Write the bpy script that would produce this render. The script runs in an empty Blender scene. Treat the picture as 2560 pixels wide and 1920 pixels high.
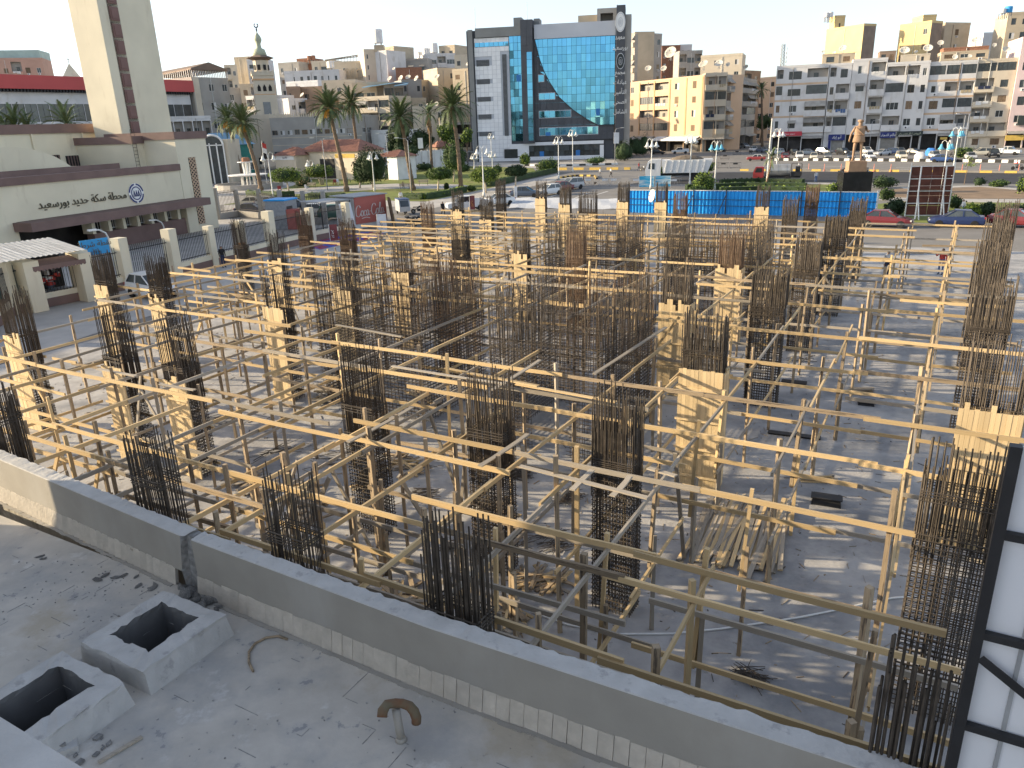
import bpy, bmesh, math, random
from mathutils import Vector, Matrix
random.seed(7)
R = math.radians
SC = bpy.context.scene
COL = SC.collection

# ---------------------------------------------------------------- camera, sky, sun, exposure
CAM_H = 10.0
PITCH, ROLL, FOC = math.atan2(650, 1880.0), math.atan(0.034), 1880.0
_fw = Vector((0, math.cos(PITCH), -math.sin(PITCH)))
_u0 = Vector((0, math.sin(PITCH), math.cos(PITCH)))
_rt = Vector((1, 0, 0)) * math.cos(ROLL) - _u0 * math.sin(ROLL)
_up = Vector((1, 0, 0)) * math.sin(ROLL) + _u0 * math.cos(ROLL)
cd = bpy.data.cameras.new('camera')
cam = bpy.data.objects.new('camera', cd)
COL.objects.link(cam)
SC.camera = cam
cd.sensor_fit = 'HORIZONTAL'
cd.sensor_width = 36.0
cd.lens = 36.0 * FOC / 2560.0
cd.clip_start = 0.1
cd.clip_end = 6000
cam.matrix_world = Matrix(((_rt.x, _up.x, -_fw.x, 0), (_rt.y, _up.y, -_fw.y, 0), (_rt.z, _up.z, -_fw.z, CAM_H), (0, 0, 0, 1)))

SUN_AZ, SUN_EL = R(-81.5), R(16.5)
world = bpy.data.worlds.new('World')
SC.world = world
world.use_nodes = True
wn = world.node_tree
sky = wn.nodes.new('ShaderNodeTexSky')
sky.sky_type = 'NISHITA'
sky.sun_disc = False
sky.sun_elevation = SUN_EL
sky.sun_rotation = SUN_AZ
sky.air_density = 0.8
sky.dust_density = 1.0
sky.ozone_density = 1.5
hsv = wn.nodes.new('ShaderNodeHueSaturation')
hsv.inputs['Saturation'].default_value = 0.6
wn.links.new(sky.outputs[0], hsv.inputs['Color'])
wn.links.new(hsv.outputs[0], wn.nodes['Background'].inputs[0])
wn.nodes['Background'].inputs[1].default_value = 0.15
sd = bpy.data.lights.new('sun', 'SUN')
sd.energy = 4.6
sd.angle = R(0.5)
sd.color = (1.0, 0.81, 0.54)
sun = bpy.data.objects.new('sun', sd)
COL.objects.link(sun)
_sv = Vector((math.sin(SUN_AZ) * math.cos(SUN_EL), math.cos(SUN_AZ) * math.cos(SUN_EL), math.sin(SUN_EL)))
sun.rotation_euler = _sv.to_track_quat('Z', 'Y').to_euler()
vs = SC.view_settings
vs.view_transform = 'Standard'
vs.look = 'None'
vs.gamma = 1.0
vs.exposure = 1.05
vs.use_curve_mapping = False
SC.cycles.max_bounces = 6
SC.cycles.diffuse_bounces = 3
SC.cycles.glossy_bounces = 3
SC.cycles.transparent_max_bounces = 6

# ---------------------------------------------------------------- places: a ray of the surveyed photograph met with a level (z) or a depth (Y)
def _ray(px, py):
    return (_fw * FOC + _rt * (px - 1280.0) - _up * (py - 960.0)).normalized()
def at(px, py, z=0.0):
    d = _ray(px, py)
    return Vector((0, 0, CAM_H)) + d * ((z - CAM_H) / d.z)
def atY(px, py, Y):
    d = _ray(px, py)
    return Vector((0, 0, CAM_H)) + d * (Y / d.y)
def atx(px, Y, z=0.0):
    """ground point at depth Y seen in column px (iterated for the roll)"""
    py = 400.0
    for _ in range(12):
        p = atY(px, py, Y)
        v = Vector((p.x, p.y, z)) - Vector((0, 0, CAM_H))
        w = v.dot(_fw)
        py = 960 - FOC * v.dot(_up) / w
    return Vector((p.x, Y, z))
def hz(bp, ty):
    lo, hi = -5.0, 120.0
    for _ in range(50):
        m = (lo + hi) / 2
        v = Vector((bp[0], bp[1], m - CAM_H))
        if 960 - FOC * v.dot(_up) / v.dot(_fw) > ty: lo = m
        else: hi = m
    return lo
# site axes: a runs to the left rear, b to the right rear
_A = R(29.8)
U1 = Vector((-math.cos(_A), math.sin(_A), 0))
U2 = Vector((math.sin(_A), math.cos(_A), 0))
ROT1 = math.atan2(U1.y, U1.x)
ROT2 = math.atan2(U2.y, U2.x)
def W(a, b, z=0.0):
    return U1 * a + U2 * b + Vector((0, 0, z))
Z = Vector((0, 0, 1))
rnd = random.uniform

# ---------------------------------------------------------------- materials
MAT = {}
def M(name, col, rough=0.8, var=0.15, scale=4.0, bump=0.0, metal=0.0, objvar=0.0, stretch=(1, 1, 1), col2=None, spec=0.35, detail=5, coord='Object', thr=(0.3, 0.7), bscale=None, emit=0):
    m = bpy.data.materials.new(name)
    m.use_nodes = True
    nt = m.node_tree
    n, l = nt.nodes, nt.links
    bs = n['Principled BSDF']
    bs.inputs['Roughness'].default_value = rough
    bs.inputs['Metallic'].default_value = metal
    bs.inputs['Specular IOR Level'].default_value = spec
    tc = n.new('ShaderNodeTexCoord')
    mp = n.new('ShaderNodeMapping')
    mp.inputs['Scale'].default_value = stretch
    l.new(tc.outputs[coord], mp.inputs[0])
    oi = n.new('ShaderNodeObjectInfo')
    ad = n.new('ShaderNodeVectorMath'); ad.operation = 'ADD'
    mu = n.new('ShaderNodeMath'); mu.operation = 'MULTIPLY'; mu.inputs[1].default_value = 37.0
    l.new(oi.outputs['Random'], mu.inputs[0])
    l.new(mp.outputs[0], ad.inputs[0]); l.new(mu.outputs[0], ad.inputs[1])
    nz = n.new('ShaderNodeTexNoise')
    nz.inputs['Scale'].default_value = scale
    nz.inputs['Detail'].default_value = detail
    l.new(ad.outputs[0], nz.inputs['Vector'])
    cr = n.new('ShaderNodeValToRGB')
    c2 = col2 if col2 else tuple(min(1, c * (1 + var)) for c in col)
    c1 = col if col2 else tuple(c * (1 - var) for c in col)
    cr.color_ramp.elements[0].position = thr[0]; cr.color_ramp.elements[0].color = (*c1, 1)
    cr.color_ramp.elements[1].position = thr[1]; cr.color_ramp.elements[1].color = (*c2, 1)
    l.new(nz.outputs['Fac'], cr.inputs[0])
    out = cr.outputs[0]
    if objvar:
        mr = n.new('ShaderNodeMapRange')
        mr.inputs[3].default_value = 1 - objvar; mr.inputs[4].default_value = 1 + objvar
        l.new(oi.outputs['Random'], mr.inputs[0])
        hs = n.new('ShaderNodeHueSaturation')
        l.new(mr.outputs[0], hs.inputs['Value'])
        l.new(out, hs.inputs['Color'])
        out = hs.outputs[0]
    l.new(out, bs.inputs['Base Color'])
    if bump:
        nb = nz
        if bscale:
            nb = n.new('ShaderNodeTexNoise'); nb.inputs['Scale'].default_value = bscale; nb.inputs['Detail'].default_value = 6
            l.new(ad.outputs[0], nb.inputs['Vector'])
        bp = n.new('ShaderNodeBump')
        bp.inputs['Strength'].default_value = 1.0
        bp.inputs['Distance'].default_value = bump
        l.new(nb.outputs['Fac'], bp.inputs['Height'])
        l.new(bp.outputs[0], bs.inputs['Normal'])
    if emit:
        bs.inputs['Emission Color'].default_value = (*col, 1); bs.inputs['Emission Strength'].default_value = emit
    MAT[name] = m
    return m
def stain(m, col, scale=0.6, lo=0.5, hi=0.66, amt=0.8, stretch=(1, 1, 1), detail=8, coord='Object', rough=0.65):
    """second, larger layer of stains over a material"""
    m = MAT[m] if isinstance(m, str) else m
    nt = m.node_tree; n, l = nt.nodes, nt.links
    bs = n['Principled BSDF']
    src = bs.inputs['Base Color'].links[0].from_socket
    tc = n.new('ShaderNodeTexCoord'); mp = n.new('ShaderNodeMapping')
    mp.inputs['Scale'].default_value = stretch
    l.new(tc.outputs[coord], mp.inputs[0])
    nz = n.new('ShaderNodeTexNoise'); nz.inputs['Scale'].default_value = scale; nz.inputs['Detail'].default_value = detail
    nz.inputs['Roughness'].default_value = rough
    l.new(mp.outputs[0], nz.inputs['Vector'])
    mr = n.new('ShaderNodeMapRange')
    mr.inputs[1].default_value = lo; mr.inputs[2].default_value = hi; mr.inputs[3].default_value = 0; mr.inputs[4].default_value = amt
    l.new(nz.outputs['Fac'], mr.inputs[0])
    mx = n.new('ShaderNodeMix'); mx.data_type = 'RGBA'
    l.new(mr.outputs[0], mx.inputs[0]); l.new(src, mx.inputs[6]); mx.inputs[7].default_value = (*col, 1)
    l.new(mx.outputs[2], bs.inputs['Base Color'])
    return m

# ---------------------------------------------------------------- mesh builder
class MB:
    def __init__(s): s.v, s.f, s.m = [], [], []
    def add(s, vs, fs, mi=0):
        o = len(s.v)
        s.v += [tuple(v) for v in vs]
        for f in fs:
            s.f.append(tuple(o + i for i in f)); s.m.append(mi)
    def ob(s, o, x, y, z, mi=0):
        """box from a corner and three edge vectors"""
        o, x, y, z = Vector(o), Vector(x), Vector(y), Vector(z)
        if x.cross(y).dot(z) < 0: x, y = y, x
        s.add([o, o + x, o + x + y, o + y, o + z, o + x + z, o + x + y + z, o + y + z],
              [(0, 3, 2, 1), (4, 5, 6, 7), (0, 1, 5, 4), (1, 2, 6, 5), (2, 3, 7, 6), (3, 0, 4, 7)], mi)
    def box(s, x0, x1, y0, y1, z0, z1, mi=0):
        s.ob((x0, y0, z0), (x1 - x0, 0, 0), (0, y1 - y0, 0), (0, 0, z1 - z0), mi)
    def bar(s, p, q, w, h, mi=0, up=None):
        p, q = Vector(p), Vector(q)
        d = (q - p).normalized()
        u = up or (Z if abs(d.z) < 0.95 else Vector((1, 0, 0)))
        x = d.cross(u).normalized(); y = x.cross(d).normalized()
        s.ob(p - x * w / 2 - y * h / 2, x * w, y * h, q - p, mi)
    def tube(s, p, q, r, n=4, mi=0, r2=None, cap=True):
        p, q = Vector(p), Vector(q)
        d = (q - p).normalized()
        u = Z if abs(d.z) < 0.95 else Vector((1, 0, 0))
        x = d.cross(u).normalized(); y = x.cross(d).normalized()
        r2 = r if r2 is None else r2
        vs = [p + (x * math.cos(t) + y * math.sin(t)) * r for t in [2 * math.pi * i / n for i in range(n)]]
        vs += [q + (x * math.cos(t) + y * math.sin(t)) * r2 for t in [2 * math.pi * i / n for i in range(n)]]
        fs = [(i, (i + 1) % n, n + (i + 1) % n, n + i) for i in range(n)]
        if cap: fs += [tuple(range(n - 1, -1, -1)), tuple(range(n, 2 * n))]
        s.add(vs, fs, mi)
    def path(s, pts, r, n=6, mi=0, rs=None, cap=True):
        pts = [Vector(p) for p in pts]
        vs, fs = [], []
        ref = None
        for i, p in enumerate(pts):
            d = (pts[min(i + 1, len(pts) - 1)] - pts[max(i - 1, 0)]).normalized()
            if ref is None: ref = d.orthogonal().normalized()
            x = (ref - d * ref.dot(d)).normalized(); ref = x
            y = d.cross(x)
            rr = rs[i] if rs else r
            vs += [p + (x * math.cos(t) + y * math.sin(t)) * rr for t in [2 * math.pi * k / n for k in range(n)]]
        for i in range(len(pts) - 1):
            for k in range(n):
                fs.append((i * n + k, i * n + (k + 1) % n, (i + 1) * n + (k + 1) % n, (i + 1) * n + k))
        if cap:
            fs.append(tuple(range(n - 1, -1, -1))); e = (len(pts) - 1) * n
            fs.append(tuple(range(e, e + n)))
        s.add(vs, fs, mi)
    def lathe(s, prof, c=(0, 0, 0), n=12, mi=0, rot=0.0, sx=1, sy=1):
        c = Vector(c)
        vs, fs = [], []
        for r, z in prof:
            vs += [c + Vector((r * sx * math.cos(rot + 2 * math.pi * k / n), r * sy * math.sin(rot + 2 * math.pi * k / n), z)) for k in range(n)]
        for i in range(len(prof) - 1):
            for k in range(n):
                fs.append((i * n + k, i * n + (k + 1) % n, (i + 1) * n + (k + 1) % n, (i + 1) * n + k))
        if prof[0][0] > 1e-4: fs.append(tuple(range(n - 1, -1, -1)))
        if prof[-1][0] > 1e-4: fs.append(tuple(range((len(prof) - 1) * n, len(prof) * n)))
        s.add(vs, fs, mi)
    def prism(s, poly, ext, mi=0):
        poly = [Vector(p) for p in poly]; ext = Vector(ext); n = len(poly)
        nrm = Vector((0, 0, 0))
        for i in range(n): nrm += poly[i].cross(poly[(i + 1) % n])
        if nrm.dot(ext) < 0: poly.reverse()
        s.add(poly + [p + ext for p in poly], [tuple(range(n - 1, -1, -1)), tuple(range(n, 2 * n))] + [(i, (i + 1) % n, n + (i + 1) % n, n + i) for i in range(n)], mi)
    def quad(s, a, b, c, d, mi=0): s.add([a, b, c, d], [(0, 1, 2, 3)], mi)
    def mesh(s, name, mats, smooth=False):
        me = bpy.data.meshes.new(name)
        me.from_pydata(s.v, [], s.f)
        for k in (mats if isinstance(mats, (list, tuple)) else [mats]):
            me.materials.append(MAT[k] if isinstance(k, str) else k)
        me.polygons.foreach_set('material_index', s.m)
        if smooth: me.polygons.foreach_set('use_smooth', [True] * len(s.f))
        me.update()
        return me
    def build(s, name, mats, parent=None, smooth=False, loc=None):
        return link(name, s.mesh(name, mats, smooth), parent, loc)
def link(name, me, parent=None, loc=None, rot=None, scale=None):
    o = bpy.data.objects.new(name, me)
    COL.objects.link(o)
    if parent: o.parent = parent
    if loc is not None: o.location = loc
    if rot is not None: o.rotation_euler = rot
    if scale is not None: o.scale = scale
    return o
def tag(o, label=None, cat=None, group=None, kind=None):
    if label: o['label'] = label
    if cat: o['category'] = cat
    if group: o['group'] = group
    if kind: o['kind'] = kind
    return o
def thing(name, label, cat, loc=(0, 0, 0), rz=0.0, group=None):
    o = bpy.data.objects.new(name, None)
    COL.objects.link(o)
    o.empty_display_size = 0.3
    o.location = loc; o.rotation_euler = (0, 0, rz)
    return tag(o, label, cat, group)
def struct(name, mb, mats, smooth=False):
    return tag(mb.build(name, mats, None, smooth), kind='structure')
def dup(o, loc=None, rz=None, label=None, group=None, parent=None):
    c = o.copy(); COL.objects.link(c)
    if parent: c.parent = parent
    if loc is not None: c.location = loc
    if rz is not None: c.rotation_euler = (0, 0, rz)
    if label: c['label'] = label
    if group: c['group'] = group
    for ch in list(o.children):
        dup(ch, parent=c)
    return c
# ---------------------------------------------------------------- the materials of the place
M('asphalt', (0.20, 0.19, 0.178), 0.9, 0.14, 0.35)
stain('asphalt', (0.25, 0.235, 0.21), 0.08, 0.45, 0.7, 0.6)
M('new asphalt', (0.035, 0.036, 0.04), 0.85, 0.2, 0.5)
M('paving', (0.42, 0.40, 0.37), 0.85, 0.12, 0.7)
M('white line', (0.6, 0.6, 0.58), 0.8, 0.1, 3)
M('slab', (0.38, 0.37, 0.36), 0.85, 0.16, 1.3, bump=0.012, bscale=9)
stain('slab', (0.46, 0.45, 0.43), 0.5, 0.48, 0.62, 0.75)
stain('slab', (0.15, 0.16, 0.175), 0.28, 0.48, 0.62, 0.7)
stain('slab', (0.14, 0.12, 0.10), 3.2, 0.62, 0.70, 0.6)
M('pit earth', (0.16, 0.13, 0.10), 0.95, 0.3, 2.0, bump=0.05)
M('lawn', (0.16, 0.19, 0.045), 0.95, 0.25, 0.5, bump=0.03, bscale=9)
stain('lawn', (0.28, 0.22, 0.10), 0.22, 0.52, 0.68, 0.8)
M('earth', (0.24, 0.17, 0.11), 0.95, 0.2, 0.6, bump=0.03, bscale=4)
M('roof cement', (0.50, 0.465, 0.41), 0.85, 0.10, 2.2, bump=0.006, bscale=14)
stain('roof cement', (0.30, 0.305, 0.31), 0.75, 0.48, 0.66, 0.6)
stain('roof cement', (0.25, 0.25, 0.255), 3.0, 0.615, 0.65, 0.75)
stain('roof cement', (0.40, 0.34, 0.25), 0.45, 0.57, 0.64, 0.65)
stain('roof cement', (0.66, 0.65, 0.62), 1.6, 0.6, 0.68, 0.5)
M('render grey', (0.32, 0.30, 0.265), 0.8, 0.10, 1.1, bump=0.004, bscale=12)
stain('render grey', (0.40, 0.385, 0.36), 0.6, 0.5, 0.7, 0.5, stretch=(1, 1, 0.4))
M('cap cement', (0.46, 0.45, 0.43), 0.85, 0.1, 3.0, bump=0.012, bscale=18)
stain('cap cement', (0.30, 0.29, 0.285), 4.0, 0.58, 0.66, 0.7)
M('plinth stone', (0.50, 0.455, 0.39), 0.9, 0.12, 5, bump=0.012, bscale=22, objvar=0.05)
stain('plinth stone', (0.27, 0.25, 0.22), 7, 0.56, 0.68, 0.65)
M('shaft shade', (0.13, 0.13, 0.13), 0.9, 0.2, 2)  # shade inside the roof shafts, put into the colour of their inner faces
M('broken concrete', (0.27, 0.265, 0.255), 0.95, 0.35, 9, bump=0.04, bscale=16, objvar=0.2)
M('pine', (0.54, 0.395, 0.21), 0.7, 0.14, 1.0, stretch=(2.2, 26, 26), objvar=0.26)
stain('pine', (0.33, 0.27, 0.20), 1.0, 0.60, 0.68, 0.55, stretch=(7, 1.5, 1.5))
M('old wood', (0.33, 0.255, 0.17), 0.85, 0.35, 1.0, stretch=(3, 30, 30), objvar=0.3)
stain('old wood', (0.055, 0.045, 0.04), 1.0, 0.55, 0.62, 0.75, stretch=(5, 1.2, 1.2))
M('grey wood', (0.33, 0.29, 0.235), 0.85, 0.22, 1.0, stretch=(3, 30, 30), objvar=0.22)
M('form board', (0.62, 0.475, 0.275), 0.7, 0.12, 1.0, stretch=(20, 20, 0.7), objvar=0.15)
M('rebar', (0.085, 0.07, 0.056), 0.7, 0.35, 6, metal=0.25, objvar=0.2)
M('rusty rebar', (0.145, 0.098, 0.066), 0.8, 0.35, 5, metal=0.1, objvar=0.15)
M('iron black', (0.022, 0.022, 0.024), 0.5, 0.2, 5)
M('dark metal', (0.06, 0.06, 0.065), 0.5, 0.2, 4)
M('grey metal', (0.32, 0.33, 0.34), 0.5, 0.15, 4)
M('white paint', (0.78, 0.78, 0.76), 0.5, 0.06, 2)
M('pole white', (0.66, 0.66, 0.63), 0.5, 0.1, 2)
M('blue lamp', (0.12, 0.40, 0.55), 0.5, 0.15, 2)
M('hoarding blue', (0.02, 0.33, 0.78), 0.42, 0.12, 0.8, objvar=0.08)
M('station cream', (0.70, 0.64, 0.49), 0.85, 0.06, 0.35)
stain('station cream', (0.45, 0.37, 0.25), 0.8, 0.58, 0.75, 0.5, stretch=(1, 1, 0.25))
M('station brown', (0.19, 0.125, 0.11), 0.75, 0.12, 0.8)
M('station stripe', (0.20, 0.115, 0.10), 0.7, 0.1, 1)
M('lettering', (0.13, 0.115, 0.08), 0.7, 0.1, 2)
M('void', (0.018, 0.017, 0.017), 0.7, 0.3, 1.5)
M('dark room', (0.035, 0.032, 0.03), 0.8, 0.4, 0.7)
M('glass dark', (0.045, 0.055, 0.06), 0.12, 0.3, 0.8, spec=0.6, objvar=0.4)
M('glass blue', (0.14, 0.42, 0.64), 0.04, 0.1, 0.3, metal=0.95, objvar=0.12)
M('glass lit', (0.035, 0.19, 0.50), 0.3, 0.1, 0.3)  # plain saturated blue for the casement panes
M('clad dark', (0.075, 0.08, 0.092), 0.45, 0.1, 0.5, objvar=0.08)
M('clad white', (0.84, 0.84, 0.84), 0.4, 0.05, 0.5, objvar=0.04)
M('clad silver', (0.50, 0.52, 0.56), 0.4, 0.06, 0.2)
M('louvre', (0.24, 0.25, 0.25), 0.6, 0.1, 2)
M('shutter', (0.20, 0.14, 0.09), 0.75, 0.2, 3, objvar=0.25)
M('white frame', (0.70, 0.70, 0.68), 0.6, 0.05, 2)
M('wall orange', (0.62, 0.44, 0.30), 0.85, 0.06, 0.25)
M('pilaster', (0.60, 0.36, 0.19), 0.85, 0.1, 0.5)
M('wall white', (0.62, 0.61, 0.60), 0.85, 0.08, 0.3)
stain('wall white', (0.42, 0.38, 0.32), 0.35, 0.55, 0.72, 0.7, stretch=(1, 1, 0.5))
M('wall cream', (0.62, 0.54, 0.42), 0.85, 0.08, 0.3)
stain('wall cream', (0.46, 0.38, 0.28), 0.3, 0.56, 0.72, 0.5, stretch=(1, 1, 0.5))
M('wall beige', (0.50, 0.42, 0.31), 0.85, 0.1, 0.3)
M('wall yellow', (0.66, 0.50, 0.25), 0.85, 0.08, 0.2)
M('wall grey', (0.36, 0.34, 0.31), 0.85, 0.12, 0.3)
M('wall brown', (0.28, 0.21, 0.16), 0.9, 0.15, 0.4)
M('wall pink', (0.50, 0.31, 0.24), 0.85, 0.08, 0.3)
M('wall rose', (0.66, 0.52, 0.50), 0.85, 0.08, 0.3)
M('brick red', (0.30, 0.15, 0.095), 0.9, 0.2, 2.5)
M('band tan', (0.58, 0.42, 0.29), 0.85, 0.1, 0.4)
M('mint', (0.42, 0.52, 0.48), 0.8, 0.1, 0.4)
M('fascia red', (0.50, 0.085, 0.08), 0.6, 0.05, 0.2)
M('roof tile', (0.30, 0.15, 0.11), 0.85, 0.2, 1.5)
M('roof blue', (0.20, 0.36, 0.50), 0.6, 0.1, 0.5)
M('roof brown', (0.20, 0.145, 0.11), 0.8, 0.1, 0.4)
M('awning grey', (0.30, 0.285, 0.26), 0.85, 0.15, 1.0, objvar=0.2)
M('tent tan', (0.42, 0.34, 0.24), 0.9, 0.12, 0.6)
M('dish', (0.62, 0.58, 0.50), 0.6, 0.08, 1, objvar=0.15)
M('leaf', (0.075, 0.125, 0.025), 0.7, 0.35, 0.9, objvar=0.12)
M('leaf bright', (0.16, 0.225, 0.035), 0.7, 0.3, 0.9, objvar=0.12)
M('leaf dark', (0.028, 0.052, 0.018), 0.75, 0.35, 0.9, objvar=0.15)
M('frond', (0.09, 0.125, 0.05), 0.6, 0.25, 1.2, objvar=0.25)
M('dry frond', (0.36, 0.25, 0.14), 0.9, 0.25, 1.5, objvar=0.2)
M('date', (0.60, 0.33, 0.05), 0.8, 0.25, 4)
M('bark', (0.19, 0.135, 0.09), 0.95, 0.3, 3.5, bump=0.05, bscale=5)
M('bark pale', (0.55, 0.47, 0.36), 0.9, 0.15, 3)
M('tyre', (0.02, 0.02, 0.021), 0.8, 0.2, 4)
M('rim', (0.42, 0.43, 0.44), 0.35, 0.1, 4, metal=0.6)
M('lamp glass', (0.75, 0.75, 0.72), 0.15, 0.05, 2)
M('tail red', (0.35, 0.02, 0.02), 0.3, 0.1, 2)
M('steel tank', (0.42, 0.42, 0.41), 0.35, 0.15, 1.5, metal=0.6)
M('rust board', (0.115, 0.04, 0.028), 0.75, 0.3, 1.2, objvar=0.12)
M('statue tan', (0.33, 0.215, 0.135), 0.75, 0.12, 2)
M('black stone', (0.02, 0.021, 0.023), 0.2, 0.3, 1)
M('skin', (0.34, 0.21, 0.14), 0.7, 0.08, 5)
M('hair', (0.015, 0.012, 0.01), 0.7, 0.2, 5)
M('cola red', (0.43, 0.125, 0.10), 0.7, 0.08, 0.8)
M('cola white', (0.66, 0.60, 0.57), 0.7, 0.05, 1)
M('kerb white', (0.70, 0.69, 0.66), 0.8, 0.08, 2)
M('kerb black', (0.03, 0.03, 0.03), 0.8, 0.2, 2)
M('kerb yellow', (0.58, 0.40, 0.10), 0.8, 0.12, 1.5)
M('post pink', (0.62, 0.25, 0.19), 0.7, 0.1, 2)
M('sheet white', (0.74, 0.75, 0.78), 0.65, 0.03, 0.5)
M('plastic white', (0.70, 0.70, 0.70), 0.7, 0.1, 0.8)
for nm, c in dict(red=(0.28, 0.04, 0.04), maroon=(0.16, 0.025, 0.03), blue=(0.03, 0.07, 0.20), navy=(0.02, 0.035, 0.11), white=(0.74, 0.74, 0.73), silver=(0.45, 0.46, 0.47), grey=(0.17, 0.175, 0.18), black=(0.02, 0.02, 0.022), beige=(0.50, 0.46, 0.37), cream=(0.68, 0.63, 0.50), slate=(0.06, 0.085, 0.13), green=(0.03, 0.13, 0.09), tarp=(0.05, 0.22, 0.62), cover=(0.55, 0.55, 0.54)).items():
    M('paint ' + nm, c, 0.28 if nm not in ('tarp', 'cover') else 0.8, 0.04, 1.5, spec=0.5)
for nm, c in dict(white=(0.68, 0.67, 0.65), red=(0.45, 0.06, 0.05), navy=(0.03, 0.04, 0.08), black=(0.02, 0.02, 0.022), grey=(0.22, 0.23, 0.24), blue=(0.08, 0.14, 0.28), pale=(0.48, 0.50, 0.53), tan=(0.40, 0.33, 0.22)).items():
    M('cloth ' + nm, c, 0.9, 0.12, 6)
M('sign blue', (0.04, 0.30, 0.62), 0.5, 0.08, 2)
M('sign navy', (0.025, 0.035, 0.16), 0.5, 0.05, 1)
M('sign red', (0.50, 0.05, 0.07), 0.5, 0.05, 1)
M('sign dark', (0.035, 0.045, 0.045), 0.6, 0.1, 1)
M('sign green', (0.03, 0.10, 0.06), 0.6, 0.1, 1)
M('orange banner', (0.55, 0.27, 0.10), 0.7, 0.15, 2)
M('maroon banner', (0.20, 0.055, 0.055), 0.7, 0.2, 2)
M('sea poster', (0.55, 0.68, 0.72), 0.5, 0.1, 0.9, col2=(0.03, 0.36, 0.62), thr=(0.40, 0.55), stretch=(0.5, 0.5, 2.2))
M('gate teal', (0.03, 0.20, 0.17), 0.6, 0.15, 2)
M('mat pattern', (0.32, 0.05, 0.06), 0.9, 0.2, 1.2, col2=(0.06, 0.10, 0.40), thr=(0.50, 0.53))
# ================================================================ ground, site slab, roof and parapet
RS = -_A                                    # site rotation: local x = -U1 (to the right), local y = U2 (to the rear)
def sitep(a, b, z=0.0): return W(a, b, z)
def site_quad(mb, a0, a1, b0, b1, z, mi=0):
    mb.quad(W(a1, b0, z), W(a0, b0, z), W(a0, b1, z), W(a1, b1, z), mi)
g = MB()
BIG = 2500
S0, S1, T0, T1 = -14.0, 38.0, -12.0, 66.0   # the site rectangle in a, b
for (a0, a1, b0, b1) in ((-BIG, BIG, T1, BIG), (-BIG, BIG, -BIG, T0), (-BIG, S0, T0, T1), (S1, BIG, T0, T1)):
    site_quad(g, a0, a1, b0, b1, -0.03)
struct('ground', g, 'asphalt')
g = MB()
PIT = (9.6, 22.0, 5.0, 9.2)
for (a0, a1, b0, b1) in ((S0, PIT[0], T0, T1), (PIT[1], S1, T0, T1), (PIT[0], PIT[1], PIT[3], T1), (PIT[0], PIT[1], T0, PIT[2])):
    site_quad(g, a0, a1, b0, b1, 0.0)
struct('concrete_slab', g, 'slab')
g = MB()
site_quad(g, PIT[0], PIT[1], PIT[2], PIT[3], -1.5, 0)
for (p, q) in (((PIT[0], PIT[2]), (PIT[0], PIT[3])), ((PIT[0], PIT[3]), (PIT[1], PIT[3])), ((PIT[1], PIT[3]), (PIT[1], PIT[2])), ((PIT[1], PIT[2]), (PIT[0], PIT[2]))):
    g.quad(W(*p, -1.5), W(*q, -1.5), W(*q, 0), W(*p, 0), 1)
struct('foundation_pit', g, ['pit earth', 'slab'])

# roof deck with the two shaft openings
RZ = 3.0
BOXES = [((8.40, 9.78, 4.62, 5.98), (8.70, 9.53, 4.92, 5.75)), ((8.44, 9.82, 2.92, 4.38), (8.76, 9.57, 3.20, 4.17))]
aa = sorted({-9.0, 20.0} | {x for b in BOXES for x in b[1][:2]})
bb = sorted({-8.0, 6.5} | {x for b in BOXES for x in b[1][2:]})
g = MB()
for i in range(len(aa) - 1):
    for j in range(len(bb) - 1):
        ca, cb = (aa[i] + aa[i + 1]) / 2, (bb[j] + bb[j + 1]) / 2
        if any(b[1][0] < ca < b[1][1] and b[1][2] < cb < b[1][3] for b in BOXES): continue
        site_quad(g, aa[i], aa[i + 1], bb[j], bb[j + 1], RZ)
tag(g.build('roof_deck', 'roof cement'), kind='structure')
def roof_joints():
    """broken open joints of the roof tiles, shallow raised lips of mortar"""
    mb = MB()
    rr = random.Random(3)
    for _ in range(150):
        a, b = rr.uniform(0, 14), rr.uniform(2.5, 6.2)
        if any(o[0] - .1 < a < o[1] + .1 and o[2] - .1 < b < o[3] + .1 for o, i in BOXES): continue
        a = round(a / .25) * .25; b = round(b / .25) * .25
        L = rr.uniform(.06, .3); w = rr.uniform(.002, .005)
        if rr.random() < .5: p, q = W(a, b, RZ + .001), W(a + L, b, RZ + .001)
        else: p, q = W(a, b, RZ + .001), W(a, b + L, RZ + .001)
        mb.bar(p, q, w * 2, .006)
    tag(mb.build('tile_joints', 'broken concrete'), kind='stuff')
roof_joints()

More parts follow.
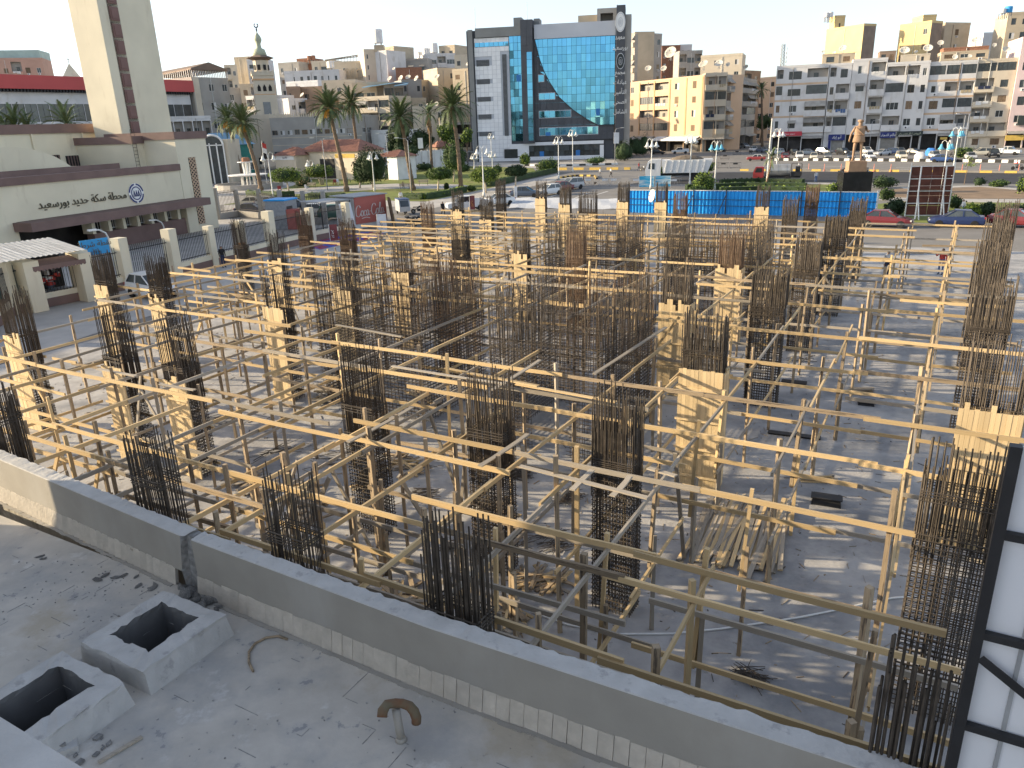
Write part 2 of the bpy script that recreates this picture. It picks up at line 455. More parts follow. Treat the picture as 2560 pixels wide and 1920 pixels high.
for k, (o, i) in enumerate(BOXES):
    t = thing('roof_shaft', ['square concrete shaft kerb with an open top beside the broken gap in the parapet', 'square concrete shaft kerb with a chipped corner nearest the lower left corner'][k], 'roof shaft', W(o[0], o[2], RZ), RS, 'open shaft kerbs on the roof')
    zt = 0.33
    A1, B1 = o[1] - o[0], o[3] - o[2]        # local x runs to -a, so x in [-A1, 0]
    ia0, ia1, ib0, ib1 = i[0] - o[0], i[1] - o[0], i[2] - o[2], i[3] - o[2]
    mb = MB(); rr = random.Random(k)
    ot = [(-A1, 0), (0, 0), (0, B1), (-A1, B1)]
    it = [(-ia1, ib0), (-ia0, ib0), (-ia0, ib1), (-ia1, ib1)]
    ob_ = [(-A1 - .03, -.02), (0.10, -.02), (0.10, B1 + .02), (-A1 - .03, B1 + .02)]
    n = 10
    def ring(pts, z, jit):
        out = []
        for q in range(4):
            p0, p1 = pts[q], pts[(q + 1) % 4]
            for s in range(n):
                f = s / n
                out.append((p0[0] + (p1[0] - p0[0]) * f + rr.uniform(-jit, jit), p0[1] + (p1[1] - p0[1]) * f + rr.uniform(-jit, jit), z + rr.uniform(-jit, jit)))
        return out
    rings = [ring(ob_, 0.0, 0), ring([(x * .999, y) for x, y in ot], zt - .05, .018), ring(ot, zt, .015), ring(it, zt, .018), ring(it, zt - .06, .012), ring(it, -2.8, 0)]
    vs = [p for r_ in rings for p in r_]; N = 4 * n
    fs, ms = [], []
    for q in range(len(rings) - 1):
        for s in range(N):
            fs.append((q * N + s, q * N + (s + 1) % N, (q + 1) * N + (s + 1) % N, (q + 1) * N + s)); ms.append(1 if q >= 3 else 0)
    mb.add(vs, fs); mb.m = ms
    mb.build('kerb_body', ['cap cement', 'shaft shade'], t)
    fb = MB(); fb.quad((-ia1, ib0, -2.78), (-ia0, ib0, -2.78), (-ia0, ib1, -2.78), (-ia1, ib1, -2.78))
    fb.build('shaft_floor', 'void', t)  # near black sheet painted as the shade deep in the shaft
    if k == 1:
        cb = MB()
        for _ in range(14):
            x, y = .12 + rr.uniform(0, .35), rr.uniform(0.15, .9)
            s = rr.uniform(.02, .07)
            cb.ob((x, y, 0), (s, rr.uniform(-.02, .02), 0), (0, s * 1.4, .01), (0, 0, s * .5))
        tag(cb.build('chippings', 'broken concrete', t), kind='stuff')

# parapet: two lengths of rendered wall with a smashed V between them, on a course of stone tiles
def par_b(a):                                # near face line, slightly bowed
    if a > 10: return 6.5 + (a - 10) * 0.065
    return 6.5 - 0.12 * max(0, 1 - abs(a - 5) / 5)
PT = 4.0
pw = thing('parapet_wall', 'long grey rendered parapet wall with a broken gap along the roof edge', 'wall')
def par_seg(a0, a1, cut0=0.0, cut1=0.0, seed=1):
    rr = random.Random(seed)
    n = int((a1 - a0) / .09)
    mb = MB(); vs = []
    for i in range(n + 1):
        f = i / n
        a = a0 + (a1 - a0) * f
        b = par_b(a); e = rr.uniform(-.016, .016); e2 = rr.uniform(-.012, .012)
        c = cut0 * (1 - f) ** 12 - cut1 * f ** 12
        vs += [W(a + (0 if i else 0), b, RZ + .30), W(a - c * .6, b - .002, PT - .012), W(a - c, b + .012, PT + e2 * .2),
               W(a - c, b + .15, PT + .004 + e2 * .6), W(a - c, b + .27 + e, PT + e2), W(a - c, b + .285 + e, PT - .03), W(a, b + .27, 0.0)]
    fs, ms = [], []
    for i in range(n):
        for k in range(6):
            fs.append((i * 7 + k, i * 7 + k + 1, (i + 1) * 7 + k + 1, (i + 1) * 7 + k)); ms.append(1 if 1 <= k <= 4 else 0)
    e = n * 7
    fs += [tuple(range(6, -1, -1)), tuple(range(e, e + 7))]; ms += [2, 2]
    mb.add(vs, fs); mb.m = ms
    return mb
par_seg(10.02, 17.5, cut0=.22, seed=1).build('wall_segment', ['render grey', 'cap cement', 'broken concrete'], pw)
par_seg(-6.0, 9.62, cut1=.0, seed=2).build('wall_segment', ['render grey', 'cap cement', 'broken concrete'], pw)
gp = MB(); rr = random.Random(5)
gp.prism([W(9.70, 6.60, 2.95), W(9.93, 6.60, 2.95), W(10.25, 6.62, 3.98), W(9.66, 6.60, 3.96)], U2 * .17)
gp.build('broken_core', 'broken concrete', pw)
def plinth():
    mb = MB()
    mb.ob((-.094, 0, 0), (.188, 0, 0), (0, .06, 0), (0, .05, .33))
    return mb.mesh('plinth_stone', 'plinth stone')
PM = plinth()
a = -3.2
rr = random.Random(9)
while a < 17.3:
    if not (9.55 < a < 10.12):
        s = link('plinth_stone', PM, pw, W(a, par_b(a) - .055 + rr.uniform(-.004, .004), RZ + .002), (rr.uniform(-.01, .01), 0, RS + (.065 if a > 10 else 0)))
        s.scale = (rr.uniform(.97, 1.02), 1, rr.uniform(.95, 1.03))
    a += .193
mb = MB()                                     # mortar fillet at the foot of the tiles
for i in range(120):
    a = -3 + i * .17
    if 9.4 < a < 10.2: continue
    mb.ob(W(a, par_b(a) - .11 - rr.uniform(0, .03), RZ + .001), U1 * .171, U2 * .07, Z * rr.uniform(.006, .014))
tag(mb.build('mortar_fillet', 'render grey', pw), kind='stuff')

def chunk_mesh(seed):
    rr = random.Random(seed)
    bm = bmesh.new(); bmesh.ops.create_icosphere(bm, subdivisions=1, radius=1)
    for v in bm.verts: v.co *= rr.uniform(.6, 1.1)
    for v in bm.verts: v.co.z *= .55
    me = bpy.data.meshes.new('concrete_chunk'); bm.to_mesh(me); bm.free(); me.materials.append(MAT['broken concrete'])
    return me
CH = [chunk_mesh(i) for i in range(5)]
rr = random.Random(12)
ctr = at(530, 1500, RZ)
k = 0
for i in range(56):
    p = at(rr.gauss(508, 30), rr.gauss(1490, 18), RZ)
    s = rr.uniform(.03, .09) if i > 9 else rr.uniform(.09, .15)
    c = link('concrete_chunk', CH[i % 5], None, (p.x, p.y, RZ + s * .3), (rr.uniform(-.4, .4), rr.uniform(-.4, .4), rr.uniform(0, 6)), (s * 1.3, s, s))
    tag(c, 'broken lump of grey concrete in the rubble below the gap in the parapet', 'rubble', 'rubble below the parapet gap')
for i, (px, py) in enumerate([(340, 1443), (348, 1465), (383, 1470), (388, 1462), (245, 1450), (262, 1440), (290, 1445), (310, 1440), (100, 1392), (108, 1398)]):
    p = at(px, py, RZ); s = rr.uniform(.05, .09)
    c = link('concrete_chunk', CH[i % 5], None, (p.x, p.y, RZ + s * .15), (0, 0, rr.uniform(0, 6)), (s * 1.5, s * .8, s * .5))
    tag(c, 'flat flake of broken mortar lying loose on the roof left of the gap', 'rubble', 'loose mortar flakes on the roof')
mb = MB()
for i in range(420):
    p = at(rr.gauss(330, 160), rr.gauss(1450, 60), RZ) if i < 260 else at(rr.uniform(100, 1700), rr.uniform(1500, 1900), RZ)
    a_, b_ = p.dot(U1), p.dot(U2)
    if b_ > 6.25 or any(o[0] - .12 < a_ < o[1] + .05 and o[2] - .05 < b_ < o[3] + .05 for o, _i in BOXES): continue
    s = rr.uniform(.006, .022)
    mb.ob((p.x, p.y, RZ), (s, rr.uniform(-.01, .01), 0), (rr.uniform(-.01, .01), s, 0), (0, 0, s * .6))
tag(mb.build('grit', 'broken concrete'), kind='stuff')

# vent pipe, hose, stick on the roof
t = thing('vent_pipe', 'short grey vent pipe with a rusty two armed elbow head standing on the roof', 'vent pipe', at(1003, 1850, RZ), 0)
mb = MB(); mb.tube((0, 0, 0), (-.025, 0, .46), .052, 12); mb.lathe([(.075, 0), (.062, .03), (.054, .05)], n=12); mb.build('pipe', 'render grey', t, True)
mb = MB(); mb.path([(-.17, -.13, .47), (-.165, -.08, .52), (-.12, -.01, .55), (-.03, .03, .53), (.05, .04, .51), (.13, .04, .47), (.18, .03, .40), (.205, .02, .31), (.20, .01, .24)], .058, 10, rs=[.06, .064, .058, .055, .056, .06, .062, .062, .058])
M('rusty pipe', (0.15, 0.125, 0.08), 0.85, 0.3, 5, col2=(0.17, 0.085, 0.045), thr=(.4, .6))
mb.build('elbow_head', 'rusty pipe', t, True)
mb = MB(); pts = [at(*p, RZ + .02) for p in [(633, 1678), (622, 1655), (622, 1630), (638, 1608), (665, 1594), (695, 1590), (718, 1598)]]
mb.path(pts, .018, 7); tag(mb.build('hose', 'old wood', None, True), 'curved end of an old black hose lying on the roof floor', 'hose')
mb = MB(); mb.bar(at(246, 1906, RZ + .02), at(355, 1842, RZ + .02), .045, .03)
tag(mb.build('wooden_stick', 'grey wood'), 'short weathered wooden stick lying on the roof beside the lower shaft', 'timber')
t = thing('cement_block', 'small chipped concrete block lying against the lower shaft', 'block', at(165, 1880, RZ), .5)
mb = MB(); mb.box(-.14, .14, -.09, .09, 0, .10); mb.build('block_body', 'cap cement', t)
mb = MB(); mb.box(-.05, .02, -.02, .04, .10, .135); mb.build('mortar_lump', 'broken concrete', t)
g = MB()
g.ob(W(2.3, .25, 7.0), U1 * 4.5, U2 * .98, Z * .5)
tag(g.build('parapet_ledge', 'cap cement'), 'close rough concrete ledge of the upper parapet in the lower left corner', 'wall')
# taller wing of the same building, left of the camera, outside the picture: it shades the near roof
t = thing('building_wing', 'taller plastered wing of the near building left of the roof', 'building', W(17.6, 0, 0), RS)
mb = MB(); mb.ob((0, -14, 0), (-3, 0, 0), (0, 18.15, 0), (0, 0, 16)); mb.build('wall', 'wall cream', t)
mb = MB(); mb.ob((.1, -14.1, 16), (-3.2, 0, 0), (0, 18.35, 0), (0, 0, .25)); mb.build('roof', 'cap cement', t)

# ---------------------------------------------------------------- rebar columns
def cage(wa, wb, h, seed, na=8, nb=3, zs=2.7, r=.0135, dz=.10, bands=(3.4,), lean=0.0):
    """bars on the perimeter of a wa x wb rectangle, stirrups up to zs, then spliced bars with a few loose bands"""
    rr = random.Random(seed)
    mb = MB()
    pts = [(-wa / 2 + wa * i / (na - 1), s * wb / 2) for i in range(na) for s in (-1, 1)]
    pts += [(s * wa / 2, -wb / 2 + wb * j / (nb + 1)) for j in range(1, nb + 1) for s in (-1, 1)]
    lx, ly = rr.uniform(-lean, lean), rr.uniform(-lean, lean)
    for (x, y) in pts:
        zt = h + rr.uniform(-.28, .12)
        j = lambda: rr.uniform(-.011, .011)
        mb.tube((x, y, 0), (x + j() + lx * .5, y + j() + ly * .5, zs + .9), r, 4, cap=False)
        mb.tube((x + .03 + j(), y + j(), zs - .2), (x + j() + lx + .02, y + j() + ly, zt), r, 4, cap=False)
        if rr.random() < .5: mb.tube((x - .035, y + j(), zs - .6), (x - .03 + j() + lx, y + j() + ly, zt - rr.uniform(.1, .7)), r, 4, cap=False)
    z = .1
    levels = []
    while z < zs: levels.append(z); z += dz
    for bz in bands: levels += [bz + k * .055 + rr.uniform(-.02, .02) for k in range(4)]
    e = .02
    for z in levels:
        t = [rr.uniform(-.012, .012) for _ in range(4)]
        c = [(-wa / 2 - e, -wb / 2 - e, z + t[0]), (wa / 2 + e, -wb / 2 - e, z + t[1]), (wa / 2 + e, wb / 2 + e, z + t[2]), (-wa / 2 - e, wb / 2 + e, z + t[3])]
        for q in range(4): mb.tube(c[q], c[(q + 1) % 4], r * .95, 3, cap=False)
        if z < zs:
            for f in (-.3, -.1, .1, .3): mb.tube((wa * f, -wb / 2, z), (wa * f, wb / 2, z + t[0]), r * .7, 3, cap=False)
            mb.tube((-wa / 2, 0, z), (wa / 2, 0, z + t[1]), r * .7, 3, cap=False)
    return mb
PLANK = MB(); PLANK.box(-.5, .5, -.5, .5, 0, 1)
PLANK = PLANK.mesh('plank', 'form board')
def column(a, b, label, wa=.85, wb=.45, h=5.1, seed=0, form=None, zs=2.7, mat='rebar', na=12, nb=5, bands=(3.4,), side=False, near=True, r=.0125):
    t = thing('reinforcement_cage', label, 'rebar cage', W(a, b), RS + rnd(-.015, .015), 'reinforcement columns of the building site')
    cage(wa, wb, h, seed, na, nb, zs, bands=bands, lean=.025, r=r).build('steel_bars', mat, t)
    rr = random.Random(seed + 50)
    if form:
        f = MB()
        for zb in (.35, 1.2, 2.05, form - .55):
            f.box(-wa / 2 - .12, wa / 2 + .12, -wb / 2 - .145, -wb / 2 - .085, zb, zb + .06)
        for z2 in (.2, 1.4, 2.6): f.box(-wa / 2 - .06, wa / 2 + .06, wb / 2 + .06, wb / 2 + .11, z2, z2 + .09)
        fo = f.build('formwork', 'form board', t)
        n = max(5, round((wa + .16) / .108)); pw_ = (wa + .16) / n
        for i in range(n):
            x = -(wa + .16) / 2 + pw_ * (i + .5)
            hh = form + rr.choice([0, 0, 0, 0, .02, -.04, .16, -.25 if 0 < i < n - 1 else 0])
            link('plank', PLANK, fo, (x, -wb / 2 - .055 + rr.uniform(-.004, .004), 0.02), (0, 0, 0), (pw_ * .965, .04, hh))
        if side:
            m_ = max(3, round(wb / .11)); ps = (wb + .04) / m_
            for i in range(m_):
                link('plank', PLANK, fo, (wa / 2 + .09, -wb / 2 - .0 + ps * (i + .5), .02), (0, 0, math.pi / 2), (ps * .96, .04, form + rr.choice([0, 0, .05, -.05])))
    return t
N = 'bare dark rebar column '
FW = 'rebar column boarded with pale planks '
cols = [
 # row behind the parapet
 (16.9, 7.6, N + 'at the far left end of the parapet', dict(h=5.1, zs=.5, wa=.8, wb=.4, bands=(1.5, 4.4))),
 (11.5, 7.32, N + 'behind the parapet left of the broken gap', dict(zs=.5, wa=.75, wb=.4, na=10, bands=(2.2, 4.2), h=5.1)),
 (8.28, 7.36, N + 'behind the parapet right of the broken gap', dict(zs=.7, wa=.75, wb=.4, bands=(2.4, 3.9), na=9)),
 (5.06, 7.18, N + 'behind the parapet straight above the vent pipe', dict(zs=.5, wa=.8, wb=.4, bands=(1.0, 3.6), na=11, r=.015)),
 (-.55, 7.0, N + 'cut by the lower frame edge beside the white panel', dict(zs=.5, wa=.85, wb=.45, bands=(2.9,), na=9, r=.015)),
 # second row
 (27.9, 13.9, FW + 'at the left picture edge', dict(form=3.5, wa=.85, wb=.6)),
 (21.9, 13.6, FW + 'left of the pair nearest the broken gap', dict(form=3.25, wa=.85, wb=.6)),
 (19.2, 13.75, FW + 'right of the pair nearest the broken gap', dict(form=3.1, wa=.85, wb=.6)),
 (11.95, 13.4, N + 'standing in front of the left lift shaft mesh', dict(h=5.0, zs=2.9, wa=.95, wb=.5)),
 (8.22, 13.3, N + 'in the second row between two other bare ones', dict(h=4.9, zs=2.9, wa=.9, wb=.5)),
 (5.1, 13.1, N + 'tied closely to the top left of the big plank pile', dict(h=5.0, zs=3.3, wa=.85, wb=.5)),
 (-.85, 12.75, N + 'with many ties beside the white panel', dict(wa=1.05, wb=.5, zs=3.6, na=12, h=5.1, bands=(4.1,))),
 # third row
 (21.65, 20.1, FW + 'left of the left lift shaft mesh', dict(form=3.7, wa=.9, wb=.55)),
 (5.15, 19.6, FW + 'tall and wide in the open beyond the plank pile', dict(form=3.5, wa=1.05, wb=.5, side=True, zs=3.5, bands=(3.9,))),
 (-1.55, 19.3, FW + 'at the right picture edge behind the white panel', dict(form=3.5, wa=1.1, wb=.6, side=True)),
 (29.5, 20.8, N + 'in front of the station gate, the right one of two', dict(form=3.3, wa=.85, wb=.5, zs=3.9)),
 (33.2, 20.7, N + 'in front of the awning shop window by the fence', dict(form=3.6, wa=.8, wb=.5, zs=3.9)),
 (21.6, 23.9, FW + 'just left behind the left lift shaft', dict(form=3.6, wa=.8, wb=.5)),
 (17.2, 24.9, N + 'rust brown between the two front lift shafts', dict(mat='rusty rebar')),
 # fourth row
 (8.15, 26.7, FW + 'right behind the right lift shaft', dict(form=3.55, wa=1.0, wb=.5, side=True)),
 (4.9, 26.8, N + 'first on the left of the open bay', dict(wa=1.1, wb=.5, zs=3.9, na=14)),
 (-1.7, 27.0, N + 'nearest of the dense row at the right edge', dict(wa=1.1, wb=.5, zs=3.6, na=14)),
 (21.7, 28.0, FW + 'in the middle behind the left lift shaft', dict(form=3.6)),
 (30.5, 28.7, FW + 'directly behind the boarded column of the third row', dict(form=3.55)),
 # fifth row and rear
 (4.8, 34.3, N + 'black at foot, second on the left of the open bay', dict(wa=1.0, wb=.5, zs=3.9, na=13)),
 (-1.9, 34.5, N + 'second of the dense row at the right edge', dict(wa=1.1, wb=.5, zs=3.4, na=14)),
 (8.12, 34.5, FW + 'and battens before the right rear lift shaft', dict(form=3.5, wa=1.0, wb=.5, mat='rusty rebar', side=True)),
 (15.5, 33.9, N + 'rust brown in front of the far lift shafts', dict(mat='rusty rebar')),
 (18.85, 34.4, FW + 'slim and full height before the far left lift shaft', dict(form=3.6, wa=.75)),
 (22.8, 34.7, N + 'left of the slim boarded column', dict(zs=3.2)),
 (30.2, 34.0, N + 'before the red drinks board, front one', dict(zs=3.0, mat='rusty rebar')),
 (37.0, 32.0, N + 'close to the orange banner by the fence', dict(zs=2.6)),
 (36.0, 36.5, N + 'beside the maroon banner by the fence', dict(zs=3.3, mat='rusty rebar')),
 (4.6, 41.5, N + 'third on the left of the open bay', dict(wa=1.0, zs=4.2)),
 (-2.3, 41.8, N + 'third of the dense row at the right edge', dict(wa=1.0, zs=3.2)),
 (31.5, 43.9, N + 'rust brown beside the white pickup', dict(mat='rusty rebar', zs=2.4)),
 (34.0, 51.6, FW + 'low notched right in front of the white pickup', dict(form=3.5)),
 (29.0, 47.8, FW + 'with deep notches beside the white sedan', dict(form=3.45)),
 (23.1, 52.6, FW + 'wide in the back row left of the blue hoarding', dict(form=3.5, wa=1.3)),
 (8.5, 51.4, N + 'before the middle of the blue hoarding', dict(zs=4.0)),
 (4.5, 51.0, N + 'before the right end of the blue hoarding', dict(zs=3.4)),
 (-3.1, 50.5, N + 'last of the dense row at the right edge', dict(wa=1.0, zs=3.0)),
 (27.5, 58.0, FW + 'with two notches at the rear centre', dict(form=3.5)),
 (36.6, 63.0, N + 'thin farthest left by the parked cars', dict(zs=2.0, bands=())),
 (32.0, 62.4, FW + 'low in the last row beside the dark blue car', dict(form=3.5)),
 (20.3, 61.2, FW + 'low in the last row beside the tan dish', dict(form=3.5)),
 (23.5, 60.9, FW + 'last row at the left end of the hoarding', dict(form=3.5)),
 (11.7, 58.6, FW + 'tall boxed before the hoarding centre', dict(form=3.6)),
 (8.5, 60.0, N + 'rust brown and tied to the top before the hoarding', dict(mat='rusty rebar', zs=4.0)),
 (16.2, 53.0, N + 'thin before the left half of the hoarding', dict(zs=3.0, mat='rusty rebar')),
]
COLPOS = []
for i, (a, b, lab, kw) in enumerate(cols):
    kw = dict(kw); kw['seed'] = i
    if b > 30: kw.setdefault('r', .015)
    column(a, b, lab, **kw)
    COLPOS.append((a, b, kw.get('wa', .85), kw.get('wb', .45)))

# lift shaft cores: double mats of bars, dense to 3.6 m, then verticals only
CORES = [(15.15, 19.9, 20.3, 24.2, 'large rebar mesh box of the left front lift shaft'), (8.25, 12.0, 19.75, 24.2, 'large rebar mesh box of the right front lift shaft'),
         (7.4, 11.6, 35.6, 40.0, 'large rebar mesh box of the right rear lift shaft'), (14.3, 18.3, 36.0, 40.0, 'large rebar mesh box of the left rear lift shaft')]
for ci, (a0, a1, b0, b1, lab) in enumerate(CORES):
    t = thing('shaft_reinforcement', lab, 'rebar mesh', W(a0, b0), RS, 'lift shaft reinforcement')
    w, d = a1 - a0, b1 - b0
    rr = random.Random(ci + 70)
    def mat_wall(p, q, ztop, name, hole=None, r=.011):
        mb = MB()
        p, q = Vector(p), Vector(q); L = (q - p).length; u = (q - p) / L; nrm = Vector((-u.y, u.x, 0))
        for lay in (-.11, .11):
            n = int(L / .16)
            for i in range(n + 1):
                o = p + u * (L * i / n) + nrm * lay
                z0 = 0
                if hole and hole[0] < i / n < hole[1]: z0 = hole[2]
                mb.tube(o + Z * z0, o + Vector((rr.uniform(-.05, .05), rr.uniform(-.05, .05), 5.1 + rr.uniform(-.35, .2))), r * .85, 4, cap=False)
                if rr.random() < .6: mb.tube(o + u * .04 + Z * 2.9, o + u * .05 + Vector((rr.uniform(-.08, .08), rr.uniform(-.05, .05), 5.0 + rr.uniform(-.9, .2))), r, 4, cap=False)
            k = 0
            z = .08
            while z < ztop:
                e = rr.uniform(-.015, .015)
                if hole and z < hole[2]:
                    mb.tube(p + nrm * lay + Z * (z + e), p + u * L * hole[0] + nrm * lay + Z * z, r, 3, cap=False)
                    mb.tube(p + u * L * hole[1] + nrm * lay + Z * (z + e), q + nrm * lay + Z * z, r, 3, cap=False)
                else: mb.tube(p + nrm * lay - u * .1 + Z * (z + e), q + nrm * lay + u * .1 + Z * (z - e), r * 1.25, 3, cap=False)
                z += .125
            for zz in (4.15, 4.6): mb.tube(p + nrm * lay + Z * zz, q + nrm * lay + Z * (zz + .05), r, 3, cap=False)
        return mb.build(name, 'rusty rebar' if name == 'rear_mesh' else 'rebar', t)
    mat_wall((-w, 0, 0), (0, 0, 0), 3.6, 'front_mesh', hole=(.35, .7, 1.9) if ci == 1 else None)
    mat_wall((0, .15, 0), (0, d, 0), 3.6, 'side_mesh')
    mat_wall((-w, .15, 0), (-w, d, 0), 3.0, 'side_mesh')
    mat_wall((-w, d, 0), (0, d, 0), 3.3, 'rear_mesh', hole=(.3, .6, 2.2))

# ---------------------------------------------------------------- timber shoring
UB = {}
rr = random.Random(2)
for nm in ('pine', 'old wood', 'grey wood'):  # shared timber lengths: straight, bowed and twisted ones with uneven ends
    UB[nm] = []
    for k in range(6):
        q = MB(); n = 4; by, bz, tw = (0, 0, 0) if k < 2 else (rr.uniform(-.35, .35), rr.uniform(-.3, .3), rr.uniform(-.3, .3)); vs = []
        for i in range(n + 1):
            f = i / n; s = 4 * f * (1 - f); c_, s_ = math.cos(tw * (f - .5)), math.sin(tw * (f - .5)); e = rr.uniform(.92, 1.06)
            vs += [(f - .5, (y * c_ - z * s_) * e + by * s, (y * s_ + z * c_) * e + bz * s) for y, z in ((-.5, -.5), (.5, -.5), (.5, .5), (-.5, .5))]
        q.add(vs, [(i * 4 + j, i * 4 + (j + 1) % 4, i * 4 + 4 + (j + 1) % 4, i * 4 + 4 + j) for i in range(n) for j in range(4)] + [(3, 2, 1, 0), (4 * n, 4 * n + 1, 4 * n + 2, 4 * n + 3)])
        UB[nm].append(q.mesh('timber', nm))
def timber(name, parent, p, q, w, h, mat, roll=0.0):
    p, q = Vector(p), Vector(q); d = q - p
    o = link(name, UB[mat][random.randrange(6)], parent, (p + q) / 2)
    if abs(d.normalized().z) > .9:
        o.rotation_euler = (d.to_track_quat('X', 'Y') @ Matrix.Rotation(roll, 3, 'X').to_quaternion()).to_euler()
    else:
        yaw = math.atan2(d.y, d.x); pit = -math.asin(d.z / d.length)
        o.rotation_euler = (roll, pit, yaw)
    o.scale = (d.length, w, h)
    return o
BAYS = [thing('timber_shoring', 'front bay of the raw timber shoring frame, nearest the parapet', 'shoring', group='timber shoring frames'),
        thing('timber_shoring', 'middle bay of the timber shoring frame, around the front lift shafts', 'shoring', group='timber shoring frames'),
        thing('timber_shoring', 'third bay of the timber shoring frame, behind the front lift shafts', 'shoring', group='timber shoring frames'),
        thing('timber_shoring', 'rear bay of the timber shoring frame, towards the blue hoarding', 'shoring', group='timber shoring frames')]
def bay(b): return BAYS[0 if b < 13.8 else 1 if b < 25.8 else 2 if b < 40 else 3]
def in_core(a, b, m=.25): return any(a0 - m < a < a1 + m and b0 - m < b < b1 + m for a0, a1, b0, b1, _ in CORES)
def in_col(a, b, m=.08): return any(abs(a - ca) < wa / 2 + m and abs(b - cb) < wb / 2 + m for ca, cb, wa, wb in COLPOS)
def in_pit(a, b): return PIT[0] < a < PIT[1] and b < PIT[3]
AL = [-.05, 2.3, 4.15, 5.8, 7.1, 8.85, 10.4, 11.3, 13.5, 15.0, 16.6, 18.3, 20.2, 22.6, 24.0, 25.7, 28.5, 30.3, 31.6, 33.4]
ROWS = [7.57, 8.65, 9.35, 10.1, 11.75, 12.2, 12.68, 15.3, 16.1, 17.8, 18.85, 21.2, 24.5, 25.5, 28.5, 30.8, 32.3, 35.2, 36.9, 38.7, 40.6, 42.4, 44.6, 46.6, 49.7, 52.4]
def arange(b):
    lo = -3.0 if b > 13 else -1.2
    hi = 26 + b * .25 if b < 20 else 34.0
    if b > 40: hi = 36
    if b > 52.5: lo = 24
    return lo, hi
rr = random.Random(21)
def skiprow(a, b):
    if b == 8.65 and a < 9: return True
    if b in (11.75, 25.5, 36.9, 40.6, 44.6) and a < 5: return True
    if b in (16.1, 18.85) and a < 7.5 or b in (7.57, 10.1, 11.75) and a > 13.2 or b == 15.3 and a > 10.5 or b == 18.85 and a < 19 or b == 17.8 and a > 19: return True
    if b == 12.2: return a < 13
    if b in (12.68,) and a > 13: return True
    return False
NEARA = lambda a, b: a
for b in ROWS:                                # beams along U1
    lo, hi = arange(b)
    for lev, (z, prob) in enumerate(((3.46, .93), (1.75, .97), (2.65, .25 if b < 20 else .4))):
        a = lo + rr.uniform(0, .6)
        while a < hi:
            L = rr.choice([3.2, 3.9, 4.0, 4.0, 4.4])
            e = min(a + L, hi)
            mid = (a + e) / 2
            if skiprow(mid, b) or rr.random() > prob or in_core(mid, b, -.1) or in_core(a + .6, b, -.1) or in_core(e - .6, b, -.1) or e - a < .8:
                a = e; continue
            off = .085 + rr.uniform(0, .03) + (.05 if int(a * 3) % 2 else 0)
            jz = rr.uniform(-.03, .03)
            mat = 'pine' if rr.random() < ((.80 if b < 24 else .66) if lev == 0 else .42) else rr.choice(['grey wood', 'grey wood', 'old wood'])
            timber('beam', bay(b), W(a - .12, b - off + rr.uniform(-.03, .03), z + jz), W(e + .22, b - off + rr.uniform(-.03, .03), z + jz + rr.uniform(-.04, .04)), .045, .10, mat)
            a = e
for a0 in AL:                                 # beams along U2
    bmax = 53.0
    bmin = 7.1
    for lev, (z, prob) in enumerate(((3.35, .86 if a0 > 3 else .7), (1.62, .68))):
        b = bmin + rr.uniform(0, .5)
        while b < bmax:
            L = rr.choice([3.0, 3.6, 4.0, 4.0])
            e = min(b + L, bmax); mid = (b + e) / 2
            lo, hi = arange(mid)
            if a0 > hi or rr.random() > prob or in_core(a0, mid, .0) or in_core(a0, b + .5, 0) or in_core(a0, e - .5, 0) or in_col(a0, mid, .05) or e - b < .8:
                b = e; continue
            mat = 'pine' if rr.random() < (.62 if lev == 0 else .4) else 'grey wood'
            o = .075 + rr.uniform(-.02, .02)
            aj = a0 + (.15 - (mid - 10) * .022 if a0 < 3 else 0)
            timber('beam', bay(mid), W(aj - o, b - .15, z + rr.uniform(-.03, .03)), W(aj - o + rr.uniform(-.05, .05), e + .2, z + rr.uniform(-.03, .03)), .045, .088, mat)
            b = e
for b in ROWS:                                # posts
    lo, hi = arange(b)
    for a0 in AL:
        if a0 > hi or a0 < lo or skiprow(a0, b) or in_core(a0, b) : continue
        a = a0 + rr.uniform(-.08, .08) + (.15 - (b - 10) * .022 if a0 < 3 else 0)
        if in_col(a, b): continue
        if a0 > 3 and b > 18 and rr.random() < .12: continue
        zb = -1.5 if in_pit(a, b) else 0
        zt = 3.6 + rr.uniform(-.02, .22) + (.35 if rr.random() < .06 else 0)
        lx, ly = rr.uniform(-.04, .04), rr.uniform(-.04, .04)
        s = rr.uniform(.066, .094)
        mat = 'old wood' if rr.random() < .75 else 'pine' if rr.random() < .4 else 'grey wood'
        if rr.random() < .45:                 # spliced out of two lengths side by side
            zm = rr.uniform(1.5, 2.3)
            timber('post', bay(b), W(a, b, zb), W(a + lx * .6, b + ly * .6, zm + .25), s, s, mat, rr.uniform(-.2, .2))
            timber('post', bay(b), W(a + .095, b + .01, zm - .75), W(a + lx, b + ly, zt), s * .92, s * .92, 'old wood' if rr.random() < .6 else 'pine', rr.uniform(-.1, .1))
        else:
            timber('post', bay(b), W(a, b, zb), W(a + lx, b + ly, zt), s, s, mat, rr.uniform(-.2, .2))
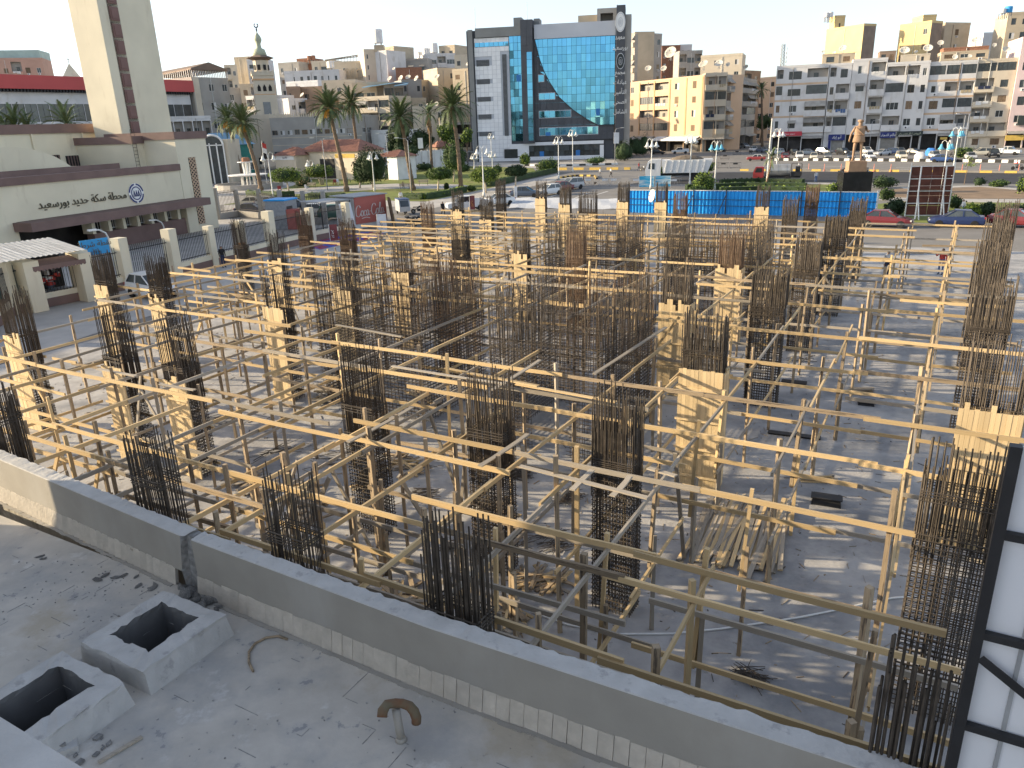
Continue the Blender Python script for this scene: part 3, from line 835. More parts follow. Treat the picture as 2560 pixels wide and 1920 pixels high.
for _ in range(95):                           # braces and loose boards on top
    b = rr.choice(ROWS); a0 = rr.choice(AL[2:]); lo, hi = arange(b)
    if a0 > hi or in_core(a0, b, .8) or in_core(a0 + 1.5, b, .3) or skiprow(a0, b): continue
    if rr.random() < .5:
        d = rr.choice([-1, 1]) * rr.uniform(.8, 1.3)
        timber('brace', bay(b), W(a0 - .05, b + .1, 1.7 + rr.uniform(-.2, .2)), W(a0 + d, b + .12, 3.3), .045, .09, 'pine' if rr.random() < .5 else 'grey wood')
    else:
        d = rr.choice([-1, 1]) * rr.uniform(.7, 1.2)
        timber('brace', bay(b), W(a0 + .1, b, rr.choice([.2, 1.7])), W(a0 + .12, b + d, 3.3), .045, .09, 'grey wood')
for (p, q, m_) in [((980, 915), (1265, 960), 'grey wood'), ((1290, 960), (1540, 1005), 'pine'), ((1113, 920), (1345, 965), 'pine'), ((870, 1105), (1030, 1018), 'grey wood'), ((1200, 1165), (1320, 1085), 'grey wood'), ((1300, 1165), (1620, 1245), 'grey wood'),
                   ((1430, 1225), (1480, 1175), 'grey wood'), ((1530, 1240), (1575, 1190), 'grey wood'), ((1620, 1170), (1690, 1190), 'grey wood'), ((400, 960), (487, 975), 'grey wood'), ((245, 922), (340, 940), 'grey wood'), ((1485, 935), (1665, 818), 'grey wood'), ((1230, 975), (1350, 900), 'grey wood'), ((840, 812), (1005, 842), 'grey wood')]:
    pz, qz = at(*p, 3.62), at(*q, 3.66)
    timber('loose_board', bay(pz.dot(U2)), pz, qz, .11, .03, m_)

# ---------------------------------------------------------------- timber and steel lying on the slab
def pile(px, py, label, n, L, w, ang, seed, mats=('grey wood', 'old wood', 'pine'), spread=.25, lay=3, sec=(.10, .028)):
    rr = random.Random(seed)
    c = at(px, py, 0)
    t = thing('timber_pile', label, 'timber pile', c, ang)
    for i in range(n):
        y = rr.uniform(-w / 2, w / 2); k = rr.randrange(lay)
        l = L * rr.uniform(.6, 1.08); x = rr.uniform(-.1, .1) * L; th = rr.gauss(0, spread)
        timber('board', t, (x - l / 2 * math.cos(th), y - l / 2 * math.sin(th), .02 + k * .04), (x + l / 2 * math.cos(th), y + l / 2 * math.sin(th), .03 + k * .045 + rr.uniform(0, .05)), sec[0] * rr.uniform(.6, 1.1), sec[1] * rr.uniform(.8, 1.5), rr.choice(mats), rr.uniform(-.3, .3))
    return t
pile(1850, 1335, 'large orderly pile of long sawn planks lying on the slab', 120, 3.4, 2.1, ROT2 + .05, 1, ("grey wood", "pine", "grey wood"), .06, 3, (.11, .03))
pile(1360, 1455, 'tangled heap of short boards behind the front beams', 26, 1.1, 1.0, 1.2, 2, spread=.9)
pile(1270, 1545, 'heap of short offcuts right beside the parapet', 16, 1.2, .7, 2.2, 3, spread=.5)
pile(1000, 1500, 'scattered brown offcuts below the front posts', 26, 1.3, 1.0, -.6, 4, spread=.8)
pile(770, 1260, 'wide litter of sticks right of the pit edge', 42, 1.1, 2.4, .4, 5, spread=1.2)
pile(640, 1215, 'dark heap of laths at the corner of the pit', 34, 1.2, 1.5, .9, 6, mats=('old wood', 'grey wood'), spread=.9)
pile(2045, 1200, 'small bundle of thin laths beside the open slab', 14, 1.0, .35, -.1, 7, spread=.2)
pile(2150, 980, 'small bundle of laths before the black column foot', 14, 1.1, .4, -.1, 8, spread=.2)
pile(930, 1190, 'sticks strewn behind the bare columns', 22, 1.0, 1.8, 0, 9, spread=1.3)
pile(1240, 1270, 'scrap boards between the bare columns', 16, 1.0, 1.2, 1, 10, spread=1.2)
pile(1070, 1000, 'long boards leaning low at the lift shaft foot', 9, 2.6, .5, -1.0, 11, spread=.12)
pile(820, 985, 'sticks strewn left of the lift shaft', 22, 1.2, 2.2, 0, 12, spread=1.3)
pile(1010, 1165, 'board litter below the lift shaft front', 18, 1.2, 1.6, .5, 17, spread=1.0)
t = thing('timber_pile', 'dark stack of long timbers lying in the foundation pit', 'timber pile', W(17, 7.6, -1.5), RS)
for i in range(48):
    x = rr.uniform(-4, 4); y = rr.uniform(-.8, 1.3); th = rr.gauss(.15, .2)
    l = rr.uniform(1.5, 3.5)
    timber('board', t, (x - l / 2, y - l / 2 * th, .1 + rr.uniform(0, .9)), (x + l / 2, y + l / 2 * th, .1 + rr.uniform(0, 1.0)), .1, .04, rr.choice(['old wood', 'grey wood', 'old wood']))
def rods(px, py, label, n, L, w, ang, seed, spread=.2, mat='rebar'):
    rr = random.Random(seed); c = at(px, py, 0)
    mb = MB()
    for i in range(n):
        y = rr.uniform(-w / 2, w / 2); th = rr.gauss(0, spread); l = L * rr.uniform(.5, 1.0); x = rr.uniform(-.2, .2) * L
        z = .015 + rr.uniform(0, .1)
        p = Vector((x - l / 2 * math.cos(th), y - l / 2 * math.sin(th), z)); q = Vector((x + l / 2 * math.cos(th), y + l / 2 * math.sin(th), z + rr.uniform(-.01, .05)))
        mb.path([p, (p + q) / 2 + Vector((rr.uniform(-.05, .05), rr.uniform(-.05, .05), .01)), q], .009, 3)
    o = tag(mb.build('rebar_offcuts', mat), label, 'rebar scrap'); o.location = c; o.rotation_euler = (0, 0, ang)
for i, (px, py, lab, n, L, w, ang) in enumerate([(1875, 1695, 'bundle of thin rebar offcuts on the slab near the parapet', 40, .75, .35, -.9), (1420, 1250, 'dark round bundle of rebar ties left of the front column', 60, .7, .7, -.6), (1300, 1190, 'rebar tie bundle in front of the right lift shaft', 60, .8, .6, -.5), (1390, 1360, 'rebar scraps between the front posts', 40, .9, .9, .4), (1060, 1240, 'rebar ties on the sand behind the second row', 30, .8, .8, .3), (1300, 1345, 'thin rebar scraps before the lift shaft door', 30, .7, .9, .2), (860, 1150, 'loose long rebars left of the bare columns', 14, 2.2, 1.2, .1), (700, 1130, 'bent rebars beside the pit', 12, 2.0, 1.0, .5), (1130, 1370, 'small wire heap before the second row', 26, .6, .5, 0), (2000, 900, 'rebar scraps along the open slab', 8, 1.4, .5, 0), (550, 1050, 'rebar scraps near the left boarded columns', 16, 1.8, 1.8, .6)]):
    rods(px, py, lab, n, L, w, ang, 40 + i, .5)
mb = MB(); pts = [at(*p, .03) for p in [(1330, 1530), (1420, 1562), (1540, 1585), (1680, 1584), (1800, 1572), (1900, 1558), (2000, 1543), (2100, 1523), (2230, 1495), (2290, 1490)]]
mb.path(pts, .02, 6); tag(mb.build('conduit', 'white paint', None, True), 'thin white plastic conduit lying across the near slab', 'conduit')
for i, (px, py, lab) in enumerate([(1985, 960, 'black plastic tray on the open slab near the plank bundle'), (2165, 1010, 'black shallow tub on the open slab'), (2065, 1260, 'black rolled sheet beside the plank pile'), (1985, 1090, 'long black mat beside the boarded column')]):
    mb = MB(); L_, w_, h_ = [(.9, .3, .1), (.55, .45, .12), (.75, .3, .22), (1.6, .22, .05)][i]
    mb.prism([(-L_ / 2, -w_ / 2, 0), (L_ / 2, -w_ / 2, 0), (L_ / 2 - .04, -w_ / 2 + .06, h_), (-L_ / 2 + .04, -w_ / 2 + .06, h_)], (0, w_, 0))
    mb.box(-L_ / 2 - .02, L_ / 2 + .02, -w_ / 2 - .02, w_ / 2 + .02, h_ - .015, h_ + .01)
    o = tag(mb.build('plastic_tray', 'iron black'), lab, 'tray'); o.location = at(px, py, 0); o.rotation_euler = (0, 0, RS + .1)
# billboard back at the right roof edge: black steel frame with white sheets behind
t = thing('billboard_frame', 'black steel billboard frame with white sheeting at the right edge', 'billboard', W(-.66, 6.12, RZ), RS)
BW, BH = 2.6, 4.68
for i, zz in enumerate((0.0, 1.22, 2.1, 2.95, 3.8)):
    s = MB(); s.box(.03, BW, .05, .058, zz + .01, min(zz + (1.2 if i == 0 else .86), BH)); s.build('white_sheet', 'sheet white', t)
mb = MB(); mb.box(-.01, .07, -.04, .04, 0, BH); mb.build('upright', 'iron black', t)
for xx in (.32, 1.3):
    mb = MB(); mb.box(xx, xx + .03, .03, .049, 0, BH); mb.build('sheet_rib', 'grey metal', t)
for zz in (.35, 1.25, 2.15, 3.05, 3.95):
    mb = MB(); mb.box(.071, BW, -.03, .03, zz - .03, zz + .03); mb.build('cross_bar', 'iron black', t)
for (z0, z1) in ((2.95, 2.1),):
    mb = MB(); mb.bar((.075, -.036, z0 - .1), (BW * .9, -.036, z1 - .75), .012, .07); mb.build('diagonal_brace', 'iron black', t)
mb = MB(); mb.box(1.3, 1.38, -.04, .04, 0, BH); mb.build('upright', 'iron black', t)

rr = random.Random(77)                        # litter of the slab: splinters, wire ends, mortar crumbs
mb = MB()
for i in range(2600):
    a, b = rr.uniform(-2, 33), 7 + 40 * rr.random() ** 1.6
    if in_pit(a, b): continue
    th = rr.uniform(0, 6.28); l = rr.uniform(.03, .35) if rr.random() < .7 else .05; w = rr.uniform(.006, .025)
    d = U1 * math.cos(th) + U2 * math.sin(th); n = Vector((-d.y, d.x, 0))
    mb.ob(W(a, b, .001), d * l, n * w, Z * rr.uniform(.006, .02), rr.choice([0, 0, 1, 2]))
tag(mb.build('slab_litter', ['old wood', 'rebar', 'grey wood']), kind='stuff')
# ================================================================ the facade helper for buildings
WIN = {}
def window_mesh(w, h, kind):
    key = (round(w, 1), round(h, 1), kind)
    if key in WIN: return WIN[key]
    w, h = key[0], key[1]
    mb = MB()
    if kind == 'shut':                       # louvred wooden shutters, two leaves
        for s in (0, 1):
            x0 = s * w / 2 + .03
            mb.box(x0, x0 + w / 2 - .06, -.06, 0, .03, h - .03, 1)
            for k in range(1, 7): mb.box(x0 + .08, x0 + w / 2 - .14, -.085, -.06, h * k / 7 - .03, h * k / 7 + .03, 1)
        me = mb.mesh('window', ['white frame', 'shutter'])
    else:
        f = .07
        mb.box(f, w - f, .02, .05, f, h - f, 1)
        mb.box(0, w, -.03, .05, 0, f); mb.box(0, w, -.03, .05, h - f, h)
        mb.box(0, f, -.03, .05, f, h - f); mb.box(w - f, w, -.03, .05, f, h - f)
        n = max(1, round(w / 1.1))
        for k in range(1, n + (1 if n > 1 else 0) if n > 1 else 2):
            x = w * k / max(n, 2)
            if x < w - .2: mb.box(x - .035, x + .035, -.02, .045, f, h - f)
        if kind == 'open': mb.box(w * .55, w - f, -.028, -.005, f, h - f, 2)
        fr = {'pane': 'white frame', 'dark': 'dark metal', 'open': 'white frame', 'wood': 'shutter'}[kind]
        me = mb.mesh('window', [fr, 'glass dark', 'wall white'])
    WIN[key] = me
    return me
AWN = {}
def awning_mesh(w, d, h):
    key = (round(w, 1), d, h)
    if key not in AWN:
        mb = MB(); n = 8
        for k in range(n):
            x0, x1 = w * k / n, w * (k + 1) / n
            s = .03 * (k % 2)
            mb.add([(x0, 0, 0), (x1, 0, 0), (x1, -d, -h - s), (x0, -d, -h - .03 + s), (x0, -d, -h - .2), (x1, -d, -h - .2 - s)], [(0, 3, 2, 1), (3, 4, 5, 2)])
        mb.add([(0, 0, 0), (0, -d, -h), (0, 0, -h)], [(0, 1, 2)]); mb.add([(w, 0, 0), (w, -d, -h), (w, 0, -h)], [(0, 2, 1)])
        AWN[key] = mb.mesh('awning', 'awning grey')
    return AWN[key]
ACM = None
def ac_mesh():
    global ACM
    if ACM is None:
        mb = MB(); mb.box(-.42, .42, -.36, 0, 0, .58); mb.lathe([(.0, 0), (.22, 0), (.22, .01)], n=12, mi=1)
        vs = mb.v[8:]; mb.v[8:] = [(x - .1, -.362 - z, .29 + y) for x, y, z in vs]
        ACM = mb.mesh('air_conditioner', ['plastic white', 'dark metal'])
    return ACM
CLOTHS = ['cloth white', 'cloth blue', 'cloth white', 'cloth pale', 'cloth navy', 'cloth tan', 'cloth pale', 'cloth grey']
def building(name, label, L, Rr, depth, H, rows, cols, wall, z0=0.0, cat='building', trim=None, roofmat='wall grey', parapet=.6, seed=0, recess=1.3, side=None, bandmat=None, group=None, win=(.55, .5), pil=None):
    """rows: list of (height, codes); top row first, codes one letter per column; cols: relative widths.
    . wall  w window  d dark window  s shutters  o half open  W wide window  b balcony recess  p projecting balcony  e glazed balcony  a awning balcony  A awning window  S dark shop  r roller shutter  c window with air conditioner  t bare slit"""
    L, Rr = Vector((L[0], L[1], 0)), Vector((Rr[0], Rr[1], 0))
    u = (Rr - L); W_ = u.length; rz = math.atan2(u.y, u.x)
    t = thing(name, label, cat, (L.x, L.y, z0), rz, group)
    rr = random.Random(seed)
    tot = sum(r[0] for r in rows); sc = H / tot
    cs = sum(cols); xs = [0.0]
    for c in cols: xs.append(xs[-1] + W_ * c / cs)
    has_b = any(ch in 'bpeaS' for r in rows for ch in r[1])
    fz = recess if has_b else .25
    mb = MB(); bb = MB()
    z = H
    extras = []
    for (rh, codes) in rows:
        h = rh * sc; zb = z - h; ww_, wh_ = win
        for ci, ch in enumerate(codes):
            x0, x1 = xs[ci], xs[ci + 1]; w = x1 - x0
            if ch == '.': mb.box(x0, x1, 0, .25, zb, z); continue
            if ch in 'wdsoWcAtG':
                ow = w * (.82 if ch == 'W' else .18 if ch == 't' else ww_); ow = min(ow, 3.4 if ch == 'W' else 1.9) if w > 1.2 else ow
                oh = h * wh_; oh = min(oh, 1.9); ow *= rr.uniform(.85, 1.1); oh *= rr.uniform(.9, 1.1)
                if ch == 'G': ow, oh = w * .97, h * .92
                ow = min(ow, w * .96); ox = x0 + (w - ow) / 2; oz = zb + h * (.28 if ch != 'G' else .04)
                mb.box(x0, ox, 0, .25, zb, z); mb.box(ox + ow, x1, 0, .25, zb, z)
                mb.box(ox, ox + ow, 0, .25, zb, oz); mb.box(ox, ox + ow, 0, .25, oz + oh, z)
                k = {'w': rr.choice(['pane', 'dark', 'pane', 'shut', 'wood', 'open']), 'd': 'dark', 's': 'shut', 'o': 'open', 'W': rr.choice(['dark', 'pane']), 'c': 'pane', 'A': 'dark', 't': 'dark', 'G': 'dark'}[ch]
                me = window_mesh(ow, oh, k)
                o = link('window', me, t, (ox, .10, oz)); o.scale = (ow / max(.1, round(ow, 1)), 1, oh / max(.1, round(oh, 1)))
                if ch in 'wso' and rr.random() < .16: ch = 'c'
                if ch == 'c': extras.append(('air_conditioner', ac_mesh(), (ox + ow * .5, -.01, oz - .75)))
                if ch == 'A': extras.append(('awning', awning_mesh(ow + .3, .7, .6), (ox - .15, -.01, oz + oh + .1)))
            else:
                sill = zb + h * (.36 if ch != 'S' and ch != 'r' else 0); top = z - h * (.10 if ch != 'S' else .2)
                if ch == 'r':
                    mb.box(x0, x1, 0, .25, zb + h * .75, z); mb.box(x0, x0 + w * .1, 0, .25, zb, zb + h * .75); mb.box(x1 - w * .1, x1, 0, .25, zb, zb + h * .75)
                    s = MB()
                    for k in range(10): s.box(x0 + w * .1, x1 - w * .1, .12 - .02 * (k % 2), .2, zb + h * .075 * k, zb + h * .075 * (k + 1))
                    s.build('roller_shutter', 'awning grey', t); continue
                e = .12
                mb.box(x0, x0 + e, 0, .25, zb, z); mb.box(x1 - e, x1, 0, .25, zb, z)
                mb.box(x0 + e, x1 - e, 0, .25, top, z)
                yo = -.75 if ch in 'pa' else 0
                if ch != 'S':
                    if yo:
                        mb.box(x0 + .02, x1 - .02, yo, 0, sill - h * .36 - .08, sill - h * .36 + .08)
                        mb.box(x0 + .02, x1 - .02, yo, yo + .12, sill - h * .36 + .08, sill); mb.box(x0 + .02, x0 + .14, yo + .12, 0, sill - h * .36 + .08, sill); mb.box(x1 - .14, x1 - .02, yo + .12, 0, sill - h * .36 + .08, sill)
                        mb.box(x0 + e, x1 - e, 0, .25, zb, zb + .1)
                    else: mb.box(x0 + e, x1 - e, 0, .2, zb, sill)
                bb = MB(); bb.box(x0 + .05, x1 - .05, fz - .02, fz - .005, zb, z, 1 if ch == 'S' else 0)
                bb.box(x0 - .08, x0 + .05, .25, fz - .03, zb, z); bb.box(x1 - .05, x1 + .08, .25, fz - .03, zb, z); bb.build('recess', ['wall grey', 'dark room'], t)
                if ch == 'e':
                    me = window_mesh(x1 - x0 - 2 * e, top - sill, 'dark'); link('glazed_balcony', me, t, (x0 + e, .08, sill)).scale = ((x1 - x0 - 2 * e) / max(.1, round(x1 - x0 - 2 * e, 1)), 1, (top - sill) / max(.1, round(top - sill, 1)))
                elif ch in 'bpa':
                    dw = min(1.2, w * .4); dm = window_mesh(dw, h * .62, rr.choice(['wood', 'dark', 'dark']))
                    link('balcony_door', dm, t, (x0 + w * rr.uniform(.15, .5), fz - .08, zb + .1))
                    if rr.random() < .45:
                        cl = MB(); n = rr.randint(2, 4); cw = (w * .7) / n
                        for k in range(n):
                            xx = x0 + w * .15 + k * cw; ln = rr.uniform(.5, 1.0)
                            cl.ob((xx, yo - .09, sill - ln + .1), (cw * .85, 0, 0), (0, .03, 0), (0, 0, ln), 0)
                        cl.build('washing', rr.choice(CLOTHS), t)
                    if ch == 'a' or rr.random() < .15: extras.append(('awning', awning_mesh(w - .1, .95, h * .28), (x0 + .05, -.02 + (yo if False else 0), top + .05)))
                elif ch == 'S':
                    if rr.random() < .6: extras.append(('shop_awning', awning_mesh(w - .1, 1.3, .5), (x0 + .05, -.02, top + .1)))
        z = zb
        if bandmat and z > .5:
            bnd = MB(); bnd.box(0, W_, -.035, -.002, z - .25, z + .25); bnd.build('storey_band', bandmat, t)
    mb.build('wall', wall, t)
    body = MB()
    body.box(0, W_, fz, depth, 0, H, 0)
    if has_b:
        body.box(0, .2, .25, fz, 0, H); body.box(W_ - .2, W_, .25, fz, 0, H)
        z = H
        for (rh, c) in rows:
            body.box(.2, W_ - .2, .25, fz - .03, z - .18, z); z -= rh * sc
    body.build('side_wall', side or wall, t)
    if parapet:
        p = MB()
        p.box(-.05, W_ + .05, -.05, .2, H, H + parapet); p.box(-.05, W_ + .05, depth - .2, depth + .05, H, H + parapet)
        p.box(-.05, .2, .2, depth - .2, H, H + parapet); p.box(W_ - .2, W_ + .05, .2, depth - .2, H, H + parapet)
        p.build('parapet', trim or wall, t)
        rf = MB(); rf.box(.2, W_ - .2, .2, depth - .2, H, H + .05); rf.build('roof', roofmat, t)
    if pil:
        for x in pil:
            q = MB(); q.box(W_ * x - .25, W_ * x + .25, -.12, -.002, rows[-1][0] * sc, H + .2); q.build('pilaster', 'pilaster', t)
    if W_ > 6:
        q = MB(); x = W_ * rr.choice([.32, .5, .66]) + rr.uniform(-.3, .3); q.tube((x, -.09, .3), (x, -.09, H), .07, 5); q.build('drain_pipe', rr.choice(['wall grey', 'pole white', 'wall brown']), t)
    for nm, me, lo in extras: link(nm, me, t, lo)
    t['_w'] = W_
    return t
_dish = {}
def dish_mesh():
    if not _dish:
        mb = MB()
        mb.lathe([(.02, 0), (.45, .06), (.8, .19), (1.0, .31), (1.0, .33), (.8, .22), (.45, .09), (.02, .03)], n=16)
        mb.tube((0, 0, 0), (0, 0, .75), .025, 4, 1); mb.tube((.9, 0, .28), (0, 0, .75), .02, 4, 1); mb.tube((-.9, 0, .28), (0, 0, .75), .02, 4, 1)
        mb.box(-.09, .09, -.09, .09, .70, .85, 1)
        _dish['d'] = mb.mesh('reflector', ['dish', 'grey metal'], True)
        mb = MB(); mb.tube((0, 0, -1.1), (0, 0, 0), .07, 6); mb.tube((0, 0, -.55), (.35, .3, -1.1), .03, 4); mb.tube((0, 0, -.55), (-.35, .3, -1.1), .03, 4)
        _dish['m'] = mb.mesh('mast', 'grey metal')
    return _dish
def satellite(p, r, label, az=.5, el=.7):
    r = r * .52
    """p: the dish centre; faces local azimuth az"""
    d = dish_mesh()
    t = thing('satellite_dish', label, 'satellite dish', (p[0], p[1], p[2] - 1.1 * r), 0, 'satellite dishes on the roofs')
    o = link('reflector', d['d'], t, (0, 0, 1.1 * r), (math.pi / 2 - el, 0, az), (r, r, r))
    link('mast', d['m'], t, (0, 0, 1.1 * r), None, (r, r, r))
    return t

# ================================================================ railway station
SD = Vector((.330, .944, 0)).normalized(); SN = Vector((SD.y, -SD.x, 0))      # along the front, outwards (to the right)
SRZ = math.atan2(SD.y, SD.x)
SC0 = at(548, 568)                            # right front corner of the hall
st = thing('railway_station', 'cream railway station hall with brown cornices and a dark canopy', 'station', SC0, SRZ)
# local: x along the front (negative towards the camera), y = inwards to the left
def sloc(v):
    d = Vector(v) - Vector(SC0); return Vector((d.dot(SD), -d.dot(SN), d.z))
def onfront(px, py, y=0.0):
    """local (x, z) of the front plane pushed y inwards, seen in a pixel"""
    d = _ray(px, py); o = Vector((0, 0, CAM_H)); p0 = Vector(SC0) - SN * y
    k = (p0 - o).dot(SN) / d.dot(SN); q = sloc(o + d * k)
    return q.x, q.z
HT = 9.6
mb = MB()
xg, zg = onfront(455, 420, .0)                # where the long lower hall ends against the gate block
H1 = onfront(449, 425)[1]
x1 = onfront(449, 425)[0]
mb.box(x1, 0, 0, 9, 0, HT)                    # gate block with the lattice window
mb.build('end_block', 'station cream', st)
cn = MB(); cn.box(x1 - .15, .15, -.15, 9.1, HT, HT + .75); cn.build('cornice', 'station brown', st)
z_can = onfront(300, 548, -2.0)[1] + .8
hl = MB()
hl.box(-70, x1 - .02, .03, 14, z_can, H1)     # long hall front above the canopy
hl.box(-70, onfront(50, 590)[0], .03, 3, 0, z_can)
hl.build('hall_wall', 'station cream', st)
cn = MB(); cn.box(-70, x1 - .02, -.18, .5, H1 - .02, H1 + .62); cn.build('cornice', 'station brown', st)
rf = MB(); rf.box(-70, x1 - .02, .5, 12, H1 - .3, H1 + .1); rf.build('roof', 'paving', st)
xc0, xc1 = onfront(46, 582)[0], onfront(489, 505)[0]
cp = MB(); cp.box(xc0 - .3, xc1, -2.0, .02, z_can - .75, z_can - .02); cp.build('canopy', 'station brown', st)
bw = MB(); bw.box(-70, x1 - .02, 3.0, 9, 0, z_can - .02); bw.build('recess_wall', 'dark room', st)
zb = .95
ws = MB(); ws.box(onfront(245, 600, 0)[0], x1 + 2, .3, 1.2, 0, 1.6); ws.build('dado', 'station brown', st)
xs_ = [onfront(p, 600)[0] for p in (243, 285, 322, 358, 393, 428, 461)]
for i in range(7):
    pl = MB(); pl.box(xs_[i] - .18, xs_[i] + .18, .1, 1.3, 1.6, z_can - .75); pl.build('pier', 'station cream', st)
    if i < 6:
        w = xs_[i + 1] - xs_[i] - .36
        gw = MB(); gw.box(xs_[i] + .18, xs_[i + 1] - .18, 1.2, 1.3, 1.6, z_can - .76); gw.build('window', 'void', st)
        gr = MB()
        for k in range(5): gr.tube((xs_[i] + .3 + w * .2 * k, .9, 1.7), (xs_[i] + .3 + w * .2 * k, .9, z_can - .9), .03, 4)
        for zz in (1.8, z_can - 1.0): gr.tube((xs_[i] + .2, .9, zz), (xs_[i + 1] - .2, .9, zz), .03, 4)
        gr.build('window_grille', 'pole white', st)
# lattice window strip on the gate block
la = MB(); lx0, lz1 = onfront(470, 394); lx1 = onfront(487, 394)[0]; lz0 = onfront(500, 560)[1]
la.box(lx0, lx1, -.02, .02, lz0, lz1); la.build('lattice_backing', 'void', st)
la = MB(); ww = lx1 - lx0; nn = 9; hh = (lz1 - lz0) / nn
for k in range(nn):
    z = lz0 + k * hh
    for (p, q) in (((lx0, z), (lx1, z + hh)), ((lx1, z), (lx0, z + hh)), ((lx0, z + hh / 2), (lx0 + ww / 2, z + hh)), ((lx0 + ww / 2, z), (lx1, z + hh / 2)), ((lx0 + ww / 2, z), (lx0, z + hh / 2)), ((lx1, z + hh / 2), (lx0 + ww / 2, z + hh))):
        la.bar((p[0], -.05, p[1]), (q[0], -.05, q[1]), .06, .09)
la.build('lattice', 'band tan', st)
# lettering on the front
def text_obj(name, s, mat, parent, loc, rot, size, ext=.03, sx=1.0, shear=0.0):
    cu = bpy.data.curves.new(name, 'FONT'); cu.body = s; cu.size = size; cu.extrude = ext; cu.align_x = 'CENTER'; cu.align_y = 'CENTER'; cu.shear = shear
    cu.resolution_u = 3
    o = bpy.data.objects.new(name, cu)
    dg = bpy.context.evaluated_depsgraph_get(); COL.objects.link(o); dg.update()
    me = bpy.data.meshes.new_from_object(o.evaluated_get(dg)); COL.objects.unlink(o); bpy.data.objects.remove(o)
    me.name = name; me.materials.clear(); me.materials.append(MAT[mat])
    r = link(name, me, parent, loc, rot); r.scale = (sx, 1, 1)
    return r
AR = {  # letters of the Arabic alphabet: isolated, final, initial, medial forms
 'ا': 'FE8D FE8E FE8D FE8E', 'أ': 'FE83 FE84 FE83 FE84', 'ب': 'FE8F FE90 FE91 FE92', 'ة': 'FE93 FE94 FE93 FE94', 'ت': 'FE95 FE96 FE97 FE98', 'ج': 'FE9D FE9E FE9F FEA0', 'ح': 'FEA1 FEA2 FEA3 FEA4', 'د': 'FEA9 FEAA FEA9 FEAA', 'ر': 'FEAD FEAE FEAD FEAE', 'ز': 'FEAF FEB0 FEAF FEB0', 'س': 'FEB1 FEB2 FEB3 FEB4', 'ش': 'FEB5 FEB6 FEB7 FEB8', 'ص': 'FEB9 FEBA FEBB FEBC', 'ط': 'FEC1 FEC2 FEC3 FEC4', 'ع': 'FEC9 FECA FECB FECC', 'ف': 'FED1 FED2 FED3 FED4', 'ق': 'FED5 FED6 FED7 FED8', 'ك': 'FED9 FEDA FEDB FEDC', 'ل': 'FEDD FEDE FEDF FEE0', 'م': 'FEE1 FEE2 FEE3 FEE4', 'ن': 'FEE5 FEE6 FEE7 FEE8', 'ه': 'FEE9 FEEA FEEB FEEC', 'و': 'FEED FEEE FEED FEEE', 'ي': 'FEF1 FEF2 FEF3 FEF4', 'ئ': 'FE89 FE8A FE8B FE8C', 'ى': 'FEEF FEF0 FEEF FEF0'}
NJ = set('اأدرزوةى')
def arabic(s):
    out = []
    for i, c in enumerate(s):
        if c not in AR: out.append(c); continue
        f = AR[c].split()
        prev = i > 0 and s[i - 1] in AR and s[i - 1] not in NJ
        nxt = i < len(s) - 1 and s[i + 1] in AR and c not in NJ
        out.append(chr(int(f[3 if prev and nxt else 1 if prev else 2 if nxt else 0], 16)))
    return ''.join(reversed(out))
tx0, tz0 = onfront(118, 515); tx1, tz1 = onfront(297, 486)
tz = (tz0 + tz1) / 2
text_obj('lettering', arabic('محطة سكة حديد بورسعيد'), 'lettering', st, ((tx0 + tx1) / 2, -.03, tz), (math.pi / 2, 0, 0), .95, .05)
cx_, cz_ = onfront(340, 483)
em = MB()
def ring(mb, r0, r1, y0, y1, mi, n=24, a0=0, a1=2 * math.pi):
    for k in range(n):
        t0, t1 = a0 + (a1 - a0) * k / n, a0 + (a1 - a0) * (k + 1) / n
        mb.prism([(r0 * math.cos(t0), y0, r0 * math.sin(t0)), (r1 * math.cos(t0), y0, r1 * math.sin(t0)), (r1 * math.cos(t1), y0, r1 * math.sin(t1)), (r0 * math.cos(t1), y0, r0 * math.sin(t1))], (0, y1 - y0, 0), mi)
ring(em, .0, .95, -.03, 0, 1)
for k in range(4): ring(em, .78, .92, -.06, -.03, 0, 8, k * math.pi / 2 + .15, (k + 1) * math.pi / 2 - .15)
ring(em, .55, .64, -.06, -.03, 0)
for x in (-.28, 0, .28): em.path([(x - .1, -.06, -.3), (x, -.06, .25), (x + .1, -.06, -.3)], .045, 5, 0)
o = em.build('emblem', ['sign navy', 'white paint'], st); o.location = (cx_, -.01, cz_)
# set back upper storey and the arched vault at the left
y2 = 12.0
xr2, zr2 = onfront(264, 330, y2); zl2 = onfront(264, 425, y2)[1]
up = MB(); up.box(-80, xr2, y2, y2 + 12, 0, zr2); up.build('upper_storey', 'station cream', st)
cn = MB(); cn.box(-80, xr2 + .2, y2 - .2, y2 + 12, zr2, zr2 + .9); cn.build('cornice', 'station brown', st)
for p in (135, 187):
    wx, wz = onfront(p, 418, y2)
    q = MB(); q.box(wx - .9, wx + .9, y2 - .12, y2 - .02, wz - 1.0, wz + 1.2, 0)
    for k in range(5): q.box(wx - .75 + k * .36, wx - .65 + k * .36, y2 - .2, y2 - .12, wz - 1.0, wz + 1.2, 1)
    q.build('window', ['void', 'station brown'], st)
for p in (86, 212, 252):
    wx, wz = onfront(p, 380, y2)
    q = MB(); q.tube((wx, y2 - .12, 3), (wx, y2 - .12, zr2), .09, 6); q.build('drain_pipe', 'station cream', st)
ax, az = onfront(5, 430, y2 - 6)
va = MB(); n = 20; r = 8.0
arc = [(ax + r * math.cos(math.pi * k / n), 0, H1 - 2 + r * .62 * math.sin(math.pi * k / n)) for k in range(n + 1)]
va.prism([(x, y2 - 7, z) for x, _, z in arc], (0, 7, 0)); va.build('vault', 'station cream', st)
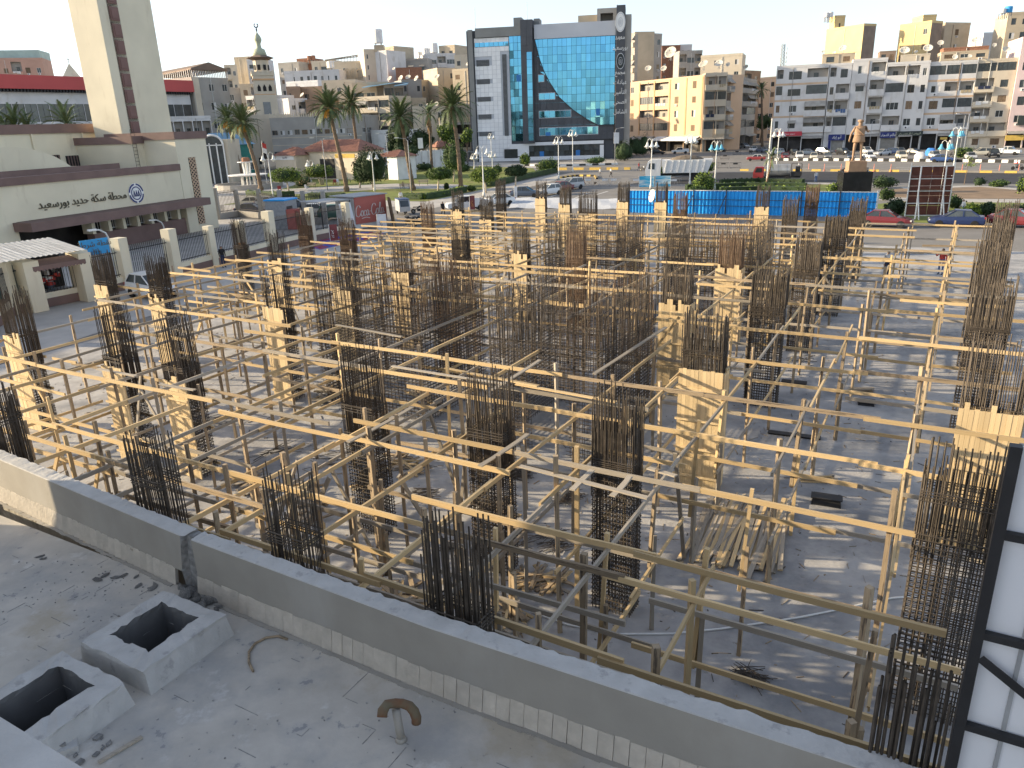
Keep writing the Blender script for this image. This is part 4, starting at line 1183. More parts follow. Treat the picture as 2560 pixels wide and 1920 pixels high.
# lower roof edge in front of the upper storey
q = MB(); xa = onfront(290, 415, 5)[0]; q.box(-75, xa, 4.8, 11.9, H1 - .2, H1 + .75); q.build('roof_terrace', 'station cream', st)
q = MB(); q.box(-75, xa + .1, 4.6, 4.79, H1 + .1, H1 + .95); q.build('terrace_kerb', 'station brown', st)
# block under the tower
xb0, xb1 = onfront(312, 430, 6)[0], onfront(434, 420, 6)[0]
bz = onfront(400, 356, 6)[1]
q = MB(); q.box(xb0, 0, 4.2, 12, 0, bz); q.build('tower_base', 'station cream', st)
q = MB(); q.box(xb0 - .15, .12, 4.0, 12.1, bz, bz + .75); q.build('cornice', 'station brown', st)
lad = MB(); lx, lz = onfront(346, 415, 4.1)
for s in (-.25, .25): lad.tube((lx + s, 4.1, H1), (lx + s, 4.1, bz + 1.4), .03, 4)
for k in range(12): lad.tube((lx - .25, 4.1, H1 + .3 + k * .35), (lx + .25, 4.1, H1 + .3 + k * .35), .02, 4)
lad.build('ladder', 'rebar', st)
# the tall clock tower, cut by the top of the picture
yt = 7.0
tx_l, tx_r = onfront(307, 345, yt)[0], onfront(434, 345, yt)[0]
tw = tx_r - tx_l
ttop = bz + 34
tp = MB(); tk = .0
def tower_ring(z):
    k = (z - bz) / 34
    return [(tx_l, yt, z), (tx_r, yt, z), (tx_r, yt + tw * .5, z), (tx_l, yt + tw * .5, z)]
a_, b_ = tower_ring(bz - 6), tower_ring(ttop)
tp.add(a_ + b_, [(0, 1, 5, 4), (1, 2, 6, 5), (2, 3, 7, 6), (3, 0, 4, 7), (4, 5, 6, 7)])
tp.build('tower', 'station cream', st)
# the brown slot with square coffers up the tower front
cof = MB(); cof.box(-.5, .5, -.1, .06, -.5, .5); cof.box(-.36, .36, -.16, -.1, -.36, .36); cof = cof.mesh('coffer', 'station stripe')
sx0 = tx_l + tw * .26
sl = MB(); sl.box(sx0 - .72, sx0 + .72, yt - .0, yt + .8, bz + .8, ttop - .2); sl.build('slot', 'station brown', st)
for k in range(20):
    z = bz + 1.6 + k * 1.6; kk = (z - bz) / 34
    link('coffer', cof, st, (sx0, yt - .02 + kk * .0, z), None, (1.15, 1, 1.3))

# ---------------------------------------------------------------- station fence: cream piers, iron railings, low wall
FP = [(-70, 860), (38, 785), (128, 765), (226, 745), (320, 721), (440, 690), (535, 664), (610, 647), (681, 628), (781, 603), (870, 585)]
fw = [at(*p) for p in FP]
fn = thing('station_fence', 'black iron railing between cream piers before the station', 'fence', fw[3])
def rel(v): return Vector(v) - Vector(fw[3])
for i, p in enumerate(fw):
    if i == 2: continue
    big = .38 if i in (4, 5, 8) else .3
    hgt = 3.5 if i in (4, 5, 8) else 3.15
    d = (fw[min(i + 1, 10)] - fw[max(i - 1, 0)]).normalized(); nr = Vector((-d.y, d.x, 0))
    q = MB(); q.ob(rel(p) - d * big - nr * big, d * 2 * big, nr * 2 * big, Z * hgt); q.build('pier', 'station cream', fn)
for i in range(len(fw) - 1):
    p, q_ = rel(fw[i]), rel(fw[i + 1]); d = (q_ - p).normalized(); nr = Vector((-d.y, d.x, 0)); L_ = (q_ - p).length
    if i != 4:
        q = MB(); q.ob(p - nr * .2, q_ - p, nr * .4, Z * .55, 1); q.ob(p - nr * .2 + Z * .55, q_ - p, nr * .4, Z * .35, 0); q.build('base_wall', ['station cream', 'station brown'], fn)
    if i == 2: continue
    r = MB(); n = int(L_ / .17); zb_ = .9 if i != 4 else .1; zt = 2.65
    for k in range(1, n):
        o = p + d * (L_ * k / n); r.tube(o + Z * zb_, o + Z * (zt + .25), .022, 4, cap=False)
    for zz in (zb_ + .15, zt - .1): r.bar(p + Z * zz, q_ + Z * zz, .05, .06)
    r.build('gate' if i == 4 else 'railing', 'iron black', fn)
# kiosk in the fence: open window with a fabric awning and a white corrugated roof
d = (fw[3] - fw[2]).normalized(); nr = Vector((d.y, -d.x, 0))
kz = math.atan2(d.y, d.x)
k = thing('fence_kiosk', 'little cream snack kiosk under a white corrugated roof in the station fence', 'kiosk', fw[2] - d * 1.6, kz)
kw = (fw[3] - fw[2]).length + 1.6
q = MB(); q.box(0, .9, -1.2, .35, 0, 3.1); q.box(kw - .8, kw, -1.2, .35, 0, 3.1); q.box(.9, kw - .8, -.1, .35, 0, .9); q.build('wall', 'station cream', k)
q = MB(); q.box(.9, kw - .8, 1.2, 1.4, 0, 3.0, 0); q.box(.9, kw - .8, -.1, 1.2, .85, .9, 1)
for _ in range(26):
    x = rnd(1.2, kw - 1.3); z = rnd(.95, 2.3); q.box(x, x + rnd(.1, .4), rnd(.3, .7), rnd(.75, 1.1), z, z + rnd(.1, .35), random.choice([2, 3, 4, 5]))
q.build('interior', ['void', 'grey metal', 'cloth red', 'cloth white', 'paint slate', 'iron black'], k)
q = MB()
for i in range(13): q.tube((.9 + (kw - 1.7) * i / 12, -.2, .9), (.9 + (kw - 1.7) * i / 12, -.2, 2.6), .018, 4, cap=False)
q.build('window_bars', 'iron black', k)
q = MB(); n = 14
for i in range(n):
    x0, x1 = .5 + (kw - .9) * i / n, .5 + (kw - .9) * (i + 1) / n
    q.add([(x0, -.1, 3.0), (x1, -.1, 3.0), (x1, -1.2, 2.75), (x0, -1.2, 2.75), ((x0 + x1) / 2, -1.25, 2.42), (x1, -1.22, 2.5), (x0, -1.22, 2.5)], [(0, 3, 2, 1), (3, 6, 4, 5, 2)])
q.build('awning', 'station brown', k)
q = MB(); n = 40
for i in range(n):
    x0, x1 = -2.6 + (kw + 2.2) * i / n, -2.6 + (kw + 2.2) * (i + 1) / n; s0, s1 = .05 * (i % 2), .05 * ((i + 1) % 2)
    q.add([(x0, -1.7, 3.35 + s0), (x1, -1.7, 3.35 + s1), (x1, 2.6, 3.9 + s1), (x0, 2.6, 3.9 + s0)], [(0, 1, 2, 3), (3, 2, 1, 0)])
q.build('corrugated_roof', 'white paint', k)
q = MB(); q.tube((-2, -1.5, 0.9), (-2, -1.5, 3.35), .05, 6); q.tube((-2, 2.3, 0), (-2, 2.3, 3.8), .05, 6); q.tube((kw - .5, 2.3, 0), (kw - .5, 2.3, 3.8), .05, 6); q.build('roof_post', 'iron black', k)
q = MB(); p0 = at(60, 770); g_ = thing('teal_gate', 'teal sheet metal gate leaf left of the snack kiosk', 'gate', p0, kz + .2)
q.box(-2, .2, 0, .05, .5, 3.0); q.build('leaf', 'gate teal', g_); q = MB()
for zz in (.6, 1.4, 2.2, 2.9): q.box(-2, .2, -.05, -.003, zz, zz + .08)
for xx in (-2, -.9, .12): q.box(xx, xx + .08, -.09, -.052, .5, 3.0)
q.build('frame', 'gate teal', g_)
# blue name board above the gate, street lamps in the station yard
p0 = at(262, 735); zt = hz(p0, 598); zb_ = hz(p0, 616)
s = thing('blue_sign', 'small blue sign board with dark lettering on the station gate', 'sign', p0, kz)
q = MB(); q.box(-.95, .95, -.03, .03, zt - 1.0, zt); q.build('board', 'sign blue', s)
q = MB(); q.tube((-.9, 0, 0), (-.9, 0, zt - 1.0), .05, 6); q.tube((.9, 0, 0), (.9, 0, zt - 1.0), .05, 6); q.build('post', 'iron black', s)
text_obj('lettering', arabic('نقطة شرطة'), 'lettering', s, (0, -.05, zt - .32), (math.pi / 2, 0, 0), .5, .01)
text_obj('lettering', '\u0661\u0665\u0661', 'lettering', s, (0, -.05, zt - .75), (math.pi / 2, 0, 0), .4, .01)
def yard_lamp(px, py, ty, lab):
    p = at(px, py); h = hz(p, ty); t = thing('yard_lamp', lab, 'street lamp', p, kz + 1.57, 'white yard lamps by the station fence')
    q = MB(); q.path([(0, 0, 0), (0, 0, h - .7), (0, .15, h - .3), (0, .6, h - .02), (0, 1.0, h + .03)], .07, 6); q.build('pole', 'pole white', t, True)
    q = MB(); q.box(-.14, .14, .85, 1.5, h - .02, h + .12); q.build('lamp_head', 'white paint', t)
yard_lamp(286, 668, 572, 'white curved yard lamp beside the blue sign board')
yard_lamp(415, 600, 548, 'white curved yard lamp behind the second pier of the fence')
# rear boundary of the station yard: concrete posts with iron rails
RP = [(548, 546), (596, 541), (660, 537), (712, 520), (764, 500), (816, 500)]
RB = [at(*p) for p in [(548, 548), (598, 540), (655, 546), (708, 558), (765, 560), (815, 560)]]
f2 = thing('park_fence', 'grey concrete post fence with dark rails between station yard and park', 'fence', RB[0])
for i, p in enumerate(RB):
    p = p - RB[0]; zt = hz(RB[i], [470, 473, 472, 475, 477, 478][i])
    q = MB(); q.box(p.x - .22, p.x + .22, p.y - .22, p.y + .22, 0, zt); q.build('fence_post', 'wall grey', f2)
    if i < 5:
        n_ = RB[i + 1] - RB[0]; d = n_ - p; zt2 = hz(RB[i], [478, 481, 480, 484, 485][i])
        q = MB(); q.bar(p + Z * .35, n_ + Z * .35, .35, .7); q.build('base_wall', 'wall grey', f2)
        q = MB(); c = int(d.length / .22)
        for k_ in range(1, c): q.tube(p + d * (k_ / c) + Z * .7, p + d * (k_ / c) + Z * zt2, .025, 4, cap=False)
        q.bar(p + Z * (zt2 - .3), n_ + Z * (zt2 - .3), .05, .06); q.bar(p + Z * .9, n_ + Z * .9, .05, .06); q.build('railing', 'iron black', f2)
# station yard paving
g = MB(); g.add([at(*p, -.022) for p in [(-500, 760), (150, 560), (560, 545), (820, 560), (900, 590), (640, 660), (-100, 850)]], [(0, 6, 5, 4, 3, 2, 1)]); struct('station_yard', g, 'paving')
g = MB(); g.add([at(*p, -.014) for p in [(-200, 900), (0, 806), (330, 728), (540, 674), (790, 612), (905, 590), (960, 610), (560, 730), (0, 910)]], [tuple(range(9))]); struct('fence_pavement', g, 'paving')
# sentry boxes in the yard
t = thing('guard_booth', 'grey metal guard booth with a bright blue roof in the station yard', 'kiosk', at(710, 570), kz + .3)
q = MB(); q.box(-1.2, 1.2, -1.2, 1.2, 0, 3.0); q.build('booth_wall', 'grey metal', t)
q = MB(); q.box(-1.3, 1.3, -1.3, 1.3, 3.0, 3.15); q.build('roof', 'hoarding blue', t)
q = MB(); q.box(-.9, .2, -1.24, -1.203, 1.2, 2.4); q.build('window', 'dark metal', t)
t = thing('drinks_fridge', 'red vending cabinet beside the grey guard booth', 'vending machine', at(738, 572), kz + .3)
q = MB(); q.box(-.55, .55, -.5, .5, 0, 2.1); q.build('cabinet', 'cola red', t)
q = MB(); q.box(-.45, .2, -.53, -.503, .4, 1.9); q.build('door', 'paint maroon', t)
# ================================================================ glass fronted office building
GL, GR = atx(1180, 225.5), atx(1527, 219.0)
gu = (GR - GL).normalized(); gn = Vector((gu.y, -gu.x, 0)); GZ = math.atan2(gu.y, gu.x)
def gpt(u, v, y=0.0, raw=False):
    """local x, z on the front plane for a mark surveyed in the photograph (enlarged coordinates of that crop)"""
    px, py = (u, v) if raw else (1120 + u / 3.456, v / 3.456)
    d = _ray(px, py); o = Vector((0, 0, CAM_H)); p0 = GL + gn * y
    k = (p0 - o).dot(gn) / d.dot(gn); q = o + d * k - GL
    return q.dot(gu), q.z
ob = thing('office_building', 'modern office block with a curved blue glass front and dark cladding', 'building', GL, GZ)
GW = (GR - GL).length
def gbox(mb, u0, u1, v0, v1, y0, y1, mi=0):
    vm = (v0 + v1) / 2; um = (u0 + u1) / 2
    x0, x1 = gpt(u0, vm)[0], gpt(u1, vm)[0]; z1, z0 = gpt(um, v0)[1], gpt(um, v1)[1]
    mb.box(x0, x1, y0, y1, max(0, z0), z1, mi); return x0, x1, max(0, z0), z1
UNIT = {}
def unit(mat, name):
    if (mat, name) not in UNIT:
        q = MB(); q.box(0, 1, 0, 1, 0, 1); UNIT[(mat, name)] = q.mesh(name, mat)
    return UNIT[(mat, name)]
def panel_grid(parent, name, mat, x0, x1, z0, z1, nx, nz, y, t=.08, gap=.05, tilt=0, skip=None):
    rr = random.Random(int(x0 * 10))
    dx, dz = (x1 - x0) / nx, (z1 - z0) / nz
    for i in range(nx):
        for k in range(nz):
            cx, cz = x0 + dx * (i + .5), z0 + dz * (k + .5)
            if skip and skip(cx, cz): continue
            o = link(name, unit(mat, name), parent, (x0 + dx * i + gap / 2, y, z0 + dz * k + gap / 2), (rr.uniform(-tilt, tilt), 0, rr.uniform(-tilt, tilt)), (dx - gap, t, dz - gap))
zt_l = gpt(420, 240)[1]
body = MB()
x_t0 = gpt(640, 700)[0]
body.box(0, x_t0, .35, 22, 0, zt_l - .4); x_e = gpt(1440, 700)[0]
zt_r = gpt(1100, 205)[1]
body.box(x_t0, x_e, .6, 22, 0, zt_r - .3); body.build('core_wall', 'clad dark', ob)
M('frame grey', (0.22, 0.225, 0.22), 0.6, 0.08, 0.4)
q = MB(); gbox(q, 195, 234, 258, 1405, -.35, .34); x0, x1, z0, z1 = gbox(q, 235, 638, 236, 318, -.35, .34); q.build('edge_frame', 'frame grey', ob)
x0, z1 = gpt(238, 700)[0], gpt(380, 325)[1]; x1 = gpt(533, 700)[0]; xg0, xg1 = x1, gpt(645, 700)[0]
louv = [(245, 355, 520, 575), (250, 360, 680, 730), (256, 368, 835, 880), (264, 374, 990, 1035), (270, 376, 1138, 1178), (467, 516, 470, 1175)]
lrect = []
for (u0, u1, v0, v1) in louv:
    a0, a1 = gpt(u0, v0)[0], gpt(u1, v1)[0]
    if u0 < 460: a0, a1 = gpt(u0 + (0), (v0 + v1) / 2)[0], gpt(u1, (v0 + v1) / 2)[0]
    else: a0 = gpt(468, 800)[0] + .3; a1 = a0 + 1.15
    b1, b0 = gpt(u0, v0)[1], gpt(u0, v1)[1]
    lrect.append((a0, a1, b0, b1))
    s = MB(); n = max(5, int((b1 - b0) / .3))
    s.box(a0, a1, .14, .3, b0, b1, 1)
    for k in range(n): s.ob((a0, .02, b0 + (b1 - b0) * k / n), (a1 - a0, 0, 0), (0, .1, .06), (0, 0, .07))
    s.build('louvre', ['louvre', 'dark metal'], ob)
wz1, wz0 = gpt(330, 365)[1], gpt(330, 405)[1]
def wskip(cx, cz):
    return any(r[0] - .3 < cx < r[1] + .3 and r[2] - .3 < cz < r[3] + .3 for r in lrect) or (wz0 - .3 < cz < wz1 + .3)
bk = MB(); bk.box(x0, x1, .26, .34, 0, z1); bk.build('joint_backing', 'clad silver', ob)
panel_grid(ob, 'white_panel', 'clad white', x0, x1, 1.2, z1, 8, 27, .12, .1, .05, 0, wskip)
panel_grid(ob, 'strip_window', 'glass blue', x0 + .2, x1 - .1, wz0, wz1, 7, 1, .1, .08, .1, .004)
zg0, zg1 = gpt(600, 1220)[1], gpt(600, 300)[1]
panel_grid(ob, 'glass_pane', 'glass blue', xg0 + .1, xg1, zg0, zg1, 3, 14, .1, .08, .07, .012)
xd0, xd1 = gpt(640, 700)[0], gpt(742, 700)[0]; zd0, zd1 = gpt(690, 1240)[1], gpt(690, 172)[1]
q = MB(); q.box(xd0, xd1, -1.0, 6, zd0, zd1); q.build('dark_tower', 'clad dark', ob)
panel_grid(ob, 'cladding_panel', 'clad dark', xd0 + .01, xd1 - .01, zd0, zd1, 2, 15, -1.08, .07, .06)
zs0, zs1 = gpt(715, 1215)[1], gpt(715, 450)[1]
panel_grid(ob, 'glass_pane', 'glass blue', xd0 + (xd1 - xd0) * .48, xd1 - .25, zs0, zs1, 1, 12, -1.17, .08, .07, .01)
xr1 = gpt(1440, 700)[0]
q = MB(); gbox(q, 745, 1448, 196, 322, -.45, .5); q.build('silver_band', 'clad silver', ob)
zc1, zc0 = gpt(1100, 322)[1], gpt(1100, 1085)[1]
panel_grid(ob, 'glass_pane', 'glass blue', xd1 + .02, xr1, zc0, zc1, 17, 11, .3, .08, .06, .010)
# cladding under the sweeping curve
crv = [gpt(*p) for p in [(742, 322), (762, 400), (790, 515), (830, 620), (870, 700), (960, 840), (1080, 950), (1200, 1030), (1300, 1082), (1448, 1088)]]
def cz(x):
    for (xa, za), (xb, zb) in zip(crv, crv[1:]):
        if xa <= x <= xb: return za + (zb - za) * (x - xa) / (xb - xa)
    return crv[0][1] if x < crv[0][0] else crv[-1][1]
zl = gpt(1000, 1212)[1]
nx = 13; xs = [xd1 + .02 + (xr1 - xd1) * i / nx for i in range(nx + 1)]
rows_ = 15; dz = 2.0
xsub = sorted(set(xs + [xs[0] + .35, xs[0] + .8, xs[0] + 1.5]))
for i in range(len(xsub) - 1):
    xa, xb = xsub[i] + .02, xsub[i + 1] - .02
    k = 0
    while zl + k * dz < max(cz(xa), cz(xb)):
        za, zb = zl + k * dz + .02, zl + (k + 1) * dz - .02
        ta, tb = min(zb, cz(xa)), min(zb, cz(xb)); k += 1
        if max(ta, tb) - za < .05: continue
        poly = [(xa, -.18, za), (xb, -.18, za), (xb, -.18, max(tb, za + .01)), (xa, -.18, max(ta, za + .01))]
        if tb <= za:
            f = (cz(xa) - za) / max(.01, cz(xa) - cz(xb)); poly = [(xa, -.18, za), (xa + (xb - xa) * f, -.18, za), (xa, -.18, ta)]
        m_ = MB(); m_.prism(poly, (0, .36, 0)); m_.build('cladding_panel', 'clad dark', ob)
cb_ = MB()
for (xa, za), (xb, zb) in zip(crv, crv[1:]): cb_.bar((xa, -.2, za), (xb, -.2, zb), .5, .16)
cb_.build('curve_trim', 'dark metal', ob)
for (u0, u1, v0, v1, n) in ((783, 830, 650, 708, 1), (788, 925, 808, 862, 3), (790, 1062, 962, 1020, 6), (793, 1296, 1108, 1172, 11)):
    a0, a1 = gpt(u0, v1)[0], gpt(u1, v1)[0]; b1, b0 = gpt(u0, v0)[1], gpt(u0, v1)[1]
    s = MB(); s.box(a0 - .12, a1 + .12, -.26, -.19, b0 - .12, b1 + .12); s.build('window_frame', 'clad silver', ob)
    panel_grid(ob, 'strip_window', 'glass blue', a0, a1, b0, b1, n, 1, -.32, .05, .06, .012)
def casement(u0, u1, v0, v1, y):
    s = MB(); gbox(s, u0, u1, v0, v1, y - .06, y); s.build('blue_casement', 'glass lit', ob)
casement(845, 887, 1142, 1172, -.36); casement(1278, 1312, 938, 1000, .2); casement(592, 630, 645, 705, .05)
# ground floor
q = MB(); gbox(q, 660, 1345, 1222, 1250, -.25, .35); gbox(q, 270, 1345, 1352, 1408, -.22, .34); gbox(q, 533, 700, 1244, 1350, -.22, .34); gbox(q, 1312, 1346, 1251, 1351, -.24, .34); q.build('white_base', 'clad white', ob)
a0, a1 = gpt(702, 1300)[0], gpt(1310, 1300)[0]; b0, b1 = gpt(1000, 1350)[1], gpt(1000, 1252)[1]
panel_grid(ob, 'shop_window', 'glass dark', a0, a1, b0, b1, 14, 2, .0, .1, .06, .004)
casement(792, 830, 1308, 1358, -.01); casement(1105, 1140, 1296, 1345, -.01)
s = MB(); gbox(s, 488, 603, 1288, 1366, -.30, -.23); s.build('window', 'glass dark', ob)
# dark entrance and right hand stair tower
x0, x1 = gpt(1450, 700)[0], gpt(1524, 700)[0]; ztw = gpt(1490, 48)[1]; ztb = gpt(1490, 1215)[1]
q = MB(); q.box(x0, x1, -1.2, 8, ztb, ztw); q.box(x0 - 3, x1 - .4, 2, 8, 0, ztb); q.build('sign_tower', 'clad dark', ob)
q = MB(); q.box(x1 + .03, x1 + 1.6, -.4, 8, 1, ztw - 2.2); q.build('side_fin', 'wall grey', ob)
zz1 = gpt(1365, 60)[1]; zz0 = gpt(1365, 190)[1]
xf0 = gpt(1285, 100)[0]
q = MB(); q.box(xf0, x0 - .03, 2, 8, zz1 - 1.2, zz1); q.box(xf0, xf0 + .9, 2, 8, zz0, zz1 - 1.2); q.box(x0 - 1.0, x0 - .03, 2, 8, zz0, zz1 - 1.2); q.box(xf0 + .9, x0 - 1.0, 5.5, 8, zz0, zz1 - 1.2); q.build('roof_frame', 'wall grey', ob)
x_, z_ = gpt(1110, 110)
q = MB(); q.box(x_, xf0 - .02, 6, 12, zz0 - 2, z_); q.build('roof_house', 'wall beige', ob)
x_, z_ = gpt(555, 145)
q = MB(); q.box(x_, xd0 - .02, 2, 7, zt_l, z_); q.box(xd1 + .02, xd1 + 1.6, 2, 7, zt_l, z_ - .5); q.build('roof_house', 'frame grey', ob)
for j, (v, s_) in enumerate([(322, 'معهد'), (412, 'بورسعيد'), (625, 'مجمع'), (710, 'عيادات'), (795, 'التأمين'), (880, 'الصحى'), (965, 'الشامل')]):
    xx, zz = gpt(1487, v, 1.2); text_obj('lettering', arabic(s_), 'white paint', ob, (xx, -1.24, zz), (math.pi / 2, 0, 0), 1.55, .04, .8)
for (v, r_, mt, mt2) in ((190, 2.1, 'white paint', 'clad silver'), (528, 1.9, 'sign dark', 'clad silver')):
    xx, zz = gpt(1490, v, 1.2)
    q = MB(); ring(q, 0, 1, -.08, 0, 0); ring(q, .84, .93, -.12, -.08, 1); ring(q, .40, .46, -.12, -.08, 1)
    for k in range(-2, 3): q.box(-.06 + k * .12, -.02 + k * .12, -.12, -.08, -.28, .28 - abs(k) * .07, 1)
    o = q.build('emblem', [mt, mt2], ob); o.location = (xx, -1.21, zz); o.scale = (r_ * .62, 1, r_ * 1.15)
q = MB(); xx = gpt(1460, 48)[0]; q.tube((xx, 2, ztw), (xx, 2, ztw + 5), .06, 4); xx = gpt(232, 258)[0]; q.tube((xx, 1, zt_l), (xx, 1, zt_l + 5.5), .06, 4); xx = gpt(680, 172)[0]; q.tube((xx, 1, zd1), (xx, 1, zd1 + 4.5), .06, 4)
q.build('roof_mast', 'grey metal', ob)

# ================================================================ orange apartment building and its corner
PO = [(3.1, None)]
OL, OR_ = atx(1562, 276), atx(1752, 242)
OH = hz(OR_, 192)
t = building('apartment_building', 'orange tan apartment building with brown pilasters beside the glass office block', OL, OR_, 16, OH,
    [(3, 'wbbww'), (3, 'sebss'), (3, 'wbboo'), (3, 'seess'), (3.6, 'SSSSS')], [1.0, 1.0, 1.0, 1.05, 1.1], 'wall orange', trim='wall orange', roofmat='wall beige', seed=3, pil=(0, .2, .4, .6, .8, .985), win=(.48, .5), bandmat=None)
t = building('apartment_building', 'corner block with long balconies at the right end of the orange building', OR_ + Vector((.3, -.2, 0)), atx(1808, 241), 16, OH + .4,
    [(3, 'pp'), (3, 'ee'), (3, 'pp'), (3, 'ep'), (3.6, 'SS')], [1.4, 1], 'wall cream', seed=4)
t = building('apartment_building', 'street side of the corner block with rounded awnings, its shade put in grey walls', atx(1809, 241.5), atx(1882, 285), 10, OH - .2,
    [(3, 'apa'), (3, 'epa'), (3, 'ape'), (3, 'aee'), (3.6, 'SSS')], [1, 1, 1], 'wall grey', seed=5)  # grey where the rest of the block is cream: shade painted into the walls
for i, (px, py, r, lab, mt) in enumerate([(1652, 178, 2.4, 'big tan dish at the left of the orange roof', 0), (1664, 172, 2.4, 'big tan dish', 0)]): pass
def roofdish(px, py, Y, r, lab): satellite(atY(px, py, Y), r, lab, rnd(-.9, -.3), rnd(.5, .9))
for a_ in [(1621, 172, 262, 2.1, 'tan dish low on the left half of the orange roof'), (1660, 172, 256, 1.9, 'tan dish in the middle of the orange roof'), (1678, 133, 290, 4.2, 'largest tan dish, raised high behind the orange roof'), (1760, 162, 250, 3.0, 'tall tan dish above the corner block'), (1798, 160, 250, 2.5, 'tan dish at the right end of the corner block roof'), (1820, 162, 250, 1.3, 'small pale dish beside the corner block railing'), (1865, 168, 275, 1.6, 'white dish facing the side street')]: roofdish(*a_)

# ================================================================ right hand row of flats
F0, F1 = atx(1927, 223), atx(2600, 200)
fu = (F1 - F0)
def fpt(px):
    """point of the row's building line in column px"""
    lo, hi = 0.0, 1.2
    for _ in range(40):
        m = (lo + hi) / 2; p = F0 + fu * m; v = p - Vector((0, 0, CAM_H))
        if 1280 + FOC * v.dot(_rt) / v.dot(_fw) < px: lo = m
        else: hi = m
    return F0 + fu * lo
fnn = Vector((fu.normalized().y, -fu.normalized().x, 0))
rowdef = [
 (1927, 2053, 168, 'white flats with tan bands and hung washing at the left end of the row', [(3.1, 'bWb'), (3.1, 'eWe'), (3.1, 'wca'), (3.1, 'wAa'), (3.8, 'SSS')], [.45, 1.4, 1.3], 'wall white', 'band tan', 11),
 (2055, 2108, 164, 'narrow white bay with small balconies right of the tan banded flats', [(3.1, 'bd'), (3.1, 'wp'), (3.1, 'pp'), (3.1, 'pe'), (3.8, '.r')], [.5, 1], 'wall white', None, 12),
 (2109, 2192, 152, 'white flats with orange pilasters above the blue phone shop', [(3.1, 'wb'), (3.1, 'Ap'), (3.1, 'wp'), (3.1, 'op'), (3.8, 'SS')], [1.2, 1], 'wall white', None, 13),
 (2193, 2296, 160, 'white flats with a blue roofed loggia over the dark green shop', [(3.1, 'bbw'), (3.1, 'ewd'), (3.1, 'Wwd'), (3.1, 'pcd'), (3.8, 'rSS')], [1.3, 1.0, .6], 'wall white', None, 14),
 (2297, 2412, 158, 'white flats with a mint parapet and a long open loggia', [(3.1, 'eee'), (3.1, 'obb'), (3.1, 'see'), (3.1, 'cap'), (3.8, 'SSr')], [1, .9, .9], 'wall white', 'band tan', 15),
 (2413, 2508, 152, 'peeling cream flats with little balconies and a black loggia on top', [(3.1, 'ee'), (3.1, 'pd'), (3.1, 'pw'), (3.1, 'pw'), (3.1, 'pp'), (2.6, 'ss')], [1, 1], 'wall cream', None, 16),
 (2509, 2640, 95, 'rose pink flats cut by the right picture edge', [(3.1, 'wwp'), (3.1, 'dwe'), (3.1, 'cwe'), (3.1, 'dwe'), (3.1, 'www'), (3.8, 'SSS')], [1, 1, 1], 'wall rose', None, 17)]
for (pl, pr_, ty, lab, rows_, cols_, wl, bnd, sd_) in rowdef:
    a_, b_ = fpt(pl), fpt(pr_)
    off = fnn * rnd(-.5, .5)
    building('apartment_building', lab, a_ + off, b_ + off, 15, hz((a_ + b_) / 2, ty), rows_, cols_, wl, seed=sd_, bandmat=bnd, group='row of flats across the far road', win=(.5, .5))
# roof storeys on the row
def rooftop(pl, pr_, t0, t1, dy, mat, lab, rows_=None, name='roof_house', d=6):
    a_, b_ = fpt(pl) - fnn * dy, fpt(pr_) - fnn * dy
    zb_, zt = hz((a_ + b_) / 2, t0), hz((a_ + b_) / 2, t1)
    return building(name, lab, a_, b_, d, zt - zb_, rows_ or [(3, 'dw')], [1] * len((rows_ or [(3, 'dw')])[0][1]), mat, z0=zb_, parapet=.3, cat='roof house')
rooftop(2035, 2115, 162, 136, 6, 'wall beige', 'beige washing house on the left end of the white row')
rooftop(2175, 2215, 158, 130, 5, 'wall brown', 'dark brown hut on the roof between the white flats')
rooftop(2228, 2300, 160, 138, 5, 'wall cream', 'low cream roof room before the yellow tower', [(3, '.t')])
rooftop(2325, 2442, 150, 130, 4, 'wall beige', 'long beige roof storey with a red brick top', [(3, 'www')])
rooftop(2330, 2440, 129, 120, 4.2, 'brick red', 'red brick strip wall on top of the roof storey', [(1, '...')])
for a_ in [(2132, 140, 232, 1.9, 'tan dish on the roof above the orange pilasters'), (2108, 122, 240, 2.2, 'big tan dish before the textured tower'), (2058, 130, 240, 1.0, 'small dish left in the cluster before the yellow tower'), (2086, 132, 240, .9, 'small dish in the middle of the cluster before the yellow tower'), (2262, 128, 222, 2.6, 'wide pale blue dish before the second tower'), (2290, 130, 222, 1.0, 'small white dish beside the wide pale blue one'), (2320, 122, 220, 2.4, 'reddish mesh dish on the brick topped roof'), (2352, 108, 224, 1.6, 'white dish high on the roof near the brick strip'), (2388, 143, 208, 1.3, 'small white dish below the brick strip'), (2425, 141, 206, 1.0, 'small white dish right of the brick strip'), (2515, 125, 198, 1.7, 'round dish before the third tower'), (2440, 102, 200, 2.0, 'dark dish by the small white tower'), (2487, 113, 200, 1.0, 'small dish left before the third tower')]: roofdish(*a_)
